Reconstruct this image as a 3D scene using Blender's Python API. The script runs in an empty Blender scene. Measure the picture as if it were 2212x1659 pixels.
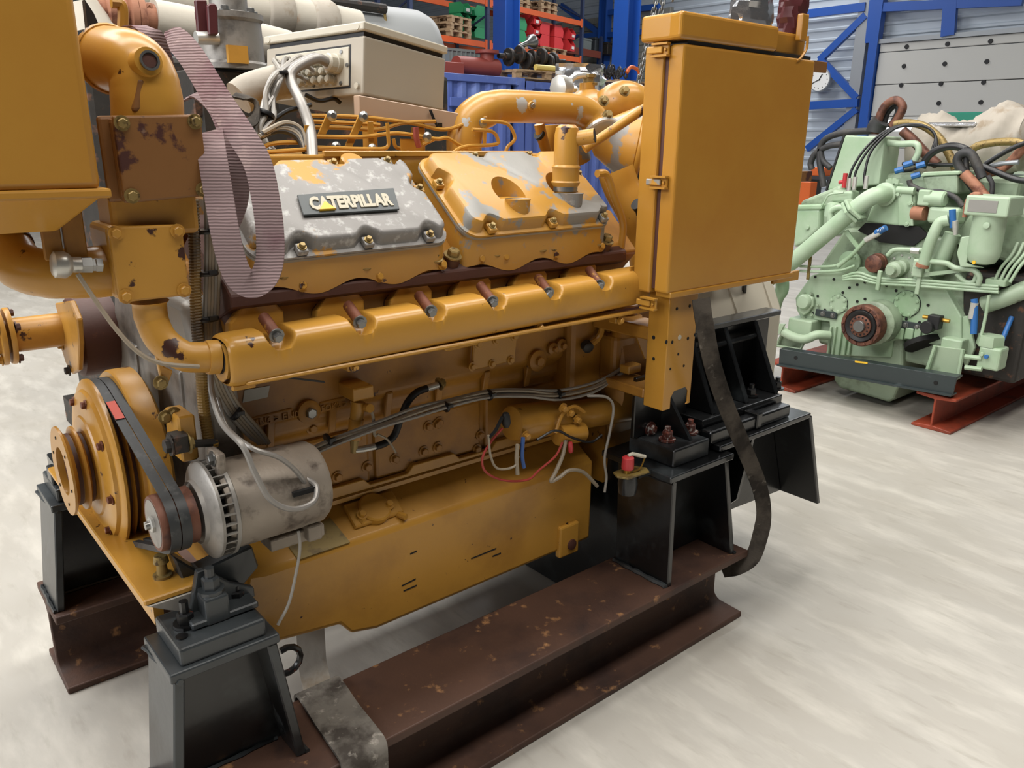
import bpy, bmesh, math, random
from mathutils import Vector, Matrix, Euler
random.seed(7)
SC = bpy.context.scene
COL = SC.collection
# ------------------------------------------------------------------ camera
F, CX, CY, CAMH = 1735.0, 1106.0, 829.5, 1.6
YAW, PITCH, ROLL = math.radians(49.8), math.radians(16.95), math.radians(0.7)
FW = Vector((math.cos(YAW)*math.cos(PITCH), math.sin(YAW)*math.cos(PITCH), -math.sin(PITCH)))
_R = Vector((math.sin(YAW), -math.cos(YAW), 0)); _U = _R.cross(FW)
RT = _R*math.cos(ROLL)+_U*math.sin(ROLL); UP = _U*math.cos(ROLL)-_R*math.sin(ROLL)
CAM = Vector((0, 0, CAMH))
cd = bpy.data.cameras.new('camera'); cam = bpy.data.objects.new('camera', cd); COL.objects.link(cam)
cd.sensor_fit = 'HORIZONTAL'; cd.sensor_width = 36; cd.lens = F/2212*36; cd.clip_end = 200; cd.clip_start = .02
m = Matrix.Identity(4)
for i, v in enumerate((RT, UP, -FW)):
    for j in range(3): m[j][i] = v[j]
m.translation = CAM; cam.matrix_world = m; SC.camera = cam
# ------------------------------------------------------------------ light and exposure
SC.view_settings.view_transform = 'Standard'; SC.view_settings.look = 'None'
SC.view_settings.gamma = 1; SC.view_settings.use_curve_mapping = False
SC.view_settings.exposure = 0.2
wd = bpy.data.worlds.new('world'); SC.world = wd; wd.use_nodes = True
wd.node_tree.nodes['Background'].inputs[0].default_value = (.93, .97, 1.0, 1)
wd.node_tree.nodes['Background'].inputs[1].default_value = 0.035
def area(name, loc, sx, sy, power, rot=(0, 0, 0), col=(1, 1, 1)):
    l = bpy.data.lights.new(name, 'AREA'); l.shape = 'RECTANGLE'; l.size = sx; l.size_y = sy; l.energy = power; l.color = col
    o = bpy.data.objects.new(name, l); COL.objects.link(o); o.location = loc; o.rotation_euler = rot
    return o
area('roof_skylight', (1.5, 2.3, 7.5), 10, 1.2, 540, (0, 0, 0), (1, .97, .92))
area('roof_skylight', (1.2, -1.0, 7.2), 9, 1.2, 370, (0, 0, 0), (1, .95, .88))
area('roof_skylight', (1.5, 7.6, 7.5), 10, 1.2, 520, (0, 0, 0), (1, .98, .95))
area('roof_skylight', (14, 13, 8.0), 14, 1.4, 760, (0, 0, 0), (1, 1, 1))
area('roof_skylight', (14, 4.0, 8.0), 1.4, 10, 220, (0, 0, 0), (1, 1, 1))
area('roof_skylight', (-2.6, 4.6, 7.0), 4, 2.2, 330, (0, 0, 0), (1, .98, .95))  # extra skylight spot added to brighten the left floor and engine front
area('side_window', (-8, 4, 5.2), 3.4, 12, 900, (0, -math.pi/2, 0), (.97, .98, 1))
# ------------------------------------------------------------------ pixel -> place
def ray(px, py): return FW+RT*((px-CX)/F)-UP*((py-CY)/F)
def P(px, py, X=None, Y=None, Z=None, D=None):
    d = ray(px, py)
    if X is not None: t = (X-CAM.x)/d.x
    elif Y is not None: t = (Y-CAM.y)/d.y
    elif Z is not None: t = (Z-CAM.z)/d.z
    else: t = D
    return CAM+d*t
V = lambda *a: Vector(a)
# ------------------------------------------------------------------ mesh builder
def frame(ax):
    ax = Vector(ax).normalized()
    t = Vector((0, 0, 1)) if abs(ax.z) < .9 else Vector((1, 0, 0))
    a = t.cross(ax).normalized(); b = ax.cross(a)
    return a, b, ax
def sm(pts, n=6):
    pts = [Vector(p) for p in pts]
    if len(pts) < 3: return pts
    q = [pts[0]*2-pts[1]]+pts+[pts[-1]*2-pts[-2]]; out = []
    for i in range(1, len(q)-2):
        p0, p1, p2, p3 = q[i-1:i+3]
        for k in range(n):
            t = k/n
            out.append(.5*((2*p1)+(p2-p0)*t+(2*p0-5*p1+4*p2-p3)*t*t+(3*p1-p0-3*p2+p3)*t**3))
    out.append(pts[-1]); return out
class MB:
    def __init__(s): s.v = []; s.f = []
    def add(s, vs, fs):
        o = len(s.v); s.v += [Vector(v) for v in vs]; s.f += [[i+o for i in f] for f in fs]; return s
    def box(s, c, size, M=None):
        c = Vector(c); x, y, z = [k/2 for k in size]
        vs = [Vector((a*x, b*y, d*z)) for a in (-1, 1) for b in (-1, 1) for d in (-1, 1)]
        if M is not None: vs = [M @ v for v in vs]
        return s.add([c+v for v in vs], [(0, 1, 3, 2), (4, 6, 7, 5), (0, 4, 5, 1), (2, 3, 7, 6), (0, 2, 6, 4), (1, 5, 7, 3)])
    def bb(s, a, b):
        a, b = Vector(a), Vector(b); return s.box((a+b)/2, b-a)
    def hexa(s, q):  # 8 corners: bottom ring 0-3, top ring 4-7
        return s.add(q, [(3, 2, 1, 0), (4, 5, 6, 7), (0, 1, 5, 4), (1, 2, 6, 5), (2, 3, 7, 6), (3, 0, 4, 7)])
    def prism(s, poly, d):  # poly of 3d points, extruded by vector d
        poly = [Vector(p) for p in poly]; d = Vector(d); n = len(poly)
        return s.add(poly+[p+d for p in poly], [list(range(n))[::-1], list(range(n, 2*n))]+[(i, (i+1) % n, (i+1) % n+n, i+n) for i in range(n)])
    def slab(s, poly, d):  # centred thickness
        d = Vector(d); return s.prism([Vector(p)-d/2 for p in poly], d)
    def tube(s, pts, r, n=10, cap=True, up=None):
        pts = [Vector(p) for p in pts]; m_ = len(pts)
        rs = r if isinstance(r, (list, tuple)) else [r]*m_
        t0 = (pts[1]-pts[0]).normalized(); a, b, _ = frame(t0)
        vs = []
        for i, p in enumerate(pts):
            t = (pts[min(i+1, m_-1)]-pts[max(i-1, 0)])
            if t.length < 1e-9: t = t0
            t = t.normalized()
            q = t0.rotation_difference(t); a = q @ a; b = q @ b; t0 = t
            vs += [p+(a*math.cos(2*math.pi*k/n)+b*math.sin(2*math.pi*k/n))*rs[i] for k in range(n)]
        fs = [(i*n+k, i*n+(k+1) % n, (i+1)*n+(k+1) % n, (i+1)*n+k) for i in range(m_-1) for k in range(n)]
        if cap: fs += [list(range(n))[::-1], [(m_-1)*n+k for k in range(n)]]
        return s.add(vs, fs)
    def rod(s, a, b, r, n=10, r2=None): return s.tube([a, b], [r, r if r2 is None else r2], n)
    def lathe(s, o, ax, prof, n=24, closed=False):  # prof: (radius, height along ax)
        o = Vector(o); a, b, c = frame(ax); vs = []
        for r, h in prof: vs += [o+c*h+(a*math.cos(2*math.pi*k/n)+b*math.sin(2*math.pi*k/n))*max(r, 1e-5) for k in range(n)]
        m_ = len(prof)
        fs = [(i*n+k, i*n+(k+1) % n, (i+1)*n+(k+1) % n, (i+1)*n+k) for i in range(m_-1) for k in range(n)]
        if closed: fs += [((m_-1)*n+k, (m_-1)*n+(k+1) % n, (k+1) % n, k) for k in range(n)]
        else: fs += [list(range(n))[::-1], [(m_-1)*n+k for k in range(n)]]
        return s.add(vs, fs)
    def bolt(s, o, ax, r=.009, h=.009, washer=True):
        o = Vector(o); ax = Vector(ax).normalized()
        if washer: s.lathe(o, ax, [(r*1.45, 0), (r*1.45, h*.25)], 12)
        return s.lathe(o, ax, [(r, 0), (r, h*.9), (r*.8, h)], 6)
    def ribbon(s, pts, wdir, w, th=.003):
        pts = [Vector(p) for p in pts]; m_ = len(pts); vs = []
        for i, p in enumerate(pts):
            t = (pts[min(i+1, m_-1)]-pts[max(i-1, 0)]).normalized()
            wd_ = Vector(wdir[i] if isinstance(wdir, list) else wdir); wd_ = (wd_-t*wd_.dot(t)).normalized(); nn = t.cross(wd_)
            vs += [p-wd_*w/2-nn*th/2, p+wd_*w/2-nn*th/2, p+wd_*w/2+nn*th/2, p-wd_*w/2+nn*th/2]
        fs = [(i*4+k, i*4+(k+1) % 4, i*4+4+(k+1) % 4, i*4+4+k) for i in range(m_-1) for k in range(4)]
        fs += [(3, 2, 1, 0), tuple((m_-1)*4+k for k in range(4))]
        return s.add(vs, fs)
    def grid(s, rows):
        h, w = len(rows), len(rows[0])
        return s.add([p for r in rows for p in r], [(i*w+k, i*w+k+1, (i+1)*w+k+1, (i+1)*w+k) for i in range(h-1) for k in range(w-1)])
    def build(s, name, mat, parent=None, auto=35, bevel=0, seg=2, label=None):
        vs = s.v; lo = Vector([min(v[i] for v in vs) for i in range(3)]); hi = Vector([max(v[i] for v in vs) for i in range(3)])
        c = (lo+hi)/2
        me = bpy.data.meshes.new(name); me.from_pydata([v-c for v in vs], [], s.f); me.materials.append(MAT[mat] if isinstance(mat, str) else mat)
        bm = bmesh.new(); bm.from_mesh(me); bmesh.ops.recalc_face_normals(bm, faces=bm.faces); bm.to_mesh(me); bm.free()
        if auto:
            me.shade_smooth(); me.set_sharp_from_angle(angle=math.radians(auto))
        o = bpy.data.objects.new(name, me); COL.objects.link(o); put(o, c, parent)
        if bevel:
            b = o.modifiers.new('bevel', 'BEVEL'); b.width = bevel; b.segments = seg; b.limit_method = 'ANGLE'; b.angle_limit = math.radians(40); b.harden_normals = False
        if label: o['label'] = label
        return o
WPOS = {}
def put(o, c, parent=None):
    WPOS[o.name] = Vector(c)
    if parent is not None: o.parent = parent; o.location = Vector(c)-WPOS[parent.name]
    else: o.location = c
def tag(o, label, cat, group=None):
    o['label'] = label; o['category'] = cat
    if group: o['group'] = group
    return o
def thing(name, label, cat, loc=(0, 0, 0), group=None):
    o = bpy.data.objects.new(name, None); COL.objects.link(o); o.empty_display_size = .05
    put(o, loc); return tag(o, label, cat, group)
def struct(o): o['kind'] = 'structure'; return o
def copy_tree(o, loc=None, rz=None, label=None, parent=None):
    c = o.copy(); COL.objects.link(c)
    if parent is not None: c.parent = parent
    if loc is not None: c.location = loc; WPOS[c.name] = Vector(loc)
    if rz is not None: c.rotation_euler = (0, 0, rz)
    if label: c['label'] = label
    for ch in list(o.children): copy_tree(ch, parent=c)
    return c
def boolean(o, cut_mb, op='DIFFERENCE'):
    cut = cut_mb.build('cutter', 'steel', None, 0)
    b = o.modifiers.new('cut', 'BOOLEAN'); b.object = cut; b.operation = op; b.solver = 'EXACT'
    bpy.context.view_layer.update()
    me = bpy.data.meshes.new_from_object(o.evaluated_get(bpy.context.evaluated_depsgraph_get()))
    o.modifiers.clear(); o.data = me; me.shade_smooth(); me.set_sharp_from_angle(angle=math.radians(35))
    bpy.data.objects.remove(cut)
# ------------------------------------------------------------------ materials
MAT = {}
def L(h):
    h = h.lstrip('#'); c = [int(h[i:i+2], 16)/255 for i in (0, 2, 4)]
    return tuple((x/12.92 if x <= .04045 else ((x+.055)/1.055)**2.4) for x in c)+(1,)
def mat(name, col, rough=.5, metal=0, var=.12, vscale=6, chips=(), bump=0, bscale=60, coat=0, extra=None, spec=.5, stretch=None):
    """noise-varied paint; chips = [(colour, scale, threshold, softness, metallic)] laid over it"""
    m_ = bpy.data.materials.new(name); m_.use_nodes = True; nt = m_.node_tree; N = nt.nodes; LK = nt.links.new
    b = N['Principled BSDF']; b.inputs['Roughness'].default_value = rough; b.inputs['Metallic'].default_value = metal
    b.inputs['Specular IOR Level'].default_value = spec
    if coat: b.inputs['Coat Weight'].default_value = coat; b.inputs['Coat Roughness'].default_value = .12
    g = N.new('ShaderNodeNewGeometry'); src = g.outputs['Position']
    if stretch:
        mp = N.new('ShaderNodeMapping'); mp.inputs['Scale'].default_value = stretch; LK(src, mp.inputs['Vector']); src = mp.outputs[0]
    def noise(sc, det=5, rg=.55):
        n = N.new('ShaderNodeTexNoise'); n.inputs['Scale'].default_value = sc; n.inputs['Detail'].default_value = det; n.inputs['Roughness'].default_value = rg
        LK(src, n.inputs['Vector']); return n.outputs['Fac']
    c = L(col) if isinstance(col, str) else tuple(col)+(1,)
    mx = N.new('ShaderNodeMix'); mx.data_type = 'RGBA'
    mx.inputs[6].default_value = tuple(k*(1-var) for k in c[:3])+(1,); mx.inputs[7].default_value = tuple(min(1, k*(1+var)) for k in c[:3])+(1,)
    LK(noise(vscale), mx.inputs[0]); out = mx.outputs[2]; met = None
    for ch in chips:
        cc, sc, th, soft = ch[:4]
        r = N.new('ShaderNodeMapRange'); r.inputs[1].default_value = th-soft; r.inputs[2].default_value = th+soft; LK(noise(sc, 8, .6), r.inputs[0])
        x = N.new('ShaderNodeMix'); x.data_type = 'RGBA'; LK(r.outputs[0], x.inputs[0]); LK(out, x.inputs[6]); x.inputs[7].default_value = L(cc); out = x.outputs[2]
    LK(out, b.inputs['Base Color'])
    if bump:
        bp = N.new('ShaderNodeBump'); bp.inputs['Strength'].default_value = bump; bp.inputs['Distance'].default_value = .004
        LK(noise(bscale), bp.inputs['Height']); LK(bp.outputs[0], b.inputs['Normal'])
    if extra: extra(m_, nt, b, out)
    MAT[name] = m_; return m_
RUST = '#3a1f17'
mat('yellow', '#b48435', .30, 0, .10, 3, [('#8a5f26', 2.2, .66, .12), (RUST, 26, .70, .012)], .06, 90)
mat('yellow_chip', '#b48435', .38, 0, .10, 3, [('#8a5f26', 3, .62, .12), (RUST, 14, .615, .012)], .08, 60)
mat('yellow_plain', '#ae7f32', .33, 0, .06, 2.5, [('#a06c28', 1.7, .6, .2)], .03, 120)
mat('yellow_bare', '#b48435', .32, 0, .08, 3, [('#8a5f26', 2.2, .68, .12), ('#a9a8a5', 9, .655, .008)], .05, 90)
mat('cabinet_paint', '#ae7f32', .24, 0, .06, 2.5, [('#a06c28', 1.7, .6, .2)], .03, 120)
mat('yellow_oily_shade', '#a5742a', .42, 0, .18, 4, [('#6b4620', 3.2, .56, .14), (RUST, 22, .69, .02)], .12, 45)  # oily dirt patches; base also darkened for the shading on the block
mat('yellow_grey', '#b48435', .38, .0, .06, 4, [('#86847f', 5.5, .55, .012), ('#7e7c7a', 30, .66, .06)], .06, 90)
mat('alu_yellow', '#85827f', .5, .15, .12, 12, [('#b48435', 5.2, .60, .010), ('#a8a6a3', 40, .60, .06)], .06, 140)
mat('brown_primer', '#4b2b22', .55, 0, .25, 8, [('#7a4d2c', 12, .68, .05)], .15, 50)
mat('brown_shade_plate', '#7a5228', .5, 0, .12, 5, [('#44231d', 9, .575, .015), ('#8c7a72', 15, .70, .05)], .08, 60)  # yellow paint browned for the shade it stands in, with primer patches
mat('stud_rust', '#6b3d2a', .55, .2, .2, 40, [('#a87a35', 55, .62, .03)], .1, 120)
mat('grey_cast', '#8b8781', .42, .35, .15, 6, [('#5d5a57', 8, .60, .08)], .15, 60)
mat('alternator', '#948a7e', .5, .35, .18, 14, [('#4b4038', 16, .60, .08)], .12, 120)
mat('steel', '#9a9a98', .3, .85, .1, 20)
mat('bolt_brass', '#8d7849', .45, .45, .2, 40, [('#4a3a24', 60, .6, .05)])
mat('bolt_steel', '#7d7d7b', .35, .8, .15, 40)
mat('zinc', '#c9c8c2', .32, .55, .08, 30)
mat('black_paint', '#0d0e0f', .28, 0, .3, 6, [('#3c4143', 4, .66, .12)], .12, 35, .35)
mat('black_sheen_worn', '#34383a', .36, 0, .35, 5, [('#0c0d0e', 4, .52, .1), ('#5b6062', 9, .70, .06)], .12, 35, .2)  # black paint with window sheen put into its grey base, plus worn patches
mat('black_bolt', '#101011', .32, .2, .2, 30, [('#8c3d24', 40, .66, .04)], .05, 80, .3)
mat('red_bolt', '#4a221a', .5, .1, .3, 60, [('#a8a6a0', 75, .58, .05), ('#7c3a26', 50, .6, .08)])
mat('beam_rust', '#4a3226', .62, .1, .25, 7, [('#33211b', 4.5, .58, .10), ('#9a7048', 16, .66, .05), ('#1f1a1a', 2.3, .66, .06)], .25, 70)
mat('rubber', '#141415', .55, 0, .2, 30, (), .05, 100)
mat('rubber_dull', '#2a2a2b', .6, 0, .25, 20, [('#45413c', 9, .6, .1)], .05, 100)
mat('belt', '#2c2e2f', .5, 0, .15, 20, [('#454645', 30, .62, .05)], .05, 200)
mat('cable_grey', '#8a857d', .45, 0, .12, 30)
mat('cable_beige', '#8f8371', .5, 0, .12, 30)
mat('cable_silver', '#8b8782', .35, .3, .1, 30)
mat('cable_black', '#131315', .4, 0, .1, 30)
mat('cable_red', '#9c3a34', .45, 0, .1, 30)
mat('cable_blue', '#2c4f8a', .45, 0, .1, 30)
mat('conduit', '#4a4136', .5, 0, .1, 30, [('#8a6d35', 5, .5, .1)])
mat('box_paint', '#9f9788', .42, 0, .04, 3, [('#8d8371', 20, .76, .02)], .02, 200)
mat('box_white', '#b5af9f', .45, 0, .04, 3, (), .02, 200)
mat('bracket_pink', '#b39a84', .5, 0, .06, 6, [('#6b4c3c', 14, .72, .02)])
mat('dark_hole', '#0a0908', .8)
mat('plate_grey', '#8e8c86', .4, .3, .1, 10)
mat('plate_bronze', '#7d6a38', .45, .2, .2, 14, [('#5a4a28', 22, .55, .06)])
mat('emblem_dark', '#45494a', .5, .2, .15, 20)
mat('emblem_white', '#b3ac98', .55, 0, .08, 20)
mat('emblem_yellow', '#e0b32c', .45, 0, .04, 20)
mat('red_sticker', '#c8442c', .5, 0, .05, 20)
mat('red_plastic', '#b03236', .35, 0, .06, 20)
def weave(scale, colb, ax):
    def f(m_, nt, b, out):
        N = nt.nodes; w = N.new('ShaderNodeTexWave'); w.inputs['Scale'].default_value = scale; w.bands_direction = ax
        w.inputs['Distortion'].default_value = 1.2; w.inputs['Detail'].default_value = 2
        g = N.new('ShaderNodeNewGeometry'); nt.links.new(g.outputs['Position'], w.inputs['Vector'])
        x = N.new('ShaderNodeMix'); x.data_type = 'RGBA'; x.blend_type = 'MULTIPLY'; x.inputs[0].default_value = .7
        r = N.new('ShaderNodeMapRange'); r.inputs[3].default_value = .6; nt.links.new(w.outputs['Fac'], r.inputs[0])
        nt.links.new(out, x.inputs[6]); nt.links.new(r.outputs[0], x.inputs[7]); nt.links.new(x.outputs[2], b.inputs['Base Color'])
        bp = N.new('ShaderNodeBump'); bp.inputs['Strength'].default_value = .6; bp.inputs['Distance'].default_value = .002
        nt.links.new(w.outputs['Fac'], bp.inputs['Height']); nt.links.new(bp.outputs[0], b.inputs['Normal'])
    return f
mat('sling', '#8f7b7b', .9, 0, .18, 7, [('#6b4650', 5, .60, .10), ('#a9938f', 14, .66, .06)], extra=weave(55, 0, 'Z'), spec=.15)
mat('sling_dark', '#4a443d', .9, 0, .3, 14, [('#2b2723', 9, .52, .08), ('#6d675e', 26, .66, .05)], .5, 90, spec=.15)
mat('strap_grey', '#6f6a63', .9, 0, .25, 14, [('#413c37', 9, .56, .08), ('#938d84', 26, .64, .05)], .5, 90, spec=.15)
mat('lagging', '#b3ada1', .85, 0, .08, 4, [('#a98d76', 6, .68, .05)], .35, 25, spec=.2)
mat('lagging_cloth', '#a19a8f', .9, 0, .12, 6, [('#8e8170', 9, .62, .06)], .6, 18, spec=.2)
mat('rust_flange', '#9a6a52', .7, .1, .2, 10, [('#6a3d2c', 12, .58, .06)], .2, 60)
mat('maroon', '#4a1f22', .4, 0, .1, 6)
mat('tank_grey', '#8f9191', .5, 0, .05, 1.2, [('#7e7f7e', 2.5, .70, .05)])
mat('foil', '#c9cbcf', .22, .9, .08, 8, (), .8, 14)
mat('green', '#a3b69c', .40, 0, .07, 2.2, [('#8aa683', 3.0, .58, .12), ('#7a5a48', 15, .76, .015)], .08, 60)
mat('green_dirty', '#93a48b', .45, 0, .12, 3, [('#55604c', 4.5, .60, .10), ('#3a3a32', 10, .72, .04)], .12, 40)
mat('oxide', '#8e3a22', .6, 0, .16, 4, [('#5d2a1c', 5, .60, .08)], .15, 60)
mat('channel_dark', '#2c3536', .4, .1, .15, 5, [('#4c5556', 9, .66, .06)], .05, 80, .2)
mat('rust_wheel', '#6d4636', .55, .3, .2, 14, [('#4a2e26', 18, .55, .06)], .15, 80)
mat('teal', '#15755f', .5, 0, .05, 2)
mat('brass', '#b08a3c', .3, .8, .1, 20)
mat('blue_band', '#2b62a0', .45, 0, .06, 20)
mat('blue_steel', '#1f4d9c', .45, 0, .08, 1.5)
mat('blue_upright', '#27324f', .5, 0, .1, 2)
mat('orange_steel', '#d05a26', .5, 0, .08, 1.5)
mat('brick_red', '#7a3a2c', .6, 0, .1, 2)
mat('container_blue', '#5468ad', .5, 0, .08, .8, [('#7286c0', 2.5, .62, .1)])
mat('wood', '#a98d6c', .8, 0, .15, 5, [('#7a6249', 7, .58, .08)], .2, 40, stretch=(1, 1, 4))
mat('bin_green', '#2f8f5c', .4, 0, .04, 3)
mat('bin_red', '#d5383a', .4, 0, .04, 3)
mat('bin_grey', '#7d8482', .5, 0, .06, 3)
mat('label_white', '#d8d8d2', .6, 0, .02, 3)
mat('dark_metal', '#33302d', .55, .4, .3, 12, [('#6a4a38', 14, .62, .05)], .2, 60)
mat('red_iron', '#8a3f36', .55, 0, .12, 5)
mat('pale_yellow', '#d8c06a', .5, 0, .06, 5)
mat('cladding', '#b4bdc6', .45, .1, .05, .6)
mat('block', '#83827a', .85, 0, .14, 2.5, (), .3, 20)
mat('mortar', '#6d6c66', .9)
mat('door_white', '#bab9b3', .5, 0, .03, .5)
mat('grey_post', '#9ea2a5', .4, .4, .05, 2)
mat('clock_white', '#e2e2de', .4, 0, .01, 2)
mat('blue_floor', '#5573c9', .5, 0, .08, 1)
mat('bench_steel', '#3c4044', .5, .2, .1, 2)
mat('orange_box', '#d8672c', .5, 0, .06, 3)
def emit(name, col, s):
    m_ = bpy.data.materials.new(name); m_.use_nodes = True; b = m_.node_tree.nodes['Principled BSDF']
    b.inputs['Base Color'].default_value = L(col); b.inputs['Emission Color'].default_value = L(col); b.inputs['Emission Strength'].default_value = s; MAT[name] = m_
emit('daylight_pane', '#f4f7ff', 1.6)
def floor_extra(m_, nt, b, out):
    N = nt.nodes; LK = nt.links.new
    g = N.new('ShaderNodeNewGeometry')
    def ns(sc, det, rot=0, str_=(1, 1, 1)):
        mp = N.new('ShaderNodeMapping'); mp.inputs['Scale'].default_value = str_; mp.inputs['Rotation'].default_value[2] = rot; LK(g.outputs['Position'], mp.inputs[0])
        n = N.new('ShaderNodeTexNoise'); n.inputs['Scale'].default_value = sc; n.inputs['Detail'].default_value = det; n.inputs['Roughness'].default_value = .6; LK(mp.outputs[0], n.inputs['Vector']); return n.outputs['Fac']
    def over(o, fac, lo, hi, col, amt=1):
        r = N.new('ShaderNodeMapRange'); r.inputs[1].default_value = lo; r.inputs[2].default_value = hi; r.inputs[4].default_value = amt; LK(fac, r.inputs[0])
        x = N.new('ShaderNodeMix'); x.data_type = 'RGBA'; LK(r.outputs[0], x.inputs[0]); LK(o, x.inputs[6]); x.inputs[7].default_value = L(col); return x.outputs[2]
    out = over(out, ns(2.4, 8, .5, (1, .4, 1)), .42, .78, '#969085', .7)
    out = over(out, ns(8, 9, -.3, (1, .3, 1)), .48, .76, '#c9c5bb', .6)
    out = over(out, ns(22, 9, .9, (1, .25, 1)), .56, .72, '#8c877c', .5)
    out = over(out, ns(1.1, 5), .58, .75, '#8a8478', .55)
    LK(out, b.inputs['Base Color'])
    r = N.new('ShaderNodeMapRange'); r.inputs[3].default_value = .32; r.inputs[4].default_value = .6; LK(ns(5, 5), r.inputs[0]); LK(r.outputs[0], b.inputs['Roughness'])
mat('concrete', '#a5a199', .45, 0, .08, .8, extra=floor_extra)
# ================================================================== the hall
def PL(px, py, o, n):
    d = ray(px, py); return CAM+d*((Vector(o)-CAM).dot(n)/d.dot(n))
XW = 21.0
struct(MB().add([(-14, -14, 0), (40, -14, 0), (40, 46, 0), (-14, 46, 0), (-14, -14, -.2), (40, -14, -.2), (40, 46, -.2), (-14, 46, -.2)],
    [(0, 1, 2, 3), (7, 6, 5, 4), (0, 4, 5, 1), (1, 5, 6, 2), (2, 6, 7, 3), (3, 7, 4, 0)]).build('floor', 'concrete', None, 0))
prof = []
z = 0
while z < 9.2:
    prof += [(XW, z), (XW, z+.14), (XW-.035, z+.17), (XW-.035, z+.22)]; z += .25
wb = MB(); n = len(prof)
wb.add([(x, -6, z) for x, z in prof]+[(x, 45, z) for x, z in prof], [(i, i+1, n+i+1, n+i) for i in range(n-1)])
wb.bb((XW+.03, -6, 0), (XW+.15, 45, 9.2))
wall = struct(wb.build('wall_back', 'cladding', None, 0))
# masonry in the lower part of the far wall
ya, yb = P(1432, 100, X=XW-.2).y, P(1235, 100, X=XW-.2).y
ztop = P(1300, 36, X=XW-.2).z
MB().bb((XW-.16, ya-.2, 0), (XW-.04, yb+1.5, ztop)).build('mortar_backing', 'mortar', wall, 0)
proto = None; r = 0; z = ztop-.2
while z > 2.6:
    y = ya-.2+(.2 if r % 2 else 0)
    while y < yb+.5:
        c = V(XW-.175, y+.2, z+.1)
        if proto is None:
            proto = MB().box(c, (.05, .388, .188)).build('concrete_block', 'block', wall, 0, .006, 1)
        else:
            o = proto.copy(); COL.objects.link(o); o.location = c-WPOS[wall.name]+V(random.uniform(-.006, .006), 0, 0)
        y += .4
    z -= .2; r += 1
def girt(name, a, b, w=.14, d=.14, mt='blue_steel', up=(1, 0, 0)):
    a, b = Vector(a), Vector(b); t = (b-a).normalized(); u = Vector(up); s_ = t.cross(u).normalized()
    q = [a-u*d/2-s_*w/2, a+u*d/2-s_*w/2, a+u*d/2+s_*w/2, a-u*d/2+s_*w/2]
    return struct(MB().prism(q, b-a).build(name, mt, None, 0))
def hbeam(mb, a, b, up, h, w, tf, tw):
    """H section from a to b; flanges separated along up"""
    a, b, up = Vector(a), Vector(b), Vector(up).normalized(); t = (b-a).normalized(); s_ = t.cross(up)
    def bar(o, hh, ww):
        q = [a+o-up*hh/2-s_*ww/2, a+o+up*hh/2-s_*ww/2, a+o+up*hh/2+s_*ww/2, a+o-up*hh/2+s_*ww/2]; mb.prism(q, b-a)
    bar(up*(h-tf)/2, tf, w); bar(-up*(h-tf)/2, tf, w); bar(Vector((0, 0, 0)), h-2*tf, tw)
    return mb
XG = XW-.32
tn = 0
def gp(px, py): return P(px, py, X=XG)
for a, b, w in (((1213, 12), (1296, 72), .16), ((1240, 82), (1300, 74), .16), ((1312, 76), (1420, 66), .16), ((1312, 28), (1425, 14), .16),
                ((1872, 33), (1772, 130), .17), ((1772, 127), (1853, 212), .17), ((1853, 236), (1745, 322), .17),
                ((1700, 36), (1872, 15), .2), ((1740, 229), (1856, 222), .2), ((1893, 17), (2212, 2), .2), ((2056, 0), (2050, 78), .3), ((1892, 0), (1882, 93), .22)):
    tn += 1; girt('trim_%d' % tn, gp(*a)-V(.004*tn, 0, 0), gp(*b)-V(.004*tn, 0, 0), w, .12)
p0 = gp(1305, 100)
struct(hbeam(MB(), V(p0.x, p0.y, 0), V(p0.x, p0.y, 9), (0, 1, 0), .34, .3, .03, .02).build('trim_13', 'blue_steel', None, 0))
p0, p1 = gp(1880, 0), gp(1838, 290)
pz = P(1853, 240, X=XG)
struct(MB().bb((XG-.05, pz.y-.0, 0), (XG+.1, pz.y+.3, 9)).build('trim_14', 'grey_post', None, 0))
struct(MB().bb((XG-.12, pz.y-.34, 0), (XG+.1, pz.y-.12, 9)).build('trim_15', 'blue_steel', None, 0))
# sectional door, white panels with dark peep holes
dtl = P(1884, 96, X=XG); dz = dtl.z
door = thing('door_1', 'white sectional overhead door with dark round caps beyond the green engine', 'door', (XG, 8, 0)); door['kind'] = 'structure'; del door['category']
y0, y1 = -4.0, pz.y-.36
hts = [P(1860, 284, X=XG).z]
rows_y = [(2000, 240), (2000, 180), (2010, 136)]
zs = [0, .75, 1.5, 2.25, 3.0, 3.75, dz]
for i in range(len(zs)-1):
    MB().bb((XG, y0, zs[i]+.008), (XG+.08, y1, zs[i+1]-.008)).build('door_panel', 'door_white', door, 0, .01, 1)
MB().bb((XG-.06, y0, dz), (XG+.1, y1+.1, dz+.1)).build('door_lintel', 'grey_post', door, 0)
cap = None
for px, py in ((1959, 101), (2047, 95), (2140, 89), (1953, 143), (2041, 138), (2132, 133), (1947, 184), (2033, 181), (2125, 178), (2028, 223), (2119, 221)):
    c = P(px, py, X=XG)
    MB().lathe(c+V(.004, 0, 0), (-1, 0, 0), [(.055, 0), (.05, .03)], 12).build('door_cap', 'rubber', door)
a, b = P(1856, 279, X=XG), P(2010, 268, X=XG)
win = thing('window_1', 'bright daylight pane low in the white sectional door', 'window', (XG, a.y, a.z)); win['kind'] = 'structure'; del win['category']
MB().bb((XG-.012, b.y, a.z-.05), (XG-.004, y1-.1, a.z+.22)).build('window_pane', 'daylight_pane', win, 0)
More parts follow.
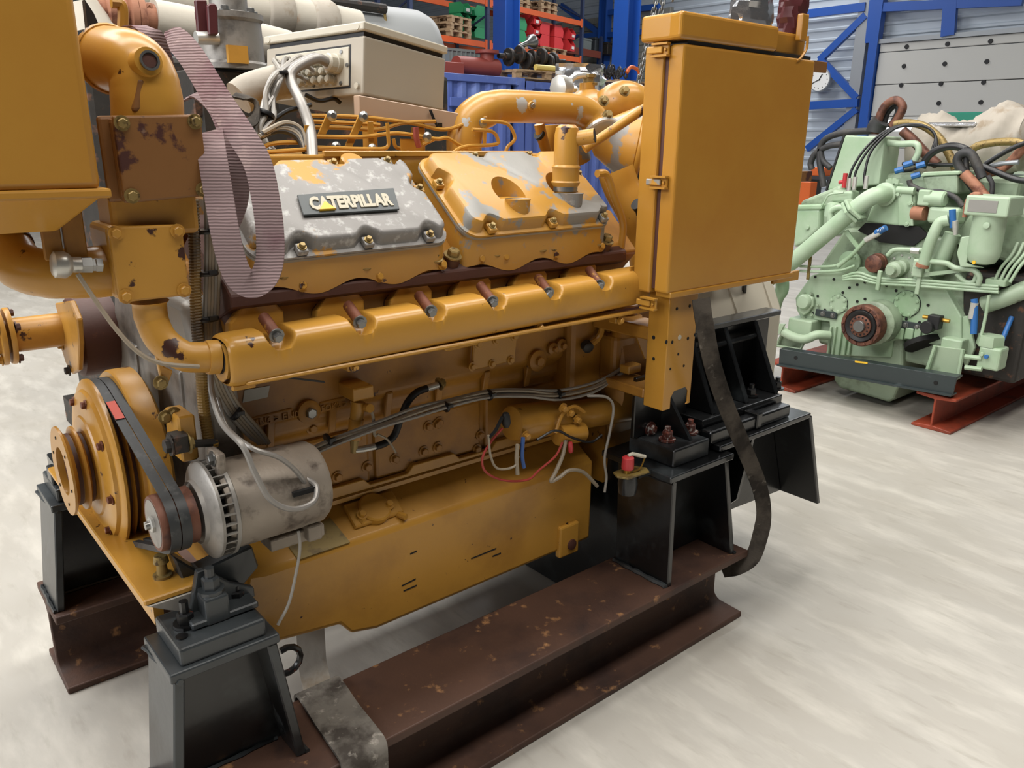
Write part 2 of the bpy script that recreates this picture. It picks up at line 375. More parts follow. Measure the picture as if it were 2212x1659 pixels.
# wall clock
c = P(1771, 172, X=XG-.1)
ck = thing('wall_clock', 'round white wall clock on the corrugated wall by the cabinet edge', 'clock', c)
MB().lathe(c, (-1, 0, 0), [(.3, -.1), (.3, .02), (.28, .04), (.27, .02)], 32).build('clock_rim', 'grey_post', ck)
MB().lathe(c+V(-.022, 0, 0), (-1, 0, 0), [(.272, 0), (.272, .004)], 32).build('clock_face', 'clock_white', ck)
for ang, ln, w in ((.5, .15, .03), (-2.0, .21, .022)):
    d = V(0, -math.sin(ang), math.cos(ang)); MB().slab([c+V(-.03, 0, 0)+d*t+d.cross(V(1, 0, 0))*s_*w/2 for t, s_ in ((-.03, -1), (ln, -1), (ln, 1), (-.03, 1))], (.006, 0, 0)).build('clock_hand', 'rubber', ck, 0)
for k in range(12):
    d = V(0, -math.sin(k*math.pi/6), math.cos(k*math.pi/6)); MB().box(c+V(-.028, 0, 0)+d*.22, (.004, .02, .02)).build('hour_mark', 'rubber', ck, 0)
# free standing blue hall columns
for px, ww, lab in ((1093, .44, 'blue steel hall column in front of the green storage bins'), (1349, .44, 'blue steel hall column between the bin rack and the hanging chains')):
    p = P(px, 150, D=19.0); mb = MB(); hbeam(mb, (p.x, p.y, 0), (p.x, p.y, 9), (1, 0, 0), ww, ww, .03, .02)
    mb.bb((p.x-.2, p.y-.2, 0), (p.x+.2, p.y+.2, .03)); tag(mb.build('steel_column', 'blue_steel', None, 0), lab, 'column')
# ------------------------------------------------------------------ blue shipping containers
YC = P(1050, 163, Z=2.59).y
xs = P(1134, 172, Y=YC).x
def container(name, x0, x1, top, lab, vent=None):
    t = thing(name, lab, 'container', ((x0+x1)/2, YC+1.2, 0))
    pts = []; x = x0+.12
    while x < x1-.3:
        pts += [(x, 0), (x+.07, 0), (x+.14, .045), (x+.21, .045)]; x += .28
    n = len(pts)
    mb = MB(); mb.add([(px_, YC+.03+dy, .16) for px_, dy in pts]+[(px_, YC+.03+dy, top-.1) for px_, dy in pts], [(i, i+1, n+i+1, n+i) for i in range(n-1)])
    mb.build('corrugated_side', 'container_blue', t, 0)
    MB().bb((x0, YC, top-.11), (x1, YC+.08, top)).build('top_rail', 'container_blue', t, 0, .006, 1)
    MB().bb((x0, YC, 0), (x1, YC+.08, .16)).build('bottom_rail', 'container_blue', t, 0)
    for xx in (x0, x1-.13): MB().bb((xx, YC-.01, 0), (xx+.13, YC+.14, top-.1)).build('corner_post', 'container_blue', t, 0)
    for xx in (x0, x1-.18): MB().bb((xx, YC-.012, top-.118), (xx+.18, YC+.16, top+.004)).build('corner_casting', 'container_blue', t, 0)
    MB().bb((x0, YC+.05, top-.06), (x1, YC+2.4, top-.02)).build('roof', 'container_blue', t, 0)
    MB().bb((x0, YC+2.3, 0), (x1, YC+2.4, top-.06)).build('back_side', 'container_blue', t, 0)
    for xx in (x0, x1-.06): MB().bb((xx, YC+.1, 0), (xx+.06, YC+2.35, top-.06)).build('end_wall', 'container_blue', t, 0)
    return t
ct = container('shipping_container', xs-4.5, xs-.01, 2.59, 'blue corrugated shipping container carrying the pallet of engine shafts')
v = P(995, 222, Y=YC-.02)
MB().bb((v.x-.22, YC-.05, v.z-.06), (v.x+.28, YC+.02, v.z+.08)).build('vent_hood', 'container_blue', ct, 0, .01, 1)
container('shipping_container', xs+.03, P(1500, 180, Y=YC).x, P(1134, 175, Y=YC).z, 'lower blue container behind the turbocharger and chains')
# ------------------------------------------------------------------ pallet racking
phi = math.radians(14.2); RU = V(math.cos(phi), math.sin(phi), 0); RN = V(-math.sin(phi), math.cos(phi), 0)
R0 = P(1258, 100, D=23); R0.z = 0
RD = 1.05
def Q(px, py, back=0): return PL(px, py, R0+RN*back, RN)
def ru(px): return (Q(px, 100)-R0).dot(RU)
def rbox(mb, a0, a1, b0, b1, z0, z1):
    q = [R0+RU*a+RN*b+V(0, 0, z_) for z_ in (z0, z1) for a, b in ((a0, b0), (a1, b0), (a1, b1), (a0, b1))]; return mb.hexa(q)
zA, zB = Q(1250, 124).z, Q(1250, 44).z
rack = thing('pallet_rack', 'tall pallet rack with orange beams and dark blue uprights behind the containers', 'rack', R0)
U0, U1, U2 = 0, ru(1055), ru(1055)-2.75
for a in (U0, U1, U2):
    for b in (0, RD-.08):
        rbox(MB(), a-.05, a+.05, b, b+.08, 0, 7).build('upright', 'blue_upright', rack, 0)
    for k in range(7):
        p, q = R0+RU*a+V(0, 0, .4+k*.9), R0+RU*a+RN*RD+V(0, 0, .9+k*.9)
        MB().rod(p if k % 2 else p+RN*RD, q if k % 2 else q-RN*RD, .025, 6).build('brace', 'blue_upright', rack)
for a0, a1 in ((U1, U0), (U2, U1)):
    for zz in (zA, zB, zA-1.35):
        for b in (0, RD-.05): rbox(MB(), a0+.05, a1-.05, b, b+.05, zz-.13, zz).build('beam', 'orange_steel', rack, 0)
        for s_ in (a0+.05, a1-.13): rbox(MB(), s_, s_+.08, -.012, .0, zz-.17, zz+.05).build('beam_connector', 'orange_steel', rack, 0)
# second, lower rack further along
zC = Q(1300, 112, .8).z
rack2 = thing('pallet_rack', 'low pallet rack with brick red beams left of the chains', 'rack', R0+RU*1.4+RN*.8)
e0, e1 = .16, 2.5
for a in (e0, e1):
    for b in (.8, 1.8): rbox(MB(), a-.05, a+.05, b, b+.08, 0, zC+.45).build('upright', 'blue_upright', rack2, 0)
for b in (.8, 1.8): rbox(MB(), e0+.05, e1-.05, b, b+.05, zC-.2, zC).build('beam', 'brick_red', rack2, 0)
# pallets
def pallet(loc, rz, lab, grp, sx=1.2, sy=.8):
    t = thing('wooden_pallet', lab, 'pallet', loc, grp); t.rotation_euler = (0, 0, rz); o = Vector(loc)
    for k in range(5): MB().box(o+V(0, -sy/2+.05+k*(sy-.1)/4, .133), (sx, .1 if k % 2 == 0 else .12, .022)).build('deck_board', 'wood', t, 0)
    for k in range(3): MB().box(o+V(-sx/2+.07+k*(sx-.14)/2, 0, .111), (.14, sy, .022)).build('stringer_board', 'wood', t, 0)
    for k in range(3):
        for j in range(3): MB().box(o+V(-sx/2+.07+k*(sx-.14)/2, -sy/2+.07+j*(sy-.14)/2, .061), (.14, .1, .078)).build('block', 'wood', t, 0)
    for j in range(3): MB().box(o+V(0, -sy/2+.07+j*(sy-.14)/2, .011), (sx, .1, .022)).build('bottom_board', 'wood', t, 0)
    return t
def rp(a, b, z_): return R0+RU*a+RN*b+V(0, 0, z_)
plab = ['wooden pallet on the lower rack level, bottom of the stack left of the column', 'wooden pallet on the lower rack level, middle of the stack left of the column', 'wooden pallet on the lower rack level, top of the stack left of the column']
for k in range(3): pallet(rp(ru(993)+.05, .5, zA+.012+k*.15), phi+.03*k+math.pi/2, plab[k], 'stacked wooden pallets', 1.0, .8)
pallet(rp(ru(1131), .45, zA+.002), phi, 'wooden pallet under the green storage bins', 'pallets under the bins', .62, .8)
pallet(rp(ru(1203), .45, zA+.002), phi, 'wooden pallet under the red storage bins', 'pallets under the bins', 1.2, .8)
for k in range(2): pallet(rp(ru(1130), .45, zB+.002+.15*k), phi, ('lower', 'upper')[k]+' wooden pallet on the top orange beam beside the column', 'pallets on the top beam', .75, .8)
for k in range(2): pallet(rp(ru(1189), .45, zB+.002+.15*k), phi, ('lower', 'upper')[k]+' wooden pallet at the right end of the top orange beam', 'pallets on the top beam', .78, .8)
# storage bins
def bin_(loc, rz, mt, lab, grp, w=.31, d=.48, h=.3):
    t = thing('storage_bin', lab, 'bin', loc, grp); t.rotation_euler = (0, 0, rz); o = Vector(loc); th = .012
    sd = [(-d/2, 0), (d/2-.03, 0), (d/2, h*.5), (d/2-.12, h), (-d/2, h)]
    mb = MB()
    for s_ in (-1, 1): mb.slab([o+V(x, s_*(w/2-th/2), z_) for x, z_ in sd], (0, th, 0))
    mb.bb(o+V(-d/2, -w/2, 0), o+V(d/2-.03, w/2, th)); mb.bb(o+V(-d/2, -w/2, 0), o+V(-d/2+th, w/2, h))
    mb.hexa([o+V(*q) for q in ((d/2-.03, -w/2, 0), (d/2-.03, w/2, 0), (d/2-.03-th, w/2, 0), (d/2-.03-th, -w/2, 0), (d/2, -w/2, h*.5), (d/2, w/2, h*.5), (d/2-th, w/2, h*.5), (d/2-th, -w/2, h*.5))])
    mb.build('tub', mt, t, 0)
    MB().box(o+V(d/2-.005, 0, h*.28), (.012, .12, .07)).build('label_card', 'label_white', t, 0)
    return t
row = ['bottom', 'second', 'third']
def stack(px, py0, nb, mt, col, side, where, b=.25, w=.31):
    a = ru(px); z0 = zA+.15; hh = .245 if nb == 3 else .305
    for k in range(nb):
        rz = phi-math.pi/2 if side == 'front' else (phi if side == 'right' else phi+math.pi)
        bin_(rp(a, b, z0+k*(hh+.004)), rz, mt, '%s plastic storage bin, %s of the stack %s' % (col, row[k], where), col+' storage bins', w, h=hh)
stack(1118, 0, 3, 'bin_green', 'green', 'front', 'just right of the column', .3, .26)
stack(1138, 0, 2, 'bin_green', 'green', 'right', 'beside the red bins', .32, .31)
stack(1164, 0, 3, 'bin_red', 'red', 'front', 'beside the green bins', .3, .31)
stack(1187, 0, 2, 'bin_red', 'red', 'left', 'in the middle of the red group', .32, .31)
stack(1218, 0, 2, 'bin_red', 'red', 'right', 'right of the middle of the red group', .32, .31)
stack(1242, 0, 2, 'bin_red', 'red', 'front', 'at the rack end', .3, .26)
for i, px in enumerate((1038, 1070)):
    stack(px, 0, 3, 'bin_green', 'green', 'front' if i < 1 else 'left', ('beside the pallets left of the column', 'touching the left side of the column')[i], .62, .3)
o = MB(); rbox(o, ru(1142), ru(1190), .87, .97, zA+.02, zA+.98)
tag(o.build('orange_crate', 'orange_steel', None, 0, .02, 1), 'plain orange crate behind the red bins', 'crate')
for k, (px, w_, h_, mt, lab) in enumerate(((1277, .55, .34, 'bin_grey', 'grey green crate at the left of the low rack'), (1303, .5, .42, 'bench_steel', 'dark crate in the middle of the low rack'), (1330, .5, .36, 'dark_metal', 'dark brown crate at the right of the low rack'))):
    a = (PL(px, 100, R0+RN*.8, RN)-R0).dot(RU); o = MB(); rbox(o, a-w_/2, a+w_/2, .95, 1.5, zC, zC+h_); rbox(o, a-w_/2-.02, a+w_/2+.02, .93, 1.52, zC+h_-.07, zC+h_-.03)
    tag(o.build('storage_crate', mt, None, 0, .012, 1), lab, 'crate')
# ------------------------------------------------------------------ goods on top of the containers
ZT = 2.59; ZT2 = P(1134, 175, Y=YC).z
c = P(985, 150, Y=YC+.5)
def on_top(px, back, zt=ZT): p = P(px, 160, Y=YC+back); return V(p.x, YC+back, zt)
o = on_top(988, 1.0); t = thing('plastic_crate', 'grey ribbed plastic crate on the blue container', 'crate', o)
mb = MB(); mb.hexa([o+V(*q) for q in ((-.3, -.2, .0), (.3, -.2, .0), (.3, .2, .0), (-.3, .2, .0), (-.34, -.23, .42), (.34, -.23, .42), (.34, .23, .42), (-.34, .23, .42))]); mb.build('tub', 'bin_grey', t, 0)
MB().bb(o+V(-.37, -.25, .42), o+V(.37, .25, .46)).build('rim', 'bin_grey', t, 0)
for k in range(7): MB().bb(o+V(-.29+k*.095, -.25, .05), o+V(-.27+k*.095, -.19, .42)).build('rib', 'bin_grey', t, 0)
o = on_top(966, .35); tag(MB().bb(o+V(-.34, -.2, 0), o+V(.2, .35, .18)).build('red_box', 'red_iron', None, 0, .01, 1), 'low dull red box under the grey plastic crate', 'box')
o = on_top(1032, .4); t = thing('red_manifold', 'red cast iron manifold lying on the blue container', 'manifold', o)
MB().tube([o+V(-.45, 0, .16), o+V(.4, 0, .16)], .15, 14).build('pipe', 'red_iron', t)
MB().lathe(o+V(.2, 0, .2), (0, 0, 1), [(.12, 0), (.12, .17), (.2, .18), (.2, .23)], 18).build('flange', 'red_iron', t)
o = on_top(1150, .45); pallet(o, 0, 'weathered wooden pallet carrying shafts on the container', 'pallets on the containers', 1.5, .9)
t = thing('crankshaft', 'dark oily crankshaft lying across a pallet on the container', 'crankshaft', o+V(-.3, -.1, .145))
mb = MB(); b0 = o+V(-.72, -.1, .36)
for k in range(7):
    q = b0+V(k*.17, 0, 0); mb.rod(q, q+V(.1, 0, 0), .06, 12); off = V(0, .05*math.cos(k*2.1), .05*math.sin(k*2.1)); mb.lathe(q+V(.1, 0, 0)+off, (1, 0, 0), [(.14, 0), (.15, .01), (.15, .05), (.14, .07)], 14)
mb.rod(b0+V(-.14, 0, 0), b0+V(1.4, 0, 0), .045, 10); mb.build('crank', 'dark_metal', t)
MB().lathe(b0+V(.55, .05, .25), (.8, .1, .25), [(.03, -.25), (.05, .0), (.12, .1), (.12, .16)], 14).build('valve_stem', 'steel', t)
tag(MB().tube(sm([o+V(-.25, -.36, .2), o+V(.2, -.37, .2), o+V(.62, -.37, .2)], 4), .05, 10).build('yellow_pipe', 'pale_yellow', None), 'short pale yellow pipe beside the crankshaft on the pallet', 'pipe')
o = on_top(1240, 1.3, ZT2); t = thing('steel_hopper', 'dark red open steel hopper on the container', 'hopper', o)
MB().hexa([o+V(*q) for q in ((-.3, -.25, 0), (.45, -.25, 0), (.45, .3, 0), (-.3, .3, 0), (-.6, -.3, .32), (.7, -.3, .3), (.7, .35, .3), (-.6, .35, .32))]).build('hopper_body', 'brick_red', t, 0, .01, 1)
MB().hexa([o+V(*q) for q in ((-.5, -.2, .31), (.15, -.2, .31), (.15, .1, .31), (-.5, .1, .31), (-.6, -.25, .42), (.22, -.25, .5), (.22, .1, .5), (-.6, .1, .42))]).build('scrap_sheet', 'dark_metal', t, 0)
MB().tube(sm([o+V(-.5, -.36, .05), o+V(-.2, -.38, .3), o+V(.1, -.36, .4)], 5), .03, 8).build('bent_pipe', 'dark_metal', t)
o = on_top(1345, .4, ZT2); pallet(o, .1, 'pale wooden pallet on the container beside the hanging chains', 'pallets on the containers', 1.3, .8)
o2 = o+V(-.28, 0, .21); mb = MB()
for k in range(26):
    a = random.uniform(0, 6.28); q = o2+V(random.uniform(-.4, .3), random.uniform(-.3, .25), .04+random.uniform(0, .12)); d = V(math.cos(a), math.sin(a), random.uniform(-.3, .3))
    mb.tube([q+frame(d)[0]*.05*math.cos(j*.785)+Vector(frame(d)[1])*.08*math.sin(j*.785) for j in range(9)], .014, 5)
ch = mb.build('chain_heap', 'rubber_dull', None); tag(ch, 'heap of dark chain on the pallet', 'chain')
q = o+V(.1, -.2, .3); tag(MB().tube(sm([q+V(-.2, 0, 0), q+V(-.1, 0, .1), q+V(.1, 0, .07), q+V(.2, 0, -.05)], 5), .035, 8).build('orange_hook', 'orange_box', None), 'orange lifting hook lying on the chain heap', 'hook')
# workbench, boxes and blue floor strip near the far wall
c = P(1752, 395, X=14.5); t = thing('work_bench', 'dark steel workbench against the far wall', 'bench', V(15, c.y+.4, 0))
zt = P(1752, 380, X=14.5).z
MB().bb((14.5, c.y-.4, zt-.06), (15.3, c.y+1.6, zt)).build('bench_top', 'bench_steel', t, 0)
MB().bb((14.6, c.y+.2, .25), (15.25, c.y+1.4, zt-.06)).build('drawer_unit', 'bench_steel', t, 0)
for yy in (c.y-.35, c.y+1.5):
    for xx in (14.55, 15.2): MB().bb((xx, yy, 0), (xx+.06, yy+.06, zt-.06)).build('leg', 'bench_steel', t, 0)
tag(MB().bb((14.6, c.y-.2, zt), (14.9, c.y+.1, zt+.16)).build('parts_box', 'orange_box', None, 0, .01, 1), 'small orange box on the far workbench', 'box')
c = P(1741, 393, X=14.2); tag(MB().bb((14.2, c.y-.1, 0), (14.44, c.y+.12, c.z)).build('parts_box', 'orange_box', None, 0, .01, 1), 'tall orange box standing in front of the far workbench', 'box')
a = P(1715, 441, Z=.3); tag(MB().bb((a.x-.6, a.y-1.4, 0), (a.x+1.2, a.y+.9, .3)).build('blue_pallet_box', 'blue_floor', None, 0, .02, 1), 'low bright blue platform behind the green engine', 'platform')
a = P(2032, 272, D=9.5); b = P(2260, 245, D=9.0)
tag(MB().bb((a.x, a.y-3.2, 0), (a.x+1.6, a.y, P(2032, 243, D=9.5).z)).build('teal_container', 'teal', None, 0, .02, 1), 'teal green steel container behind the green engine', 'container')
# ================================================================== support rails under the yellow engine
_BM = {}
def bolt(parent, pos, ax, r=.009, h=.009, mt='bolt_brass', washer=True, name='bolt', shank=0):
    key = (round(r, 4), round(h, 4), mt, washer, shank)
    if key not in _BM:
        mb = MB()
        if washer: mb.lathe((0, 0, 0), (0, 0, 1), [(r*1.5, 0), (r*1.5, h*.22)], 12)
        mb.lathe((0, 0, 0), (0, 0, 1), [(r, 0), (r, h*.88), (r*.82, h)], 6)
        if shank: mb.lathe((0, 0, 0), (0, 0, 1), [(r*.55, h), (r*.55, h+shank)], 8)
        me = bpy.data.meshes.new('bolt'); me.from_pydata(mb.v, [], mb.f); me.materials.append(MAT[mt]); _BM[key] = me
        bm = bmesh.new(); bm.from_mesh(me); bmesh.ops.recalc_face_normals(bm, faces=bm.faces); bm.to_mesh(me); bm.free()
        me.shade_smooth(); me.set_sharp_from_angle(angle=math.radians(30))
    o = bpy.data.objects.new(name, _BM[key]); COL.objects.link(o); put(o, pos, parent)
    o.rotation_mode = 'QUATERNION'; o.rotation_quaternion = Vector((0, 0, 1)).rotation_difference(Vector(ax).normalized())
    return o
def ibeam(x0, x1, y0, y1, h, parent, mt='beam_rust', tf=.03, tw=.02, rad=.035, name='beam'):
    yc = (y0+y1)/2; q = []
    half = [(y0, 0), (y0, tf*.55)]
    def fil(cy, cz, a0, a1): return [(cy+rad*math.cos(math.radians(a)), cz+rad*math.sin(math.radians(a))) for a in [a0+(a1-a0)*i/6 for i in range(7)]]
    l = fil(yc-tw/2-rad, tf*.8+rad, -90, 0); lt = fil(yc-tw/2-rad, h-tf*.9-rad, 0, 90)
    left = [(y0, 0), (y0, tf*.7)]+l+lt+[(y0, h-tf*.85), (y0, h)]
    right = [(2*yc-y, z) for y, z in left][::-1]
    return MB().prism([V(x0, y, z) for y, z in left+right], (x1-x0, 0, 0)).build(name, mt, parent, 30, .004, 2)
def weld(par, a, b, r=.009):
    mb = MB(); a, b = Vector(a), Vector(b); n = max(3, int((b-a).length/.02)); mb.tube([a+(b-a)*i/n+V(random.uniform(-.002, .002), random.uniform(-.002, .002), 0) for i in range(n+1)], [r*random.uniform(.7, 1.3) for i in range(n+1)], 6); mb.build('weld_seam', 'black_sheen_worn', par)
near = thing('support_rail', 'near rusty steel beam with black pedestals carrying the yellow engine', 'support frame', (1.25, 1.49, 0), 'support rails')
BZ = .262
ibeam(.22, 2.22, 1.36, 1.62, BZ, near)
# --- front pedestal (near)
def pedestal_front(par, x0t, x1t, x0b, x1b, yf, yb, zt, mt='black_sheen_worn'):
    th = .022
    MB().hexa([(x0b, yf, BZ), (x0b+th, yf, BZ), (x0b+th, yb, BZ), (x0b, yb, BZ), (x0t, yf, zt), (x0t+th, yf, zt), (x0t+th, yb, zt), (x0t, yb, zt)]).build('pedestal_side', mt, par, 0, .003, 1)
    MB().hexa([(x1b-th, yf, BZ), (x1b, yf, BZ), (x1b, yb, BZ), (x1b-th, yb, BZ), (x1t-th, yf, zt), (x1t, yf, zt), (x1t, yb, zt), (x1t-th, yb, zt)]).build('pedestal_side', mt, par, 0, .003, 1)
    ym = yf+(yb-yf)*.55
    MB().hexa([(x0b+th, ym, BZ), (x1b-th, ym, BZ), (x1b-th, ym+.015, BZ), (x0b+th, ym+.015, BZ), (x0t+th, ym, zt), (x1t-th, ym, zt), (x1t-th, ym+.015, zt), (x0t+th, ym+.015, zt)]).build('pedestal_web', 'black_paint', par, 0)
    MB().bb((x0t-.006, yf-.004, zt), (x1t+.006, yb+.004, zt+.022)).build('pedestal_top', mt, par, 0, .004, 2)
    weld(par, (x0b-.004, yf, BZ+.004), (x0b-.004, yb, BZ+.004), .006); weld(par, (x1b+.003, yf, BZ+.004), (x1b+.003, yb, BZ+.004), .006); weld(par, (x0b+.03, ym-.004, BZ+.004), (x1b-.03, ym-.004, BZ+.004), .005)
    weld(par, (x0t+.01, yf-.006, zt), (x0t-.008, yb, zt), .006)
pedestal_front(near, .358, .572, .325, .618, 1.438, 1.60, .573)
MB().bb((.378, 1.446, .595), (.555, 1.60, .635)).build('mounting_block', 'black_sheen_worn', near, 0, .006, 2)
bolt(near, P(402, 1349, Z=.636), (0, 0, 1), .017, .03, 'black_bolt', True, 'anchor_bolt', .025)
bolt(near, P(513, 1300, Z=.636)+V(0, 0, 0), (0, 0, 1), .016, .03, 'black_bolt', True, 'anchor_bolt', .01)
MB().lathe(P(393, 1376, Z=.635), (0, 0, 1), [(.012, 0), (.012, .003)], 16).build('dowel_hole', 'black_bolt', near)
# stop block and jack screw standing behind the anchor bolt
q = P(462, 1350, Z=.636); MB().box(q+V(.012, .03, .03), (.05, .06, .06)).build('stop_block', 'black_sheen_worn', near, 0, .005, 2)
bolt(near, q+V(.012, .03, .06), (0, 0, 1), .018, .035, 'black_sheen_worn', True, 'jack_screw', .02)
# --- rear pedestal (near)
yf, yb = 1.378, 1.60
MB().hexa([(1.812, yf, BZ), (1.832, yf, BZ), (1.832, yb, BZ), (1.812, yb, BZ), (1.80, yf, .622), (1.82, yf, .622), (1.82, yb, .622), (1.80, yb, .622)]).build('pedestal_side', 'black_paint', near, 0, .003, 1)
MB().hexa([(2.145, yf, BZ), (2.165, yf, BZ), (2.165, yb, BZ), (2.145, yb, BZ), (2.06, yf, .622), (2.08, yf, .622), (2.08, yb, .622), (2.06, yb, .622)]).build('pedestal_side', 'black_paint', near, 0, .003, 1)
MB().hexa([(1.83, 1.52, BZ), (2.15, 1.52, BZ), (2.15, 1.54, BZ), (1.83, 1.54, BZ), (1.82, 1.52, .622), (2.06, 1.52, .622), (2.06, 1.54, .622), (1.82, 1.54, .622)]).build('pedestal_web', 'black_paint', near, 0)
MB().bb((1.785, yf-.004, .622), (2.10, 1.66, .644)).build('pedestal_top', 'black_paint', near, 0, .004, 2)
MB().bb((1.845, 1.415, .644), (2.02, 1.60, .702)).build('mounting_block', 'black_sheen_worn', near, 0, .006, 2)
weld(near, (1.806, yf, BZ+.004), (1.806, yb, BZ+.004), .008); weld(near, (1.80, yf-.004, .62), (1.79, 1.5, .62), .008); weld(near, (2.16, yf-.006, BZ+.004), (2.17, yb, BZ+.004), .006)
for px, py in ((1441, 951), (1490, 935)):
    bolt(near, P(px, py, Z=.703), (0, 0, 1), .018, .032, 'red_bolt', True, 'anchor_bolt', .014)
q = P(1470, 942, Z=.703); MB().prism([q+V(-.01, .0, 0), q+V(-.01, -.045, 0), q+V(-.01, .06, .13), q+V(-.01, .075, .13), q+V(-.01, .075, 0)], (.014, 0, 0)).build('gusset', 'black_paint', near, 0)
MB().bb(q+V(-.14, .075, -.0), q+V(.12, .09, .2)).build('mount_flange', 'black_paint', near, 0, .003, 1)
bolt(near, P(1404, 926, Y=q.y+.074), (0, -1, 0), .016, .02, 'red_bolt', True, 'flange_bolt')
# --- gearbox mount cantilevered behind the rear pedestal
yf, yb = 1.40, 1.62
MB().bb((2.06, yf, .648), (2.60, yb, .668)).build('gearbox_mount_plate', 'black_paint', near, 0, .004, 2)
MB().hexa([(2.735, yf, .265), (2.755, yf, .265), (2.755, yb, .265), (2.735, yb, .265), (2.59, yf, .655), (2.61, yf, .655), (2.61, yb, .655), (2.59, yb, .655)]).build('pedestal_side', 'black_paint', near, 0, .003, 1)
MB().hexa([(2.09, 1.56, .30), (2.73, 1.56, .27), (2.73, 1.575, .27), (2.09, 1.575, .30), (2.06, 1.56, .65), (2.59, 1.56, .65), (2.59, 1.575, .65), (2.06, 1.575, .65)]).build('pedestal_web', 'black_paint', near, 0)
MB().hexa([(2.27, yf+.06, .40), (2.285, yf+.06, .40), (2.285, 1.56, .29), (2.27, 1.56, .29), (2.27, yf+.02, .65), (2.285, yf+.02, .65), (2.285, 1.56, .65), (2.27, 1.56, .65)]).build('pedestal_rib', 'black_paint', near, 0)
for a, b in ((2.04, 2.29), (2.31, 2.50)): MB().bb((a, 1.425, .668), (b, 1.47, .714)).build('clamp_bar', 'black_paint', near, 0, .008, 2)
MB().bb((2.285, 1.418, .668), (2.315, 1.475, .725)).build('clamp_stop', 'black_paint', near, 0, .004, 1)
MB().bb((2.06, 1.475, .70), (2.52, 1.66, .735)).build('bracket_foot', 'black_paint', near, 0, .004, 2)
MB().bb((2.08, 1.645, .735), (2.66, 1.668, 1.0)).build('bracket_back', 'black_paint', near, 0, .004, 1)
MB().bb((2.08, 1.60, .985), (2.66, 1.668, 1.005)).build('bracket_lip', 'black_paint', near, 0, .003, 1)
for x in (2.13, 2.32, 2.5):
    MB().prism([V(x, 1.49, .735), V(x, 1.61, .985), V(x, 1.65, .985), V(x, 1.65, .735)], (.022, 0, 0)).build('gusset', 'black_paint', near, 0, .003, 1)
MB().rod((2.14, 1.60, .93), (2.52, 1.60, .93), .01, 8).build('bracket_bar', 'black_paint', near)
for px, py in ((1622, 856), (1678, 840)): bolt(near, P(px, py, Z=.736), (0, 0, 1), .017, .03, 'black_bolt', True, 'anchor_bolt', .015)
# --- far rail
far = thing('support_rail', 'far rusty steel beam with black pedestal behind the pulleys', 'support frame', (1.25, 2.51, 0), 'support rails')
ibeam(.30, 2.22, 2.384, 2.642, BZ, far)
pedestal_front(far, .345, .56, .31, .60, 2.41, 2.60, .573)
MB().bb((.36, 2.42, .595), (.55, 2.60, .635)).build('mounting_block', 'black_sheen_worn', far, 0, .006, 2)
bolt(far, (.41, 2.48, .636), (0, 0, 1), .017, .03, 'black_bolt', True, 'anchor_bolt', .025)
MB().bb((.36, 2.46, .635), (.41, 2.52, .68)).build('stop_block', 'black_sheen_worn', far, 0, .005, 2)
for x in (1.82, 2.06): MB().bb((x, 2.42, BZ), (x+.022, 2.60, .62)).build('pedestal_side', 'black_paint', far, 0)
MB().bb((1.79, 2.41, .62), (2.11, 2.62, .70)).build('pedestal_top', 'black_paint', far, 0)
MB().bb((1.86, 1.625, .0), (1.98, 2.38, .60)).build('shading_cross_beam', 'black_paint', near, 0, .004, 1)  # added black beam, carried down to the floor to block light from behind
# ================================================================== the yellow engine
ENG = thing('marine_engine', 'large yellow marine diesel engine with worn paint on rusty steel beams', 'engine', (1.2, 2.0, .3))
E_ = ENG
YS, YB = 1.68, 1.80            # sump side, crankcase side
def zl(x, z0, z1, xa=.6, xb=1.8): return z0+(z1-z0)*(x-xa)/(xb-xa)
# --- oil pan
pts = []
top = []
sump_bot = [(.66, .395), (.845, .375), (.875, .33), (.95, .318), (1.77, .322)]
sec_x = [.60, .64]+[b[0] for b in sump_bot[1:]]
mb = MB(); yN, yF = YS, 4.0-YS
def sump_ring(x, zb, dy=0):
    return [V(x, yN+dy, zb), V(x, yN+dy, .602), V(x, yN+.115, .678), V(x, yF-.115, .678), V(x, yF-dy, .602), V(x, yF-dy, zb)]
rings = [sump_ring(.615, .56, .02), sump_ring(.655, .40), sump_ring(.845, .375), sump_ring(.875, .335), sump_ring(.95, .318), sump_ring(1.772, .322)]
rings[0][0] = V(.60, yN, .56)
for r in rings: mb.v += r
n = 6
for i in range(len(rings)-1):
    for k in range(n): mb.f.append([i*n+k, i*n+(k+1) % n, (i+1)*n+(k+1) % n, (i+1)*n+k])
mb.f += [list(range(n))[::-1], [(len(rings)-1)*n+k for k in range(n)]]
pan = mb.build('oil_pan', 'yellow', E_, 25, .012, 3)
MB().bb((.80, YB-.03, .678), (1.80, 4-YB+.03, .690)).build('pan_flange', 'yellow', E_, 0, .002, 1)
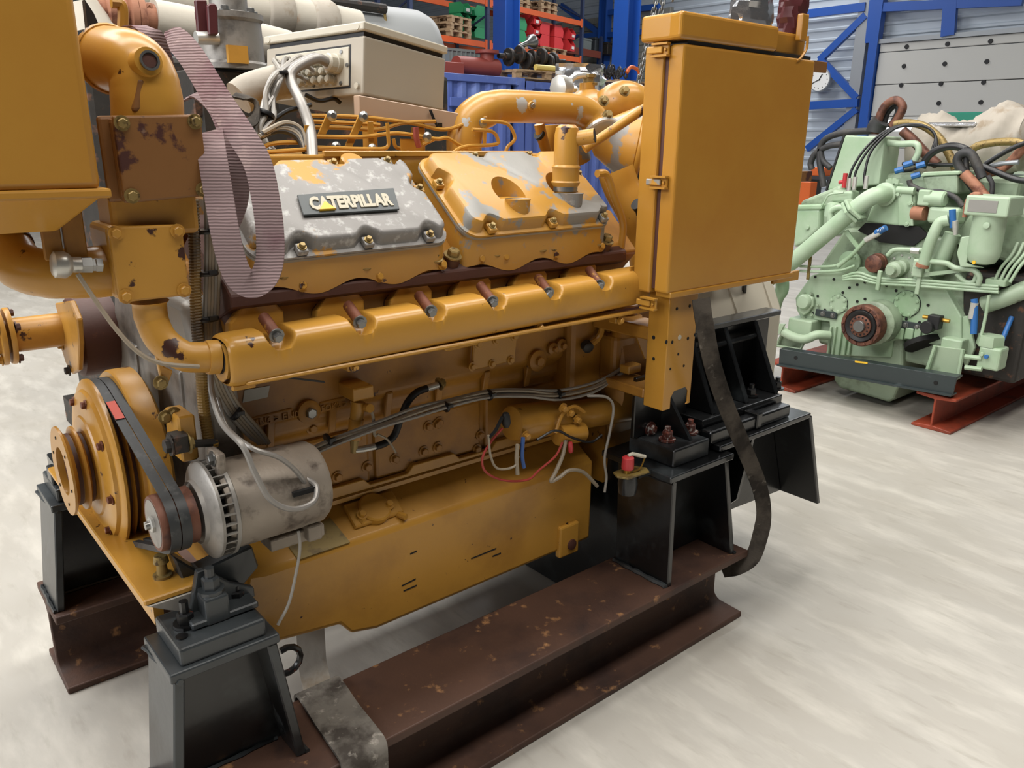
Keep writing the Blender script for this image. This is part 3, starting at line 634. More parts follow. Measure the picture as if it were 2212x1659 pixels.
# pan flange lugs, cover, data plate, drain boss
q = P(812, 1110, Z=.648)
def on_slope(px, py, off=0):   # sloping top of the oil pan
    o = V(1, YS, .602); nrm = V(0, -.076, .115).normalized(); return PL(px, py, o+nrm*off, nrm), nrm
c, nrm = on_slope(806, 1103)
cov = MB().lathe(c, nrm, [(.045, -.01), (.045, .018), (.04, .022)], 24).build('pan_cover', 'yellow', pan, 35)
MB().box(c+nrm*.006, (.15, .075, .016), Matrix.Rotation(math.atan2(.076, .115), 3, 'X')).build('pan_cover_base', 'yellow', pan, 0, .005, 2)
for px, py in ((782, 1112), (840, 1090)):
    p, _ = on_slope(px, py, .02); bolt(pan, p, nrm, .01, .012, 'yellow')
for px, py in ((772, 1128), (862, 1118)):
    p, _ = on_slope(px, py, .0); MB().rod(p+V(-.01, .03, .012), p+V(.01, -.02, .006), .009, 8).build('clamp_finger', 'yellow', pan)
qs = [on_slope(px, py, .002)[0] for px, py in ((618, 1173), (712, 1118), (756, 1172), (644, 1210))]
MB().slab(qs, nrm*.004).build('data_plate', 'plate_bronze', pan, 0, 0, label='bronze data plate')
q = P(1228, 1165, Y=YS); MB().bb(q+V(-.05, -.014, -.05), q+V(.035, .01, .06)).build('drain_boss', 'yellow', pan, 0, .006, 2)
MB().lathe(q+V(.0, -.012, -.012), (0, -1, 0), [(.018, 0), (.018, .008), (.01, .01)], 14).build('drain_plug', 'brown_primer', pan)
for a, b in (((1064, 1203), (1082, 1196)), ((868, 1267), (898, 1252)), ((872, 1278), (900, 1266)), ((1018, 1208), (1072, 1186)), ((886, 1198), (900, 1192))):
    a, b = P(*a, Y=YS-.0008), P(*b, Y=YS-.0008); MB().slab([a, b, b+V(0, 0, .004), a+V(0, 0, .0035)], (0, .001, 0)).build('scratch', 'dark_hole', pan, 0)
# --- engine block (crankcase, bulged upper deck)
mb = MB()
prof = [(YB, .69), (YB, .875), (YB-.02, .895), (YB-.02, .93), (YB-.045, .955), (YB-.045, 1.10), (1.66, 1.22), (1.60, 1.285), (1.72, 1.40), (1.9, 1.30), (2.1, 1.30)]
prof += [(4-y, z) for y, z in prof[:-2]][::-1]
mb.prism([V(.62, y, z) for y, z in prof], (1.22, 0, 0)); block = mb.build('engine_block', 'yellow_oily_shade', E_, 25, .01, 3)
# flywheel housing
mb = MB(); mb.lathe((1.84, 2.0, .86), (1, 0, 0), [(.33, 0), (.36, .02), (.36, .19), (.33, .21)], 40); mb.bb((1.84, 1.70, .50), (2.02, 2.30, 1.15)); mb.build('flywheel_housing', 'yellow_oily_shade', E_, 35)
mb = MB(); mb.prism([V(2.05, y, z) for y, z in ((1.68, .62), (1.68, .98), (1.74, 1.10), (1.9, 1.16), (2.1, 1.16), (2.26, 1.10), (2.32, .98), (2.32, .62))], (.75, 0, 0))
gb = mb.build('gearbox_casing', 'box_white', E_, 25, .02, 3)
for x in (2.25, 2.5, 2.72): MB().prism([V(x, y, z) for y, z in ((1.675, .99), (1.738, 1.106), (1.9, 1.167), (1.9, 1.15), (1.74, 1.09), (1.69, .98))], (.015, 0, 0)).build('casing_rib', 'box_white', gb, 0)
MB().bb((2.2, 1.72, 1.11), (2.42, 1.86, 1.17)).build('valve_body', 'grey_cast', gb, 0, .01, 2)
for k, (dz, mt) in enumerate(((0, 'cable_grey'), (.03, 'cable_silver'), (-.015, 'cable_black'), (.05, 'cable_grey'))):
    MB().tube(sm([(2.1, 1.72, 1.14+dz), (2.3, 1.66, 1.2+dz), (2.5, 1.68, 1.16+dz), (2.62, 1.74, 1.05+dz)], 6), .009, 7).build('gearbox_hose', mt, gb)
MB().lathe((2.5, 1.74, 1.12), (0, -.4, 1), [(.012, 0), (.012, .05), (.03, .055), (.03, .07)], 10).build('red_valve_knob', 'red_plastic', gb)
MB().rod((2.36, 1.72, 1.14), (2.46, 1.66, 1.2), .016, 10).build('gearbox_fitting', 'steel', gb)
# crankcase side covers with bolts
cx = [.66, 1.02, 1.40, 1.78]
for i in range(3):
    MB().bb((cx[i]+.008, YB-.012, .70), (cx[i+1]-.008, YB+.01, .862)).build('crankcase_cover', 'yellow_oily_shade', block, 0, .01, 2)
for px, py in ((729, 1030), (793, 1008), (853, 991), (915, 975), (945, 966), (925, 921), (1037, 940), (943, 917), (674, 925), (948, 912), (1128, 785), (1157, 778), (660, 1051), (1030, 970)):
    bolt(block, P(px, py, Y=YB-.013), (0, -1, 0), .011, .012, 'yellow_oily_shade')
# scalloped pan rail
mb = MB(); pts = []
x = .80
while x < 1.80:
    k = (x-.80) % .30; z = .722 if (.03 < k < .19) else .702; pts.append((x, z)); x += .02
for i in range(len(pts)-1):
    (xa, za), (xb, zb) = pts[i], pts[i+1]
mb.prism([V(.80, YB-.028, .69)]+[V(x, YB-.028, z) for x, z in pts]+[V(pts[-1][0], YB-.028, .69)], (0, .02, 0)); mb.build('pan_rail', 'yellow', block, 0, .003, 2)
mb = MB(); mb.bb((.80, YB-.034, .676), (1.80, YB, .688)); mb.build('pan_rail_lip', 'yellow', block, 0)
YU = YB-.045
# cast pads, ribs, plates and plugs on the block side
a, b = P(560, 905, Y=YB-.022), P(1120, 905, Y=YB-.022)
for (x0, z0), (x1, z1) in (((544, 915), (632, 893)), ((690, 882), (748, 868))):
    p, q = P(x0, z0, Y=YU), P(x1, z1, Y=YU)
    MB().slab([p+V(0, 0, -.012), q+V(0, 0, -.012), q+V(0, 0, .016), p+V(0, 0, .016)], (0, .008, 0)).build('cast_pad', 'yellow_oily_shade', block, 0, .004, 2)
def raised_text(body, size, o, ux, uy, mt, parent, name, ext=.002, off=0.0, label=None):
    cu = bpy.data.curves.new(name, 'FONT'); cu.body = body; cu.size = size; cu.extrude = ext; cu.offset = off; cu.resolution_u = 2
    cu.space_character = 1.0
    ob = bpy.data.objects.new(name, cu); COL.objects.link(ob); bpy.context.view_layer.update()
    me = bpy.data.meshes.new_from_object(ob.evaluated_get(bpy.context.evaluated_depsgraph_get())); bpy.data.objects.remove(ob)
    ux = Vector(ux); uy = Vector(uy); nz = ux.normalized().cross(uy.normalized())
    M = Matrix((ux, uy, nz)).transposed()
    for v in me.vertices: v.co = M @ v.co
    me.materials.clear(); me.materials.append(MAT[mt]); o2 = bpy.data.objects.new(name, me); COL.objects.link(o2); put(o2, o, parent)
    if label: o2['label'] = label
    return o2
raised_text('4N6 > EN0 >', .024, P(548, 917, Y=YU-.004)+V(0, -.002, -.004), V(1, 0, 0), V(0, 0, 1), 'yellow_oily_shade', block, 'cast_lettering', .003)
raised_text('FOK2 > O', .022, P(692, 885, Y=YU-.004)+V(0, -.002, -.004), V(1, 0, 0), V(0, 0, 1), 'yellow_oily_shade', block, 'cast_lettering', .003)
for px, py, r, mt in ((664, 888, .02, 'steel'), (1157, 778, .022, 'yellow_oily_shade'), (1208, 745, .014, 'yellow_oily_shade'), (1190, 752, .013, 'yellow_oily_shade')):
    p = P(px, py, Y=YU); MB().lathe(p, (0, -1, 0), [(r*1.5, -.005), (r*1.5, .012), (r, .016)], 20).build('core_plug', 'yellow_oily_shade', block); bolt(block, p+V(0, -.016, 0), (0, -1, 0), r*.7, .012, mt, False)
for i in range(7):
    x = .72+i*.165; MB().prism([V(x, YU+.02, .875), V(x, YB-.03, .875), V(x, YU-.004, .955), V(x, YU+.02, .965)], (.02, 0, 0)).build('cast_rib', 'yellow_oily_shade', block, 0, .004, 1)
# square plate with corner bolts and bracket beside it
qs = [P(*c, Y=YU-.02) for c in ((1022, 735), (1116, 713), (1110, 778), (1018, 800))]
pl = MB().slab(qs, (0, .012, 0)).build('side_plate', 'yellow', block, 0, .003, 1)
MB().slab([q+V(0, .02, 0) for q in qs], (0, .03, 0)).build('side_plate_boss', 'yellow_oily_shade', block, 0, .003, 1)
for px, py in ((1033, 743), (1072, 735), (1111, 727), (1020, 792), (1063, 786), (1103, 778)): bolt(pl, P(px, py, Y=YU-.027), (0, -1, 0), .009, .01, 'yellow')
qs = [P(*c, Y=1.60) for c in ((945, 738), (1018, 722), (1024, 740), (952, 756))]
br = MB().slab(qs, (0, .05, 0)).build('lifting_bracket', 'yellow', block, 0, .004, 1)
for px, py in ((965, 747), (1016, 735)): MB().lathe(P(px, py, Y=1.574), (0, -1, 0), [(.006, 0), (.006, .0015)], 12).build('bolt_hole', 'dark_hole', br)
# white paper label on the block, black strip
MB().slab([P(*c, Y=YU-.0015) for c in ((528, 843), (583, 833), (578, 858), (524, 870))], (0, .001, 0)).build('paper_label', 'plate_grey', block, 0, label='faded white paper label')
a = [P(*c, Y=1.66) for c in ((597, 811), (700, 823), (702, 827), (600, 815))]; MB().slab(a, (0, .004, 0)).build('rubber_strip', 'rubber_dull', block, 0)
# --- water cooled exhaust manifold with six notches for the studs
MX0, MX1 = .552, 1.83
def mz(x): return 1.170+.026*(x-.55)/1.25
YM, MA, MBh = 1.555, .056, .052
notch = [P(px, py, Y=1.53).x for px, py in ((598, 730), (776, 700), (930, 675), (1062, 652), (1184, 634), (1294, 618))]
NX, NT = 420, 44
rows = []
for i in range(NX+1):
    x = MX0+(MX1-MX0)*i/NX; row = []
    taper = 1.0
    if x < MX0+.02: taper = .86+.14*math.sqrt(max(0, 1-((MX0+.02-x)/.02)**2))
    for k in range(NT+1):
        th = 2*math.pi*k/NT-math.pi
        c_, s_ = math.cos(th), math.sin(th); ex = .62
        y = -MA*math.copysign(abs(c_)**ex, c_); z = MBh*math.copysign(abs(s_)**ex, s_)
        dn = 0
        deg = math.degrees(th)
        for nx in notch:
            u = abs(x-nx)/.030
            if u < 1.15 and 8 < deg < 170:
                v_ = max(0, (52-deg)/44) if deg < 52 else 0
                rr = math.sqrt(u*u+v_*v_)
                t = min(1, max(0, (1.08-rr)/.42)); dn = max(dn, t*t*(3-2*t))
        nrm = V(0, -c_, s_)
        p = V(x, YM+y*taper, mz(x)+z*taper)+(V(0, .034, -.022)*dn)
        row.append(p)
    rows.append(row)
mb = MB(); mb.grid(rows); e = len(mb.v)
man = mb.build('exhaust_manifold', 'yellow', E_, 60)
MB().slab([V(MX0, YM+y*1.0, mz(MX0)+z) for y, z in [(.045*math.cos(t*.26), .042*math.sin(t*.26)) for t in range(24)]], (.006, 0, 0)).build('manifold_end', 'yellow_chip', man, 30)
mb = MB(); mb.bb((MX0+.03, YM-MA*.9, mz(1)-MBh-.004), (MX1, YM-.01, mz(1)-MBh+.006)); mb.build('manifold_seam', 'yellow', man, 0, .003, 1)
for px, py in ((757, 790), (1157, 705), (1330, 690)):
    p = P(px, py, Y=1.535); MB().box(p, (.03, .03, .018)).build('manifold_lug', 'yellow', man, 0, .003, 1); bolt(man, p+V(0, -.016, 0), (0, -1, 0), .008, .012, 'yellow_chip')
p = P(522, 832, Y=1.53); MB().box(p, (.05, .03, .012)).build('manifold_lug', 'yellow_chip', man, 0, .003, 1)
for (tx, ty), (bx, by), nx in zip(((570, 686), (752, 660), (905, 638), (1038, 617), (1163, 600), (1273, 583)), ((597, 724), (777, 695), (930, 671), (1063, 650), (1184, 631), (1294, 614)), notch):
    a, b = P(tx, ty, Y=1.585), P(bx, by, Y=1.515)
    st = MB().rod(a, b, .0125, 12).build('manifold_stud', 'stud_rust', man)
    ax = (b-a).normalized(); bolt(st, b, ax, .0105, .016, 'bolt_steel', True, 'stud_nut')
    # saddle shaped port flange behind
    c = (a+V(0, .03, .0))
    prof = [(-.062, -.05), (-.058, -.01), (-.030, .022), (.045, .022), (.062, .0), (.062, -.03), (.03, -.05)]
    MB().prism([c+V(dx-.005, -.004, dz+.002) for dx, dz in prof], (0, .03, -.006)).build('port_flange', 'yellow', man, 0, .006, 2)
    MB().tube([c+V(-.01, .03, -.02), c+V(-.01, .12, .03)], .045, 14).build('exhaust_port', 'brown_primer', man)
# --- cylinder head slab (near bank)
hA, hB = P(1354, 554, Y=1.60), P(1306, 498, Y=1.72)
mb = MB(); x0, x1 = .60, hA.x
sec = [(1.60, 1.262), (1.60, 1.288), (1.62, 1.304), (1.80, 1.40), (1.86, 1.36), (1.70, 1.22)]
mb.prism([V(x0, y, z) for y, z in sec], (x1-x0, 0, 0)); head = mb.build('cylinder_head', 'brown_primer', E_, 0, .003, 1)
mb = MB(); mb.prism([V(x0, 4-y, z) for y, z in sec], (x1-x0, 0, 0)); mb.build('cylinder_head', 'brown_primer', E_, 0, .003, 1)
for px, py in ((606, 636), (783, 604), (935, 594), (975, 556), (1062, 575), (1160, 562), (1184, 560), (1283, 545), (1306, 518)):
    p = P(px, py, Y=1.615); p.z = min(p.z, 1.335)
    p = P(px, py, Y=1.62)
    MB().lathe(V(p.x, 1.625, 1.302), (0, -.45, .9), [(.021, 0), (.021, .02), (.017, .022)], 20).build('head_bolt_boss', 'brown_primer', head)
    bolt(head, V(p.x, 1.625, 1.302)+V(0, -.45, .9)*.022, (0, -.45, .9), .0155, .02, 'bolt_brass', True, 'head_bolt')
# --- valve covers
CN = V(0, -.175, .22).normalized(); CV = V(0, .22, .175).normalized()   # lid normal, up-slope direction
def rounded(w, h, r, n=10):
    pts = []
    for cx_, cy_, a0 in ((w/2-r, h/2-r, 0), (-w/2+r, h/2-r, 90), (-w/2+r, -h/2+r, 180), (w/2-r, -h/2+r, 270)):
        for k in range(n+1):
            a = math.radians(a0+90*k/n); pts.append((cx_+r*math.cos(a), cy_+r*math.sin(a), math.cos(a), math.sin(a)))
    return pts
def dense(pts, step=.006):
    out = []; n = len(pts)
    for i in range(n):
        a, b = pts[i], pts[(i+1) % n]; d = math.hypot(b[0]-a[0], b[1]-a[1]); k = max(1, int(d/step))
        for j in range(k): t = j/k; out.append(tuple(a[m_]+(b[m_]-a[m_])*t for m_ in range(4)))
    return out
def valve_cover(lowL, lowR, depth, lid_mat, base_mat, bolts, rise=.034):
    """lowL/lowR: world ends of the lower lid edge; bolts: (u, v) in 0..1 on the lid"""
    o = Vector(lowL); ux = (Vector(lowR)-o); w = ux.length; ux = ux.normalized(); n0 = ux.cross(CV)
    if n0.z < 0: n0 = -n0
    ctr = o+ux*w/2+CV*depth/2
    def W(x, y, h): return ctr+ux*x+CV*y+n0*h
    out = dense(rounded(w, depth, .045)); n = len(out); bl = [((u-.5)*w, (v-.5)*depth) for u, v in bolts]
    def ring(ins, h, sc):
        vs = []
        for x, y, nx, ny in out:
            s_ = 0
            for bx, by in bl:
                d = math.hypot(x-bx, y-by); s_ = max(s_, max(0, 1-d/.036))
            s_ = min(1, s_*1.6)
            t = ins+sc*s_
            vs.append(W(x-nx*t, y-ny*t, h))
        return vs
    rs = [ring(.0, -.012, 0), ring(0, 0, 0), ring(.009, .002, .022), ring(.012, rise*.3, .023), ring(.015, rise*.8, .024), ring(.020, rise*.97, .024), ring(.026, rise, .022)]
    mb = MB()
    for r in rs: mb.v += r
    for i in range(len(rs)-1):
        for k in range(n): mb.f.append([i*n+k, i*n+(k+1) % n, (i+1)*n+(k+1) % n, (i+1)*n+k])
    mb.f.append([(len(rs)-1)*n+k for k in range(n)]); mb.f.append(list(range(n))[::-1])
    lid = mb.build('valve_cover', lid_mat, E_, 50)
    for bx, by in bl:
        p = W(bx, by, .002); q = W(bx*.985, by*.97, .002)
        MB().box(p+n0*.007, (.024, .026, .014), Matrix((ux, CV, n0)).transposed()).build('bolt_pad', lid_mat, lid, 0, .003, 2)
        bolt(lid, p+n0*.014, n0, .0068, .010, 'bolt_brass')
    # rocker box under the lid
    out2 = dense(rounded(w-.012, depth-.01, .04)); base = []
    mb = MB(); n2 = len(out2); top_, bot_ = [], []
    for x, y, nx, ny in out2:
        t = W(x, y, -.006); top_.append(t)
        s_ = (x/w+.5); fl = max(0, -ny)
        yb_ = 1.585+(t.y-1.585)*.80
        zb = 1.292+(yb_-1.60)*.53+.012*math.sin(s_*math.pi*5)*fl
        bot_.append(V(t.x+nx*.004, yb_+.012, min(zb, t.z-.01)))
    mid = [a*.45+b*.55+V(0, .012*0, 0) for a, b in zip(top_, bot_)]
    mb.v += bot_+mid+top_
    for i in range(2):
        for k in range(n2): mb.f.append([i*n2+k, i*n2+(k+1) % n2, (i+1)*n2+(k+1) % n2, (i+1)*n2+k])
    mb.f += [list(range(n2))[::-1], [2*n2+k for k in range(n2)]]
    rb = mb.build('rocker_box', base_mat, E_, 45)
    MB().add([W(x*1.004, y*1.006, -.013) for x, y, a, b in out]+[W(x*1.004, y*1.006, -.006) for x, y, a, b in out], [(k, (k+1) % n, n+(k+1) % n, n+k) for k in range(n)]+[list(range(n))[::-1], list(range(n, 2*n))]).build('cover_gasket', 'plate_grey', rb, 30)
    return lid, rb, W, n0, ux
l1L, l1R = P(545, 566, Y=1.58), P(978, 521, Y=1.58)
cov1, rb1, W1, n1, u1 = valve_cover(l1L, l1R, .283, 'alu_yellow', 'yellow', [(.055, .05), (.22, .045), (.54, .05), (.87, .05), (.98, .60), (.90, .965), (.60, .955), (.25, .955), (.03, .62)])
l2L, l2R = P(1010, 513, Y=1.58), P(1326, 483, Y=1.58)
cov2, rb2, W2, n2_, u2 = valve_cover(l2L, l2R, .29, 'yellow_grey', 'yellow_grey', [(.15, .05), (.55, .05), (.93, .06), (.02, .62), (.985, .66), (.35, .955), (.72, .955)])
for px, py in ((652, 618), (818, 598), (955, 572), (1038, 560), (1090, 556), (1198, 552), (1298, 532)):
    bolt(rb1 if px < 1000 else rb2, P(px, py, Y=1.603), (0, -1, .3), .009, .011, 'yellow_chip')
# far bank covers (mirror, only their tops show)
for a, b in ((.66, 1.16), (1.22, 1.70)):
    MB().prism([V(a, 2.18, 1.30), V(a, 2.22, 1.50), V(a, 2.36, 1.40), V(a, 2.40, 1.30)], (b-a, 0, 0)).build('far_valve_cover', 'yellow_grey', E_, 0, .02, 3)
# name plate
qs = [PL(px, py, W1(0, 0, .037), n1) for px, py in ((655, 468), (862, 455), (849, 409), (641, 424))]
MB().prism(qs, n1*.005).build('name_plate', 'emblem_dark', cov1, 0, .001, 1, label='dark name plate with raised cream lettering')
ux = (qs[1]-qs[0]); hgt = (qs[3]-qs[0]); hn = hgt-ux*(hgt.dot(ux)/ux.length_squared)
txt = raised_text('CATERPILLAR', 1.0, (0, 0, 0), V(1, 0, 0), V(0, 1, 0), 'emblem_white', cov1, 'name_lettering', .03, .05, label='raised cream lettering')
me = txt.data; lo = [min(v.co[i] for v in me.vertices) for i in range(2)]; hi = [max(v.co[i] for v in me.vertices) for i in range(2)]
base = qs[0]+ux*.085+hgt*.17+n1*.006
for v in me.vertices:
    a = (v.co.x-lo[0])/(hi[0]-lo[0]); b = (v.co.y-lo[1])/(hi[1]-lo[1]); v.co = ux*(a*.865)+hgt*(b*.66)+n1*(v.co.z*.06)
put(txt, base, cov1)
tri = [base+ux*s_+hgt*t-n1*.001 for s_, t in ((.075, -.04), (.235, -.04), (.15, .36))]
MB().prism(tri, n1*.006).build('name_triangle', 'emblem_yellow', cov1, 0, label='yellow triangle')
# recesses and bosses of the second cover, breather pipe
cutc = []
for px, py, lab in ((1106, 428, 0), (1221, 416, 1)):
    c = PL(px, py, W2(0, 0, .03), n2_)
    cutc.append(c); zt = c.z
    cut = MB().lathe(V(c.x, c.y+.012, zt), (0, 0, 1), [(.047, 0), (.047, .3)], 28); boolean(cov2, cut)
for i, c in enumerate(cutc):
    MB().lathe(V(c.x, c.y-.024, c.z-.085), (0, 0, 1), [(.020, 0), (.028, .02), (.032, .08), (.034, .085)], 24).build('breather_boss', 'alu_yellow', cov2)
c = cutc[1]
bp = MB().lathe(V(c.x, c.y, c.z), (0, 0, 1), [(.03, 0), (.03, .012), (.038, .022), (.040, .028), (.037, .032), (.037, .062), (.04, .068), (.034, .074), (.034, .15), (.030, .17), (.02, .178)], 26).build('breather_pipe', 'yellow_chip', E_)
MB().lathe(V(c.x, c.y, c.z+.004), (0, 0, 1), [(.0335, 0), (.0335, .014), (.03, .014), (.03, 0)], 26, True).build('hose_clamp', 'steel', bp)
a = V(c.x+.01, c.y-.01, c.z+.140); d = (P(1252, 322, Y=c.y-.04)-a)
d = V(.034, -.052, .010)
MB().tube([a, a+d], .020, 16, False).build('breather_outlet', 'yellow_chip', bp); MB().tube([a+d*.9, a+d*1.001], [.017, .017], 16).build('breather_bore', 'dark_hole', bp)
# rail pipe right of cover 2
MB().tube(sm([P(*q, Y=1.62) for q in ((1290, 375), (1310, 378), (1325, 420), (1345, 480), (1342, 530), (1338, 560))], 6), .011, 10).build('oil_pipe', 'yellow', E_)
# ================================================================== engine front: damper, belts, alternator, pipes, tank
DY, DZ = 2.0, .845
T = .0
# front timing cover, silver cast
mb = MB(); mb.prism([V(.545, y, z) for y, z in ((1.70, .72), (1.66, .95), (1.68, 1.12), (1.74, 1.26), (2.26, 1.26), (2.32, 1.12), (2.34, .95), (2.30, .72))], (.085, 0, 0)); tc = mb.build('timing_cover', 'grey_cast', E_, 25, .02, 3)
for px, py in ((345, 820), (300, 790), (395, 850)): MB().prism([P(px, py, X=.55)+V(-.012, dy, dz) for dy, dz in ((-.02, -.12), (.03, -.12), (.05, .06), (-.03, .06))], (.02, 0, 0)).build('cover_rib', 'grey_cast', tc, 0, .008, 2)
# damper + fan pulley
dm = MB().lathe((0, DY, DZ), (1, 0, 0), [(.03, .37), (.118, .372), (.122, .376), (.15, .378), (.165, .38), (.178, .384), (.182, .392), (.20, .396), (.205, .400), (.205, .406), (.196, .409), (.178, .414), (.176, .419), (.196, .424), (.178, .430), (.176, .436), (.196, .442), (.198, .45)], 64).build('crank_damper', 'yellow', E_, 40)
MB().lathe((0, DY, DZ), (1, 0, 0), [(.1, .449), (.214, .449), (.218, .455), (.218, .50), (.20, .51), (.1, .51)], 64, True).build('damper_drum', 'yellow_chip', dm, 40)
fp = MB().lathe((0, DY, DZ), (1, 0, 0), [(.058, .318), (.106, .318), (.107, .323), (.088, .332), (.082, .338), (.084, .344), (.100, .349), (.101, .354), (.082, .362), (.080, .368), (.098, .374), (.10, .380), (.06, .382), (.056, .376), (.056, .33)], 56, True).build('fan_pulley', 'yellow_plain', E_, 25)
MB().lathe((0, DY, DZ), (1, 0, 0), [(.057, .345), (.03, .347), (.0, .348)], 32).build('pulley_bore', 'brown_primer', fp)
for k in range(6):
    a = k*math.pi/3+.3; MB().lathe(V(.3175, DY+.08*math.cos(a), DZ+.08*math.sin(a)), (-1, 0, 0), [(.004, 0), (.004, .001)], 8).build('bolt_hole', 'dark_hole', fp)
for x0_, x1_, r_ in ((.412, .4205, .1785), (.428, .438, .1785)): MB().lathe((0, DY, DZ), (1, 0, 0), [(r_, x0_), (r_, x1_)], 56).build('belt_groove', 'brown_primer', dm)
for x0_, x1_, r_ in ((.333, .3425, .0862), (.357, .3675, .0845)): MB().lathe((0, DY, DZ), (1, 0, 0), [(r_, x0_), (r_, x1_)], 48).build('belt_groove', 'brown_primer', fp)
for k in range(8):
    a = k*math.pi/4+.2; bolt(dm, V(.381, DY+.162*math.cos(a), DZ+.162*math.sin(a)), (-1, 0, 0), .0085, .011, 'stud_rust')
# alternator
AX = P(338, 1130, X=.400); AY, AZ = AX.y, AX.z
alt = MB().lathe((0, AY, AZ), (1, 0, 0), [(.04, .515), (.092, .517), (.096, .525), (.096, .60), (.0955, .602), (.0955, .690), (.094, .692), (.094, .735), (.085, .748), (.05, .75)], 56).build('alternator', 'alternator', E_, 40)
ap = MB().lathe((0, AY, AZ), (1, 0, 0), [(.046, .400), (.050, .394), (.0565, .394), (.0585, .398), (.0585, .408), (.0575, .45), (.060, .462), (.060, .468), (.03, .47)], 40).build('alternator_pulley', 'rust_wheel', alt, 30)
MB().lathe((0, AY, AZ), (1, 0, 0), [(.0500, .3935), (.047, .3945), (.02, .3975), (0, .3975)], 32).build('pulley_face', 'grey_cast', alt)
MB().lathe((0, AY, AZ), (-1, 0, 0), [(.017, -.402), (.017, -.388), (.014, -.386)], 6).build('pulley_nut', 'zinc', alt, 20); MB().rod((.39, AY, AZ), (.378, AY, AZ), .009, 12).build('pulley_shaft', 'steel', alt)
fd = MB().lathe((0, AY, AZ), (1, 0, 0), [(.062, .478), (.066, .474), (.07, .482), (.100, .492), (.104, .496), (.104, .502), (.06, .503)], 56).build('fan_disc', 'grey_cast', alt, 40)
MB().lathe((0, AY, AZ), (1, 0, 0), [(.08, .503), (.08, .53)], 40).build('fan_core', 'dark_hole', alt)
MB().lathe((0, AY, AZ), (1, 0, 0), [(.085, .526), (.104, .526), (.105, .533), (.097, .537), (.085, .537)], 56, True).build('vent_ring', 'grey_cast', alt, 40)
for k in range(30):
    a = 2*math.pi*k/30; u = V(0, math.cos(a), math.sin(a)); t = V(0, -math.sin(a), math.cos(a))
    c = V(.515, AY, AZ)+u*.095; MB().hexa([c+V(sx*.013, 0, 0)+t*st*.0015+u*su*.008 for su in (-1, 1) for sx, st in ((-1, -1), (1, -1), (1, 1), (-1, 1))]).build('vent_fin', 'grey_cast', alt, 0)
MB().bb((.70, AY-.05, AZ-.125), (.735, AY+.03, AZ-.085)).build('mounting_foot', 'alternator', alt, 0, .005, 2)
MB().bb((.65, AY-.10, AZ+.02), (.70, AY-.085, AZ+.03)).build('vent_slot', 'dark_hole', alt, 0); MB().bb((.62, AY-.03, AZ-.13), (.75, AY+.03, AZ-.10)).build('mounting_foot', 'alternator', alt, 0, .004, 2)
q = V(.525, AY-.02, AZ+.108); MB().box(q, (.02, .06, .05)).build('adjuster_ear', 'alternator', alt, 0, .006, 2); bolt(alt, q+V(-.01, -.01, .012), (-1, 0, 0), .011, .012, 'bolt_steel')
# belts
def belt(x, r1, r2, w, mt):
    c1, c2 = Vector((DY, DZ)), Vector((AY, AZ)); d = c2-c1; L_ = d.length; base = math.atan2(d.y, d.x); off = math.acos((r1-r2)/L_)
    pts = []
    a0, a1 = base+off, base-off+2*math.pi
    for k in range(41): a = a0+(a1-a0)*k/40; pts.append(c1+Vector((math.cos(a), math.sin(a)))*r1)
    b0, b1 = base-off, base+off
    for k in range(17): a = b0+(b1-b0)*k/16; pts.append(c2+Vector((math.cos(a), math.sin(a)))*r2)
    n = len(pts); mb = MB(); ctr = (c1+c2)/2
    for i, p in enumerate(pts):
        t = (pts[(i+1) % n]-pts[i-1]).normalized(); nn = Vector((t.y, -t.x))
        for dx, dn in ((-w/2, .005), (w/2, .005), (w*.34, -.006), (-w*.34, -.006)): mb.v.append(V(x+dx, p.x+nn.x*dn, p.y+nn.y*dn))
    for i in range(n):
        j = (i+1) % n
        for k in range(4): mb.f.append([i*4+k, i*4+(k+1) % 4, j*4+(k+1) % 4, j*4+k])
    return mb.build('drive_belt', mt, E_, 40)
bl1 = belt(.4165, .197, .062, .020, 'belt'); belt(.4385, .197, .062, .020, 'belt')
c1, c2 = V(.4165, DY, DZ), V(.4165, AY, AZ); d = c2-c1; base = math.atan2(d.z, d.y); off = math.acos((.203-.068)/d.length); u = V(0, math.cos(base-off), math.sin(base-off))
pa, pb = c1+u*.2035, c2+u*.0685
if (c1+V(0, math.cos(base+off), math.sin(base+off))*.2).z > pa.z: u = V(0, math.cos(base+off), math.sin(base+off)); pa, pb = c1+u*.2035, c2+u*.0685
a, b = pa+(pb-pa)*.12, pa+(pb-pa)*.30
MB().prism([a+V(-.0095, 0, 0), b+V(-.0095, 0, 0), b+V(.0095, 0, 0), a+V(.0095, 0, 0)], u*.0008).build('belt_sticker', 'red_sticker', bl1, 0, label='small red sticker')
# alternator adjuster
br = MB().slab([P(*q, Y=1.68) for q in ((362, 885), (395, 878), (412, 905), (405, 950), (372, 955), (366, 920))], (0, .03, 0)).build('alternator_bracket', 'yellow', E_, 0, .004, 2)
for px, py in ((375, 893), (357, 900)): bolt(br, P(px, py, Y=1.662), (0, -1, 0), .01, .012, 'bolt_brass')
a, b = P(378, 960, Y=1.60), P(468, 956, Y=1.60); ad = MB().rod(a, b, .0085, 10).build('adjuster_rod', 'dark_metal', E_); MB().box(a+V(.01, .01, .0), (.035, .04, .04)).build('adjuster_block', 'dark_metal', ad, 0, .004, 1)
bolt(ad, P(405, 957, Y=1.60), (1, 0, 0), .015, .012, 'bolt_brass'); bolt(ad, a+V(-.008, 0, 0), (-1, 0, 0), .015, .014, 'dark_metal'); MB().lathe(b, (1, 0, 0), [(.009, -.01), (.009, .001), (.006, .002)], 6).build('rod_tip', 'brass', ad)
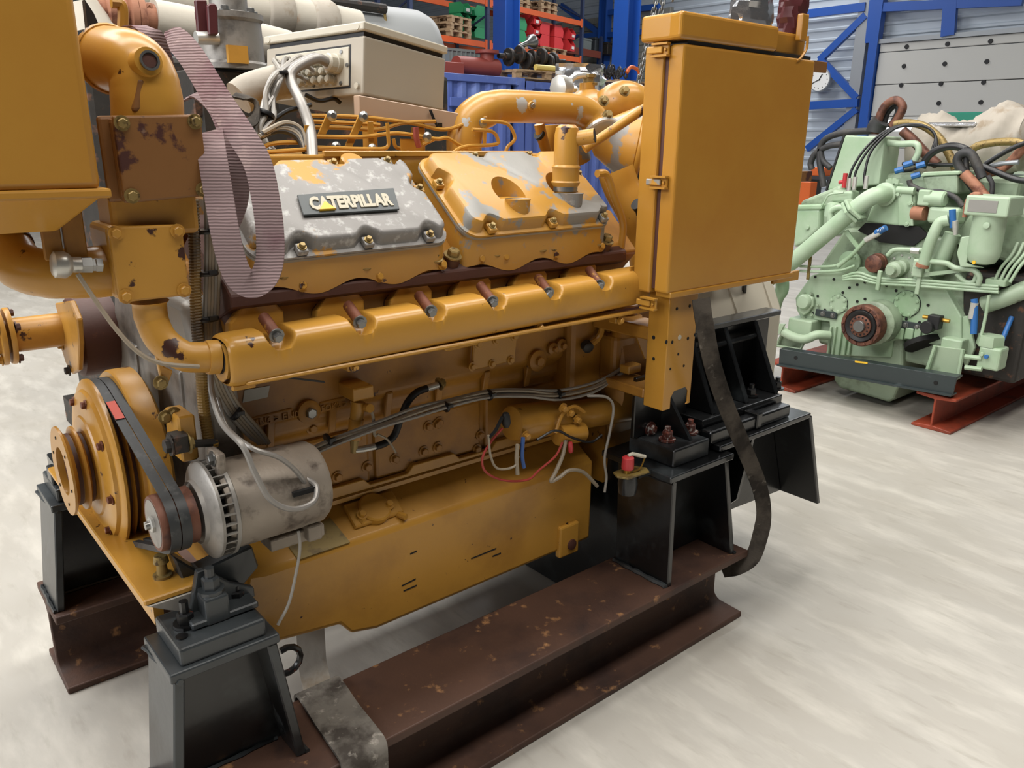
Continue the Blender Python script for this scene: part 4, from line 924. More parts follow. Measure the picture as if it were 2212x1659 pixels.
MB().bb(a+V(.015, .015, -.05), a+V(.05, .10, .05)).build('adjuster_arm', 'yellow', ad, 0, .004, 1)
# bracket below alternator down to the pedestal
MB().prism([P(*q, Y=1.60) for q in ((372, 1200), (430, 1235), (545, 1180), (560, 1225), (505, 1290), (480, 1335), (440, 1330), (400, 1270))], (0, .05, 0)).build('alternator_cradle', 'black_sheen_worn', E_, 0, .004, 1)
# front crossmember and its end plate
CZ = .70
pts = [P(179, 1116, Z=CZ), P(311, 1291, Z=CZ)]; xf = pts[0].x
cm = MB().bb((xf, 1.56, CZ-.014), (.475, 2.44, CZ)).build('front_crossmember', 'yellow', E_, 0, .003, 1)
MB().bb((xf+.03, 1.62, .60), (xf+.05, 2.38, CZ-.014)).build('crossmember_web', 'yellow', cm, 0)
MB().slab([V(x, 1.565, z) for x, z in ((xf+.004, CZ-.014), (.49, CZ-.014), (.49, .64), (.44, .638), (.40, .66))], (0, .014, 0)).build('foot_gusset', 'grey_cast', cm, 0, .002, 1)
ft = MB().prism([V(x, 1.535, z) for x, z in ((.43, .637), (.57, .637), (.57, .66), (.52, .69), (.47, .74), (.455, .74))], (0, .016, 0)).build('mounting_foot', 'black_sheen_worn', cm, 0, .002, 1)
MB().bb((.42, 1.49, .637), (.56, 1.62, .652)).build('foot_base', 'black_sheen_worn', cm, 0, .003, 1)
MB().lathe(P(352, 1245, Z=CZ), (0, 0, 1), [(.02, 0), (.02, .006), (.012, .008), (.01, .03), (.016, .034), (.013, .05)], 14).build('crossmember_bolt', 'bolt_brass', cm)
MB().bb((xf+.02, 2.40, .637), (.52, 2.56, .70)).build('mounting_foot', 'black_paint', cm, 0, .003, 1)
# ------------------------------------------------ thermostat housings with square covers
def housing(px4, yf, depth, mt, cover_mt, name, th=.014):
    q = [P(px, py, Y=yf) for px, py in px4]; body = MB().prism([p+V(0, th, 0) for p in q], (0, depth, 0)).build(name, mt, E_, 0, .012, 3)
    cv = MB().prism(q, (0, th-.002, 0)).build(name+'_cover', cover_mt, E_, 0, .004, 2); c = sum(q, V(0, 0, 0))/4
    for p in q: bolt(cv, p+(c-p)*.17+V(0, -.001, 0), (0, -1, 0), .009, .010, 'yellow_chip' if mt != 'brown_shade_plate' else 'bolt_brass')
    return body, cv, q
hA_, cvA, qA = housing(((243, 250), (434, 247), (454, 423), (270, 440)), 1.545, .10, 'brown_shade_plate', 'brown_shade_plate', 'thermostat_housing')
hB_, cvB, qB = housing(((233, 490), (394, 485), (411, 638), (260, 655)), 1.56, .13, 'yellow_chip', 'yellow_chip', 'water_housing')
MB().bb(V(qB[3].x+.01, 1.585, 1.42), V(qA[2].x-.01, 1.68, 1.50)).build('housing_neck', 'yellow_chip', E_, 0, .01, 2)
MB().prism([p+V(-.018, .03, 0) for p in qA], (0, .012, 0)).build('housing_flange', 'brown_shade_plate', E_, 0, .006, 2)
# upper elbow with boss
ec = [P(320, 262, Y=1.615), P(318, 215, Y=1.615), P(308, 165, Y=1.62), P(285, 138, Y=1.64), P(250, 130, Y=1.69), P(228, 128, Y=1.73)]
el = MB().tube(sm(ec, 6), [.062]*6+[.062, .0615, .061, .060, .060, .059]+[.058]*(len(sm(ec, 6))-12), 28).build('coolant_elbow', 'yellow', E_, 50)
e1 = sm(ec, 6)[-4]; dd = (sm(ec, 6)[-1]-sm(ec, 6)[-5]).normalized(); MB().lathe(e1, dd, [(.0605, -.004), (.063, 0), (.0605, .004)], 28).build('elbow_seam', 'yellow_chip', el)
p = P(320, 138, Y=1.555); MB().lathe(p+V(0, .03, 0), (.05, -1, .15), [(.03, -.02), (.026, .02), (.024, .03)], 20).build('sensor_boss', 'yellow', el); MB().lathe(p+V(.0015, 0, .0045), (.05, -1, .15), [(.016, 0), (.017, .007), (.013, .007), (.013, .002)], 20).build('boss_ring', 'bolt_steel', el); MB().lathe(p+V(.0015, 0, .0045), (.05, -1, .15), [(.012, 0), (.012, .004)], 16).build('boss_bore', 'brown_primer', el)
MB().prism([P(*q, Y=1.56) for q in ((298, 165), (343, 165), (362, 243), (285, 243))], (0, .02, 0)).build('boss_web', 'brown_shade_plate', el, 0, .008, 2)
p = P(278, 78, Y=1.63); bolt(el, p+V(0, 0, -.006), (0, 0, 1), .011, .014, 'zinc')
# pipe from lower housing towards the left with clamp
pc = [P(240, 585, Y=1.64), P(170, 590, Y=1.65), P(95, 590, Y=1.67), P(45, 575, Y=1.70), P(20, 545, Y=1.73), P(0, 515, Y=1.76)]
lp = MB().tube(sm(pc, 6), [.048]*4+[.047]*4+[.046]*4+[.044]*(len(sm(pc, 6))-12), 24).build('water_pipe', 'yellow', E_, 50)
MB().tube(sm(pc, 6)[-6:-3], .0475, 24).build('pipe_hose', 'brown_primer', lp); MB().tube(sm(pc, 6)[-3:], .047, 24).build('hose_clamp', 'zinc', lp)
# sensor with hexagon nuts
a, b = P(128, 572, Y=1.585), P(212, 572, Y=1.585)
sn = MB().lathe(a, b-a, [(.017, -.012), (.023, -.008), (.024, .008), (.019, .016), (.014, .02), (.014, .034), (.012, .036), (.012, .046)], 20).build('temperature_sensor', 'zinc', E_, 40)
MB().lathe(a+(b-a)*.55, b-a, [(.015, 0), (.015, .017), (.012, .018), (.012, .022), (.013, .024), (.013, .034)], 6).build('sensor_nut', 'steel', sn, 20)
MB().tube(sm([P(*q, Y=y) for q, y in (((168, 592), 1.575), ((200, 640), 1.56), ((250, 710), 1.54), ((300, 762), 1.525), ((350, 785), 1.52), ((430, 792), 1.52))], 8), .0042, 8).build('sensor_cable', 'cable_beige', sn)
# curved coolant pipe to the manifold
pc = sm([P(322, 650, Y=1.60), P(328, 690, Y=1.60), P(350, 735, Y=1.585), P(395, 768, Y=1.565), P(440, 772, Y=1.557), P(470, 771, Y=1.555)], 7)
cp = MB().tube(pc, [.036]+[.031]*6+[.030]*(len(pc)-7), 24).build('coolant_pipe', 'yellow_chip', E_, 50)
d = (pc[-1]-pc[-3]).normalized(); e1 = pc[-1]
MB().lathe(e1, d, [(.033, -.022), (.034, -.018), (.034, .0), (.03, .002)], 28).build('pipe_clamp', 'yellow_chip', cp); MB().lathe(e1, d, [(.0345, .002), (.0345, .011)], 28).build('rubber_joint', 'rubber', cp); MB().lathe(e1, d, [(.034, .012), (.034, .03), (.04, .035), (.042, .045)], 28).build('manifold_collar', 'yellow_chip', cp)
MB().slab([P(*q, Y=1.62) for q in ((330, 745), (352, 790), (372, 800), (360, 832), (348, 828))], (0, .012, 0)).build('pipe_bracket', 'yellow', cp, 0, .002, 1); bolt(cp, P(347, 826, Y=1.61), (0, -1, 0), .010, .012, 'bolt_brass')
# water pump drum, plate and flanged pipe at the far left
wp = MB().lathe(P(215, 720, X=.52), (1, 0, 0), [(.02, -.07), (.10, -.07), (.11, -.06), (.112, .03), (.1, .035)], 40).build('water_pump', 'brown_primer', E_)
c = P(150, 725, X=.43)
pp = MB().prism([P(*q, X=.43) for q in ((118, 655), (150, 650), (166, 690), (170, 745), (168, 800), (155, 808), (142, 785), (128, 740), (128, 690))], (.014, 0, 0)).build('pump_plate', 'yellow_chip', E_, 0, .003, 1)
bolt(pp, P(150, 800, X=.429), (-1, 0, 0), .01, .012, 'dark_metal'); bolt(pp, P(134, 745, X=.429), (-1, 0, 0), .01, .012, 'yellow_chip')
c = P(130, 712, X=.43)
ip = MB().rod(c, c+V(-.27, 0, .0), .045, 24).build('intake_pipe', 'yellow_chip', E_)
for dx in (-.125, -.145): MB().lathe(c+V(dx, 0, 0), (1, 0, 0), [(.072, 0), (.074, .004), (.074, .012), (.06, .014)], 28).build('pipe_flange', 'yellow_chip', ip, 40)
for a in (-1.9, 1.2, .2, 2.6): bolt(ip, c+V(-.146, .06*math.cos(a), .06*math.sin(a)), (-1, 0, 0), .010, .012, 'yellow_chip'); bolt(ip, c+V(-.11, .06*math.cos(a), .06*math.sin(a)), (1, 0, 0), .010, .012, 'brown_primer')
# ------------------------------------------------ expansion tank
ty = 1.50; a = P(222, 412, Y=ty); b = P(186, 10, Y=ty); zb = a.z
xr = a.x
tk = MB().prism([V(x, ty, z) for x, z in ((-.28, zb), (xr, zb), (xr-.004, 1.90), (xr-.03, 1.92), (-.28, 1.92))], (0, .9, 0)).build('expansion_tank', 'yellow_plain', E_, 25, .014, 3)
MB().bb((-.28, ty-.008, zb-.012), (xr+.012, ty+.9, zb+.004)).build('tank_lip', 'yellow_plain', tk, 0, .004, 2)
MB().hexa([(-.22, ty+.08, zb-.07), (xr-.06, ty+.08, zb-.07), (xr-.06, ty+.7, zb-.07), (-.22, ty+.7, zb-.07), (-.27, ty+.005, zb-.01), (xr-.0, ty+.005, zb-.01), (xr-.0, ty+.85, zb-.01), (-.27, ty+.85, zb-.01)]).build('tank_hopper', 'yellow', tk, 0, .006, 2)
for px, w_ in ((110, .03), (160, .035)):
    q = P(px, 500, Y=1.60); MB().bb(q+V(-w_/2, 0, -.05), q+V(w_/2, .012, .05)).build('tank_strut', 'yellow_oily_shade', tk, 0, .002, 1)
# bracket rod and strap frame beside the tank
MB().tube(sm([P(*q, Y=1.9) for q in ((240, 5), (262, 10), (266, 40), (262, 85))], 5), .011, 8).build('grab_rail', 'yellow_plain', E_)
MB().slab([P(*q, Y=1.85) for q in ((180, 0), (200, 30), (222, 80), (205, 110), (190, 95))], (0, .02, 0)).build('tank_stay', 'dark_metal', E_, 0)
# ------------------------------------------------ conduit and vertical cables
def corrugated(pts, r, name, mt, par, pitch=.006):
    pts = sm(pts, 10); L_ = sum((pts[i+1]-pts[i]).length for i in range(len(pts)-1)); n = int(L_/pitch*2); out = []; rs = []
    for k in range(n+1):
        s_ = L_*k/n; i = 0
        while i < len(pts)-2 and s_ > (pts[i+1]-pts[i]).length: s_ -= (pts[i+1]-pts[i]).length; i += 1
        out.append(pts[i]+(pts[i+1]-pts[i]).normalized()*s_); rs.append(r if k % 2 else r*.84)
    return MB().tube(out, rs, 12).build(name, mt, par, 25)
cd1 = corrugated([P(*q, Y=1.64) for q in ((417, 430), (421, 560), (424, 680), (434, 800), (440, 880), (452, 960))], .0125, 'conduit', 'conduit', E_)
cols = ['cable_grey', 'cable_beige', 'cable_beige', 'cable_grey', 'cable_beige']
hz = [(600, 985), (660, 978), (720, 955), (830, 915), (900, 890), (975, 868), (1060, 850), (1140, 850), (1210, 852), (1280, 838), (1325, 812), (1345, 800)]
har = MB().tube(sm([P(*q, Y=1.66) for q in hz], 6), .006, 8).build('wiring_harness', 'cable_grey', E_)
for k in range(5):
    dx = k*9-4
    MB().tube(sm([P(446+dx*.6, 420, Y=1.645), P(449+dx*.7, 520, Y=1.645), P(447+dx*.75, 640, Y=1.645), P(446+dx*.7, 730, Y=1.645), P(462+dx*.8, 820, Y=1.65), P(490+dx*.9, 880, Y=1.655), P(530+dx, 930, Y=1.66), P(562+dx*.6, 958, Y=1.66)], 6), .0048, 7).build('harness_cable', cols[k], har)
for k in range(4):
    o = [((i*7+k*5) % 9-4)*1.3 for i in range(len(hz))]
    MB().tube(sm([P(px, py-8+k*5.5+o[i]*.5, Y=1.655-.004*k) for i, (px, py) in enumerate(hz)], 6), .0045, 7).build('harness_cable', cols[k], har)
def tie(px, py, Y, d, r, par):
    c = P(px, py, Y=Y); MB().lathe(c, d, [(r, -.004), (r*1.06, 0), (r, .004)], 12).build('cable_tie', 'cable_black', par); MB().box(c+V(.004, -r, .004), (.016, .008, .008)).build('tie_head', 'cable_black', par, 0)
for px, py in ((446, 500), (447, 590), (448, 688)): tie(px, py, 1.643, (0, 0, 1), .022, har)
for px, py, d in ((708, 950, (1, 0, .3)), (962, 878, (1, 0, .3)), (1056, 853, (1, 0, .1)), (1205, 852, (1, 0, -.1)), (510, 893, (.7, 0, -.7))): tie(px, py, 1.652, d, .016, har)
bk = MB().box(P(1362, 795, Y=1.62), (.06, .04, .026)).build('harness_clamp', 'yellow', E_, 0, .003, 1)
# end wire hanging past the starter
MB().tube(sm([P(*q, Y=1.58) for q in ((1270, 855), (1310, 858), (1325, 880), (1318, 930), (1306, 990), (1310, 1030), (1306, 1063))], 7), .0042, 7).build('loose_wire', 'cable_grey', E_)
# alternator cables
for pts, r in ((((455, 800, 1.62), (458, 850, 1.58), (480, 915, 1.53), (525, 965, 1.47), (552, 1025, 1.455), (585, 1080, 1.45), (632, 1100, 1.45), (676, 1085, 1.46), (684, 1052, 1.48), (662, 1034, 1.50), (640, 1030, 1.52)), .0062), (((470, 860, 1.60), (492, 925, 1.56), (545, 968, 1.49), (605, 990, 1.48), (650, 1030, 1.49), (668, 1075, 1.51), (650, 1098, 1.54)), .0055)):
    MB().tube(sm([P(x, y, Y=Y) for x, y, Y in pts], 7), r, 9).build('alternator_cable', 'cable_silver', alt)
MB().tube(sm([P(*q, Y=1.48) for q in ((645, 1148), (648, 1180), (643, 1220), (625, 1300), (600, 1350))], 6), .0035, 7).build('earth_wire', 'cable_grey', alt)
# starter motor
s0, s1 = P(1100, 915, Y=1.69), P(1365, 880, Y=1.69); L_ = (s1-s0).length
sx = (s1-s0).normalized()
stt = MB().lathe(s0, sx, [(.03, 0), (.050, .008), (.054, .02), (.054, L_*.42), (.048, L_*.44), (.045, L_*.5), (.044, L_*.56), (.046, L_*.57), (.046, L_*.97), (.04, L_)], 36).build('starter_motor', 'yellow', E_, 40)
q = P(1205, 940, Y=1.64); MB().rod(q, q+sx*.10, .032, 24).build('starter_solenoid', 'yellow', stt)
for px, py in ((1135, 940), (1230, 890), (1245, 905), (1240, 935), (1215, 880)): bolt(stt, P(px, py, Y=1.628), (0, -1, -.2), .010, .016, 'yellow_chip')
MB().tube(sm([P(*q, Y=1.625) for q in ((1200, 935), (1215, 895), (1240, 878), (1262, 890))], 5), .006, 8).build('starter_strap', 'yellow', stt)
for pts, Y, r, mt in ((((1085, 925), (1060, 955), (1042, 990), (1050, 1020), (1090, 1038), (1140, 1036), (1165, 1015), (1200, 985), (1215, 955)), 1.61, .0035, 'cable_red'),
                      (((1055, 940), (1060, 985), (1075, 1012), (1110, 1008), (1120, 985)), 1.60, .0035, 'cable_beige'), (((1085, 900), (1070, 930), (1056, 945)), 1.60, .005, 'cable_black'),
                      (((1130, 945), (1128, 985), (1132, 1010)), 1.60, .006, 'cable_blue'), (((1118, 960), (1116, 990), (1118, 1025)), 1.60, .006, 'cable_beige'),
                      (((1222, 950), (1215, 985), (1200, 1020), (1190, 1040), (1210, 1030), (1230, 1016), (1260, 1020), (1290, 1050)), 1.61, .006, 'cable_beige'), (((1160, 950), (1200, 930), (1235, 945), (1275, 955), (1300, 940)), 1.60, .004, 'cable_black')):
    MB().tube(sm([P(*q, Y=Y) for q in pts], 7), r, 7).build('starter_wire', mt, stt)
MB().lathe(P(1092, 892, Y=1.605), (.1, 0, -1), [(.008, 0), (.012, .01), (.013, .03), (.008, .042)], 12).build('wire_connector', 'rubber', stt); MB().lathe(P(1232, 955, Y=1.60), (.1, 0, -1), [(.006, 0), (.008, .01), (.008, .03), (.005, .035)], 10).build('red_boot', 'red_plastic', stt)
# pressure switch and black hose
p = P(778, 850, Y=1.70)
ps = MB().bb(p+V(-.03, -.02, -.012), p+V(.028, .08, .022)).build('pressure_switch', 'yellow', E_, 0, .004, 2)
MB().tube([P(774, 868, Y=1.70), P(770, 905, Y=1.70)], .017, 16).build('switch_body', 'yellow', ps); MB().tube([P(770, 905, Y=1.70), P(766, 948, Y=1.70)], .0185, 16).build('switch_body', 'yellow_plain', ps); MB().tube([P(766, 948, Y=1.70), P(764, 978, Y=1.70)], [.012, .008], 10).build('switch_stem', 'bolt_brass', ps)
MB().rod(P(790, 880, Y=1.69), P(800, 882, Y=1.66), .011, 12).build('switch_port', 'yellow', ps)
MB().tube(sm([P(*q, Y=1.665) for q in ((798, 882), (806, 900), (808, 935), (812, 942))], 5), .004, 7).build('switch_wire', 'cable_beige', ps); MB().tube(sm([P(*q, Y=1.665) for q in ((815, 938), (835, 948), (848, 965), (855, 978))], 5), .003, 7).build('switch_wire', 'cable_beige', ps)
MB().tube([P(766, 972, Y=1.70), P(785, 970, Y=1.695), P(812, 964, Y=1.69)], .0085, 10).build('hose_fitting', 'zinc', ps)
MB().tube(sm([P(*q, Y=1.69) for q in ((810, 965), (832, 957), (852, 940), (865, 905), (880, 870), (900, 848), (925, 838))], 7), .0095, 12).build('oil_hose', 'rubber', ps)
MB().tube([P(*q, Y=1.69) for q in ((922, 839), (945, 832))], .0098, 12).build('hose_fitting', 'zinc', ps); bolt(ps, P(948, 830, Y=1.69), (1, 0, .2), .012, .018, 'bolt_brass')
# pipe from the block towards the flywheel end, flange pair
MB().tube(sm([P(*q, Y=1.70) for q in ((1300, 680), (1300, 710), (1292, 730), (1275, 745))], 6), .010, 10).build('drain_pipe', 'yellow', E_); MB().lathe(P(1268, 748, Y=1.70), (-.3, -.9, -.3), [(.018, -.01), (.018, .012), (.012, .016)], 12).build('pipe_union', 'dark_metal', E_)
tf = MB().lathe(P(1352, 690, Y=1.66), (0, 0, 1), [(.045, -.05), (.04, -.02), (.05, -.016), (.05, -.004), (.046, 0), (.05, .003), (.05, .014), (.035, .016), (.035, .05)], 24).build('outlet_flange', 'yellow_oily_shade', E_)
MB().bb(P(1352, 760, Y=1.66)+V(-.05, 0, -.09), P(1352, 720, Y=1.66)+V(.06, .1, .0)).build('outlet_elbow', 'yellow_oily_shade', tf, 0, .02, 3)
for px, py in ((1330, 685), (1375, 690)): bolt(tf, P(px, py, Y=1.63), (0, 0, 1), .01, .012, 'bolt_brass')
MB().slab([P(*q, Y=1.60) for q in ((1373, 725), (1400, 715), (1402, 770), (1392, 775))], (0, .006, 0)).build('timing_pointer', 'yellow_plain', E_, 0)
MB().bb((1.69, 1.72, .72), (1.84, 1.90, 1.12)).build('block_end', 'yellow_oily_shade', E_, 0, .02, 2)
# ================================================================== control cabinet on its post
cab = thing('control_cabinet', 'tall yellow sheet metal control cabinet on a perforated post at the flywheel end', 'cabinet', (1.9, 1.46, .84))
y0 = 1.40; a, b = P(1441, 640, Y=y0), P(1707, 592, Y=y0); x0, x1 = a.x, b.x; z0, z1 = a.z+.004, P(1472, 92, Y=y0).z
x1 = (b.x+P(1768, 108, Y=y0).x)/2
MB().bb((x0, y0, z0), (x1, y0+.05, z1)).build('front_door', 'cabinet_paint', cab, 0, .008, 3)
MB().bb((x0+.006, y0+.05, z0+.01), (x1-.006, y0+.062, z1-.005)).build('door_seal', 'brown_primer', cab, 0)
MB().bb((x0-.004, y0+.062, z0-.004), (x1, y0+.125, z1)).build('cabinet_body', 'cabinet_paint', cab, 0, .006, 2)
MB().bb((x0+.01, y0-.004, z0-.012), (x1+.004, y0+.05, z0+.004)).build('door_bottom_lip', 'cabinet_paint', cab, 0, .003, 2)
hz0, hz1 = P(1475, 84, Y=y0).z, P(1475, 22, Y=y0).z
hx = [P(px, 50, Y=y0-.004).x for px in (1470, 1682)]
MB().prism([V(x, y, hz0) for x, y in ((x0-.012, y0+.04), (hx[0], y0-.006), (hx[1], y0-.006), (hx[1]+.075, y0+.045), (x1+.01, y0+.045), (x1+.01, y0+.14), (x0-.012, y0+.14))], (0, 0, hz1-hz0)).build('top_hood', 'cabinet_paint', cab, 0, .01, 3)
MB().bb((x0+.02, y0+.006, z1), (x1-.02, y0+.12, hz0)).build('hood_gasket', 'rubber', cab, 0)
def latch(px, py):
    c = P(px, py, X=x0-.006); c.y = max(y0+.03, min(c.y, y0+.09)); c.x = x0-.008
    l = MB().bb(c+V(-.002, -.022, -.014), c+V(.006, .03, .014)).build('latch', 'cabinet_paint', cab, 0, .002, 1)
    MB().bb(c+V(-.012, -.024, .012), c+V(.004, .028, .017)).build('latch_flange', 'yellow_plain', l, 0); MB().bb(c+V(-.012, -.024, -.017), c+V(.004, .028, -.012)).build('latch_flange', 'yellow_plain', l, 0)
    MB().bb(c+V(-.009, -.005, -.008), c+V(-.003, .045, .008)).build('latch_lever', 'yellow_grey', l, 0, .002, 1)
    bolt(l, c+V(-.004, -.014, 0), (-1, 0, 0), .004, .004, 'yellow_plain', False, 'rivet')
for px, py in ((1432, 108), (1428, 394), (1405, 655)): latch(px, py)
# hook latch at the right of the hood
q = P(1733, 60, Y=y0+.03); hk = MB().box(q, (.035, .02, .075)).build('hook_latch', 'cabinet_paint', cab, 0, .004, 2)
MB().tube(sm([P(*k, Y=y0+.0) for k in ((1745, 78), (1742, 105), (1730, 125), (1720, 132))], 5), .004, 7).build('hook_wire', 'yellow_plain', hk)
# hinge plate and small angle brackets
q = [P(*k, Y=y0+.13) for k in ((1361, 576), (1388, 571), (1384, 650), (1358, 655))]; hp = MB().slab(q, (0, .006, 0)).build('side_bracket', 'cabinet_paint', cab, 0, .001, 1)
for px, py in ((1370, 588), (1367, 617)): MB().lathe(P(px, py, Y=y0+.1265), (0, -1, 0), [(.006, 0), (.006, .001)], 12).build('bolt_hole', 'dark_hole', hp)
for px, py, mt in ((1776, 146, 'brown_shade_plate'), (1744, 380, 'brown_shade_plate'), (1716, 594, 'yellow_plain')):
    q = P(px, py, Y=y0+.06); MB().bb((x1-.02, y0+.05, q.z-.016), (q.x+.012, y0+.06, q.z+.016)).build('angle_bracket', mt, cab, 0, .001, 1)
# post: folded channel with slots and holes
py0 = y0+.02; a, b = P(1440, 655, Y=py0), P(1508, 650, Y=py0); pb = P(1440, 886, Y=py0).z; xa, xb = P(1440, 760, Y=py0).x, b.x
po = MB(); po.prism([V(x, y, pb) for x, y in ((xa, py0), (xb, py0), (xb, py0+.007), (xa+.007, py0+.007), (xa+.007, py0+.075), (xa, py0+.075))], (0, 0, z0-pb))
post = po.build('post', 'cabinet_paint', cab, 0)
bc = P(1462, 862, Y=py0); boolean(post, MB().prism([V(x, py0-.05, z) for x, z in ((bc.x-.028, bc.z-.05+.02), (bc.x-.028, bc.z+.01), (bc.x-.015, bc.z+.026), (bc.x+.04, bc.z+.03), (bc.x+.053, bc.z+.015), (bc.x+.053, bc.z-.02), (bc.x+.03, bc.z-.035), (bc.x+.03, bc.z-.1), (bc.x-.005, bc.z-.1), (bc.x-.005, bc.z-.045))], (0, .2, 0)))
bv = post.modifiers.new('bevel', 'BEVEL'); bv.width = .004; bv.segments = 2; bv.limit_method = 'ANGLE'; bv.angle_limit = math.radians(50)
for px, py, r in ((1462, 667, .005), (1490, 661, .005), (1439, 739, .006), (1452, 739, .005), (1468, 729, .008), (1486, 731, .005), (1501, 723, .005), (1412, 729, .006), (1465, 765, .004), (1477, 790, .004), (1448, 797, .004), (1412, 775, .005)):
    if px > 1430: MB().lathe(P(px, py, Y=py0-.0003), (0, -1, 0), [(r, 0), (r, .0008)], 10).build('post_hole', 'dark_hole' if (px, py) != (1468, 729) else 'box_white', post)
    else: MB().lathe(P(px, py, X=xa-.0003), (-1, 0, 0), [(r, 0), (r, .0008)], 10).build('post_hole', 'dark_hole', post)
MB().bb((xa-.002, py0+.075, pb+.02), (xb-.02, py0+.26, pb+.05)).build('post_arm', 'yellow_oily_shade', cab, 0, .004, 1)
MB().bb((xa, py0+.07, pb+.2), (xb-.03, 1.72, pb+.24)).build('post_arm', 'yellow_oily_shade', cab, 0, .004, 1)
# things standing on the cabinet: foil wrapped pipe ends
q = P(1620, 14, Y=y0+.09)
def crumple(name, c, r, h, mt, lab, seed, sq=(1, 1)):
    rnd = random.Random(seed); rows = []; n = 22
    for i in range(9):
        t = i/8; rows.append([c+V(math.cos(k*2*math.pi/n)*r*sq[0]*(1-.12*t)*(1+rnd.uniform(-.14, .14)), math.sin(k*2*math.pi/n)*r*sq[1]*(1+rnd.uniform(-.14, .14)), h*t) for k in range(n)])
        rows[-1].append(rows[-1][0])
    mb = MB(); mb.grid(rows); mb.f.append([k for k in range(n)][::-1]); mb.f.append([8*(n+1)+k for k in range(n)])
    o = mb.build(name, mt, None, 20); return tag(o, lab, 'wrapped pipe')
crumple('wrapped_pipe_end', V(P(1625, 10, Y=y0+.07).x, y0+.07, hz1+.001), .07, .12, 'foil', 'crumpled silver foil wrapped pipe end on top of the yellow cabinet', 3, (1.25, .6))
crumple('wrapped_pipe_end', V(P(1718, 10, Y=y0+.08).x, y0+.085, hz1+.001), .05, .12, 'maroon', 'dark wrapped pipe end on the right of the cabinet hood', 4, (1, .8))
# ================================================================== top of the yellow engine
yv = 1.93
vt = MB().bb((.66, 1.84, 1.46), (1.80, 2.16, P(1000, 333, Y=1.86).z)).build('valley_cover', 'yellow', E_, 0, .006, 2)
MB().bb((.95, 1.835, P(1000, 338, Y=1.84).z), (1.62, 1.85, P(1000, 326, Y=1.84).z)).build('valley_lip', 'yellow', vt, 0, .002, 1)
cpz = [P(1003, 335, Y=1.98), P(1003, 300, Y=1.98), P(1018, 258, Y=1.98), P(1060, 233, Y=1.98), P(1110, 230, Y=1.98), P(1180, 233, Y=1.98), P(1240, 236, Y=1.98), P(1272, 248, Y=1.97), P(1290, 270, Y=1.95), P(1298, 285, Y=1.93)]
xp = MB().tube(sm(cpz, 6), [.052]*18+[.048]*(len(sm(cpz, 6))-18-8)+[.049, .05, .051, .052, .053, .054, .056, .057], 30).build('crossover_pipe', 'yellow_bare', E_, 50)
q = sm(cpz, 6)[-1]; d = (q-sm(cpz, 6)[-4]).normalized(); MB().lathe(q, d, [(.057, -.008), (.062, -.004), (.062, .006), (.057, .01)], 32).build('pipe_clamp', 'zinc', xp)
p = P(1146, 229, Y=1.935); MB().lathe(p, (0, -1, 0), [(.014, -.01), (.0135, .006), (.012, .008)], 20).build('pipe_boss', 'yellow', xp); bolt(xp, p+V(0, -.008, 0), (0, -1, 0), .008, .007, 'steel', False)
# grey bare patches where paint is gone
# turbocharger and its boots
def lat(px0, px1, Y0, Y1, prof, name, mt, par, n=36):
    a, b = P(*px0, Y=Y0), P(*px1, Y=Y1); return MB().lathe(a, b-a, [(r, h*(b-a).length) for r, h in prof], n).build(name, mt, par, 45)
tb = lat((1290, 300), (1395, 318), 1.98, 1.86, [(.03, -.1), (.055, 0), (.075, .2), (.10, .45), (.125, .7), (.13, .8), (.128, .82)], 'turbocharger', 'yellow_grey', E_)
lat((1290, 300), (1395, 318), 1.98, 1.86, [(.131, .82), (.134, .84), (.134, .92), (.131, .94)], 'boot_clamp', 'yellow', tb)
lat((1290, 300), (1395, 318), 1.98, 1.86, [(.128, .94), (.126, 1.1), (.122, 1.35), (.118, 1.6)], 'rubber_boot', 'rubber_dull', tb)
q = [P(*k, Y=1.90) for k in ((1325, 215), (1355, 225), (1385, 270), (1385, 330), (1360, 380), (1320, 385))]
MB().tube(sm([P(1310, 240, Y=2.06), P(1345, 220, Y=2.0), P(1385, 240, Y=1.98), P(1400, 290, Y=1.97), P(1390, 350, Y=1.97), P(1350, 385, Y=1.98)], 6), .07, 22).build('compressor_scroll', 'yellow', tb, 50)
MB().tube(sm([P(1330, 370, Y=1.80), P(1345, 410, Y=1.78), P(1372, 460, Y=1.74), P(1392, 520, Y=1.72), P(1400, 580, Y=1.70)], 6), .058, 22).build('air_elbow', 'yellow', tb, 50)
MB().tube(sm([P(1375, 440, Y=1.66), P(1388, 455, Y=1.66), P(1400, 470, Y=1.66)], 4), [.02]*4+[.024]*5, 14).build('rubber_bung', 'rubber', tb)
lat((1270, 232), (1268, 178), 2.12, 2.12, [(.1, -.2), (.095, .1), (.075, .4), (.045, .62), (.028, .72), (.026, 1.0)], 'turbine_housing', 'yellow', tb)
lat((1272, 185), (1272, 160), 2.12, 2.12, [(.03, 0), (.03, .25), (.02, .3), (.02, .7), (.026, .72), (.026, 1)], 'oil_feed_nut', 'bolt_brass', tb, 8)
MB().tube(sm([P(*k, Y=2.12) for k in ((1272, 165), (1255, 163), (1238, 168), (1222, 185))], 5), .011, 10).build('oil_feed_hose', 'zinc', tb)
lat((1225, 190), (1205, 190), 2.05, 2.05, [(.035, 0), (.04, .2), (.04, 1), (.03, 1.1)], 'oil_feed_cap', 'zinc', tb, 8)
for k, (px, Y) in enumerate(((1190, 2.10), (1232, 2.10))): MB().tube(sm([P(px, 270, Y=Y), P(px+2, 310, Y=Y), P(px+12, 350, Y=Y)], 4), (.03, .055)[k], 18).build('oil_return_pipe', 'yellow_grey' if k else 'yellow', tb, 50)
